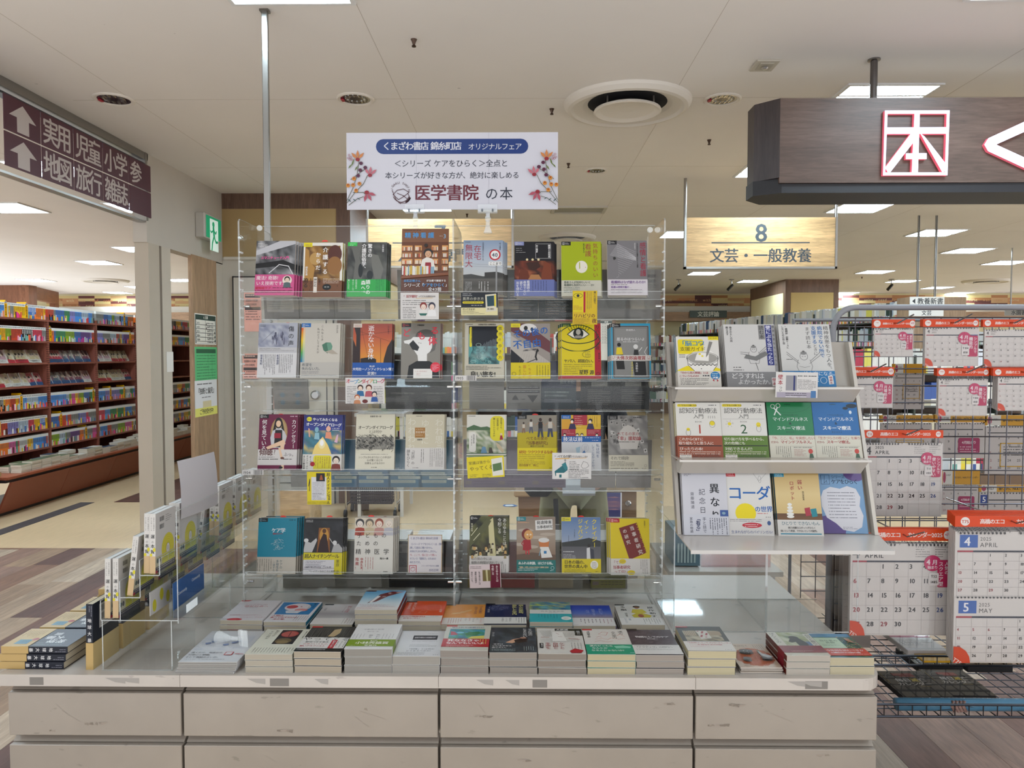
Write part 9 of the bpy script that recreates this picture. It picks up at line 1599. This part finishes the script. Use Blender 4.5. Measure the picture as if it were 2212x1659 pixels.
a = P(1308, 1064, 4.98); b = P(1343, 1116, 4.98); mb = MB(); mb.box(a.x, b.x, 4.98, 4.984, b.z - .1, a.z, 'far', 'dad8da'); ar = Art(mb, (a.x, 4.98, a.z), (1, 0, 0), (0, 0, -1), (0, -1, 0), b.x - a.x); ar.grad(0, 0, 92, 150, ['5c64a0', '7468a0', 'a07898', '5c5c98', '6a6a9c']); [ar.p([(5, y), (60, y - 6), (88, y + 2), (50, y + 4)], 'b88a9c') for y in (30, 58, 84, 104)]; tag(mb.build('poster'), 'purple dusk sky poster leaning on the wood pedestal', 'poster')
for i in range(4): mb = MB(); p = P(1330 + 8 * (i % 2), 1058, 5.2); mb.box(-.11, .11, -.12, .12, 0, .012, 'far', 'd8d4cc'); o = mb.build('magazine'); o.location = (p.x, 5.3, pd and a.z * 0 + P(1306, 1062, 5.0).z + .041 + i * .014); o.rotation_euler[2] = .1 * (i % 2); tag(o, 'magazine flat on the wood pedestal, %s of four' % ['lowest', 'second', 'third', 'top'][i], 'magazine', 'magazines flat on the wood pedestal')
# blue floor sticker
g = G(1102, 1094, .0); mb = MB(); ar = Art(mb, (g.x - .08, g.y + .12, .0), (1, 0, 0), (0, -1, 0), (0, 0, 1), .16, 'paint', .0035); ar.p([(0, 60), (10, 20), (70, 10), (100, 60), (80, 90), (20, 90)], '3c6ca8'); ar.p([(14, 60), (22, 34), (62, 28), (78, 56), (60, 76), (24, 76)], 'dce4e8'); o = mb.build('floor_sticker'); tag(o, 'blue and white floor sticker on the tan aisle', 'sticker')
# red and teal crates far behind the clear boxes
mb = MB(); a = P(1515, 1225, 4.6); b = P(1665, 1190, 4.6); mb.box(a.x, b.x, 4.6, 4.64, max(.1, a.z), a.z + .2, 'frost', 'b04a50'); o = mb.build('red_panel'); tag(o, 'translucent red panel beyond the clear boxes', 'panel')
mb = MB(); a = P(1456, 1222, 4.6); b = P(1512, 1222, 4.6); mb.box(a.x, b.x, 4.6, 4.9, a.z, a.z + .22, 'paint', '4a6470')
for i in range(6): x = a.x + .02 + i * (b.x - a.x - .04) / 6; mb.box(x, x + .012, 4.596, 4.6, a.z + .02, a.z + .14, 'paint', '8a9c9c')
o = mb.build('teal_crate'); tag(o, 'dark teal crate beyond the clear boxes', 'crate')
lt = thing('low_white_table', 'low white table carrying the crate and red panel', 'table', None, (0, 0, 0)); z = P(1515, 1225, 4.6).z; mb = MB(); mb.box(P(1440, 1225, 4.6).x, P(1680, 1225, 4.6).x, 4.5, 5.2, z - .03, z, 'white_gloss', 'c8c4bc'); mb.build('top', lt)
for x in (P(1440, 1225, 4.6).x + .04, P(1680, 1225, 4.6).x - .07):
    for y in (4.53, 5.14): mb = MB(); mb.box(x, x + .03, y, y + .03, 0, z - .03, 'paint', 'bbb'); mb.build('leg', lt)
# far white information stand with fluorescent-lit counter
# spotlights hung from the far ceiling
for px, py, lab in ((1466, 625, 'nearest the acrylic rack'), (1580, 628, 'in front of the patterned band'), (1925, 634, 'beyond the wire rack')):
    Y = 17.0; p = P(px, py, Y); t = thing('spotlight', 'small dark ceiling spotlight %s' % lab, 'spotlight', 'small dark ceiling spotlights', (p.x, Y, CZ)); mb = MB(); mb.tube([(0, 0, 0), (0, 0, -.14)], .012, 'metal', '8a8680', 6); mb.lathe([(.06, 0), (.06, -.01)], (0, 0, 0), 'metal', '8a8680', 10); mb.build('stem', t); mb = MB(); mb.tube([(0.03, .02, -.12), (-.09, -.02, -.24)], .035, 'metal', '3a3a38', 10); mb.build('lamp_head', t)
# ================================================================ standing shopper behind the island
YP = 3.72
pz = lambda px, py: P(px, py, YP)
pc = pz(1240, 950).x
def skin(name, verts, edges, radii, parent, mat, col, sub=2, root=0):
    me = bpy.data.meshes.new(name); me.from_pydata(verts, edges, []); o = bpy.data.objects.new(name, me); COL.objects.link(o); o.parent = parent
    sm_ = o.modifiers.new('s', 'SKIN'); sm_.use_smooth_shade = True
    for i, r in enumerate(radii): v = me.skin_vertices[0].data[i]; v.radius = (r, r) if not isinstance(r, tuple) else r; v.use_root = (i == root)
    sd = o.modifiers.new('d', 'SUBSURF'); sd.levels = sub; sd.render_levels = sub
    dg = bpy.context.evaluated_depsgraph_get(); ev = o.evaluated_get(dg); m2 = bpy.data.meshes.new_from_object(ev, depsgraph=dg); o.modifiers.clear(); o.data = m2
    m2.materials.clear(); m2.materials.append(M(mat)); ca = m2.color_attributes.get('Col') or m2.color_attributes.new('Col', 'FLOAT_COLOR', 'CORNER'); ca.data.foreach_set('color', list(lin(col)) * len(ca.data)); m2.polygons.foreach_set('use_smooth', [True] * len(m2.polygons)); m2.update(); return o
pr = thing('person', 'person in dark jacket and khaki trousers standing behind the rack looking down', 'person', None, (pc, YP, 0))
# body: legs, torso, head, arms as one surface (skin tone), clothes over it
V = [(0, 0, .93), (-.09, 0, .88), (-.1, -.01, .48), (-.105, .01, .09), (-.11, -.12, .04), (.09, 0, .88), (.1, -.01, .48), (.105, .01, .09), (.11, -.12, .04), (0, .0, 1.12), (0, .01, 1.34), (0, -.01, 1.44), (0, -.05, 1.53), (0, -.055, 1.63), (-.17, 0, 1.36), (-.22, -.02, 1.12), (-.14, -.2, 1.02), (.17, 0, 1.36), (.22, -.02, 1.12), (.14, -.2, 1.02)]
Ed = [(0, 1), (1, 2), (2, 3), (3, 4), (0, 5), (5, 6), (6, 7), (7, 8), (0, 9), (9, 10), (10, 11), (11, 12), (12, 13), (10, 14), (14, 15), (15, 16), (10, 17), (17, 18), (18, 19)]
Rr = [.07, .06, .055, .04, .035, .06, .055, .04, .035, .1, .12, .055, .085, .08, .055, .04, .028, .055, .04, .028]
skin('body', V, Ed, Rr, pr, 'fabric', 'c49a80')
skin('trousers', [(0, 0, .99), (-.085, 0, .92), (-.098, 0, .8), (-.105, -.01, .5), (-.11, .01, .08), (.085, 0, .92), (.098, 0, .8), (.105, -.01, .5), (.11, .01, .08)], [(0, 1), (1, 2), (2, 3), (3, 4), (0, 5), (5, 6), (6, 7), (7, 8)], [(.13, .1), .088, .088, .085, .075, .088, .088, .085, .075], pr, 'fabric', '8f8e70')
skin('jacket', [(0, 0, 1.0), (0, .0, 1.16), (0, .01, 1.34), (0, 0, 1.42), (-.18, 0, 1.37), (-.24, -.02, 1.14), (-.17, -.17, 1.04), (.18, 0, 1.37), (.24, -.02, 1.14), (.17, -.17, 1.04)], [(0, 1), (1, 2), (2, 3), (2, 4), (4, 5), (5, 6), (2, 7), (7, 8), (8, 9)], [(.18, .14), (.165, .13), (.17, .13), .07, .085, .065, .05, .085, .065, .05], pr, 'fabric', '24272c')
skin('hair', [(0, -.04, 1.60), (0, -.03, 1.68), (0, .01, 1.56)], [(0, 1), (0, 2)], [.093, .07, .075], pr, 'fabric', '201a18')
mb = MB()
for s_ in (-1, 1): mb.box(s_ * .03 - .008, s_ * .03 + .008, -.143, -.13, 1.565, 1.573, 'paint', '1c1614'); mb.box(s_ * .105 - .05, s_ * .105 + .05, -.22, .07, 0, .07, 'fabric', '2a2624', .02)
mb.prism([(-.155, 1.535), (-.13, 1.53), (-.13, 1.56)], 'x', -.01, .01, 'fabric', 'b88a70'); mb.box(-.02, .02, -.137, -.128, 1.508, 1.514, 'paint', '8a4a44'); mb.build('face_and_shoes', pr)
for s_ in (-1, 1):
    hv = [(s_ * .14, -.2, 1.02), (s_ * .11, -.25, 1.0)]; he = [(0, 1)]; hr = [.026, .022]
    for f in range(4): i0 = len(hv); hv += [(s_ * (.085 - .0) - s_ * f * .002, -.262 - .006 * f, 1.02 - f * .018), (s_ * .055, -.262, 1.018 - f * .018), (s_ * .045, -.245, 1.014 - f * .018)]; he += [(1, i0), (i0, i0 + 1), (i0 + 1, i0 + 2)]; hr += [.0095, .0085, .0075]
    i0 = len(hv); hv += [(s_ * .115, -.26, 1.03), (s_ * .09, -.275, 1.045)]; he += [(0, i0), (i0, i0 + 1)]; hr += [.011, .009]
    skin('hand', hv, he, hr, pr, 'fabric', 'c49a80')
mb = MB(); mb.box(-.075, .075, -.01, .01, -.1, .1, 'far', 'b8bcc0'); mb.box(-.07, .07, -.008, .012, -.095, .095, 'far', 'e0dcd0'); o = mb.build('book'); o.location = (pc, YP - .262, 1.03); o.rotation_euler = (-.7, 0, 0); tag(o, 'grey book held in both hands of the shopper', 'book')
bg = thing('shoulder_bag', 'dark shoulder bag with hanging strap on the shopper', 'bag', None, (pc - .2, YP - .1, 1.0)); mb = MB(); mb.box(-.05, .09, -.04, .04, -.1, .06, 'fabric', '1c1e24', .03); mb.build('bag_body', bg); mb = MB(); mb.tube([(.1, -.06, -.1), (.11, -.065, -.3), (.108, -.065, -.5)], .012, 'fabric', '16181c', 6); mb.build('strap', bg)
for s in list(bpy.data.scenes):
    if s.name == 'type_setting': bpy.data.scenes.remove(s)
bpy.data.objects.remove(_to)
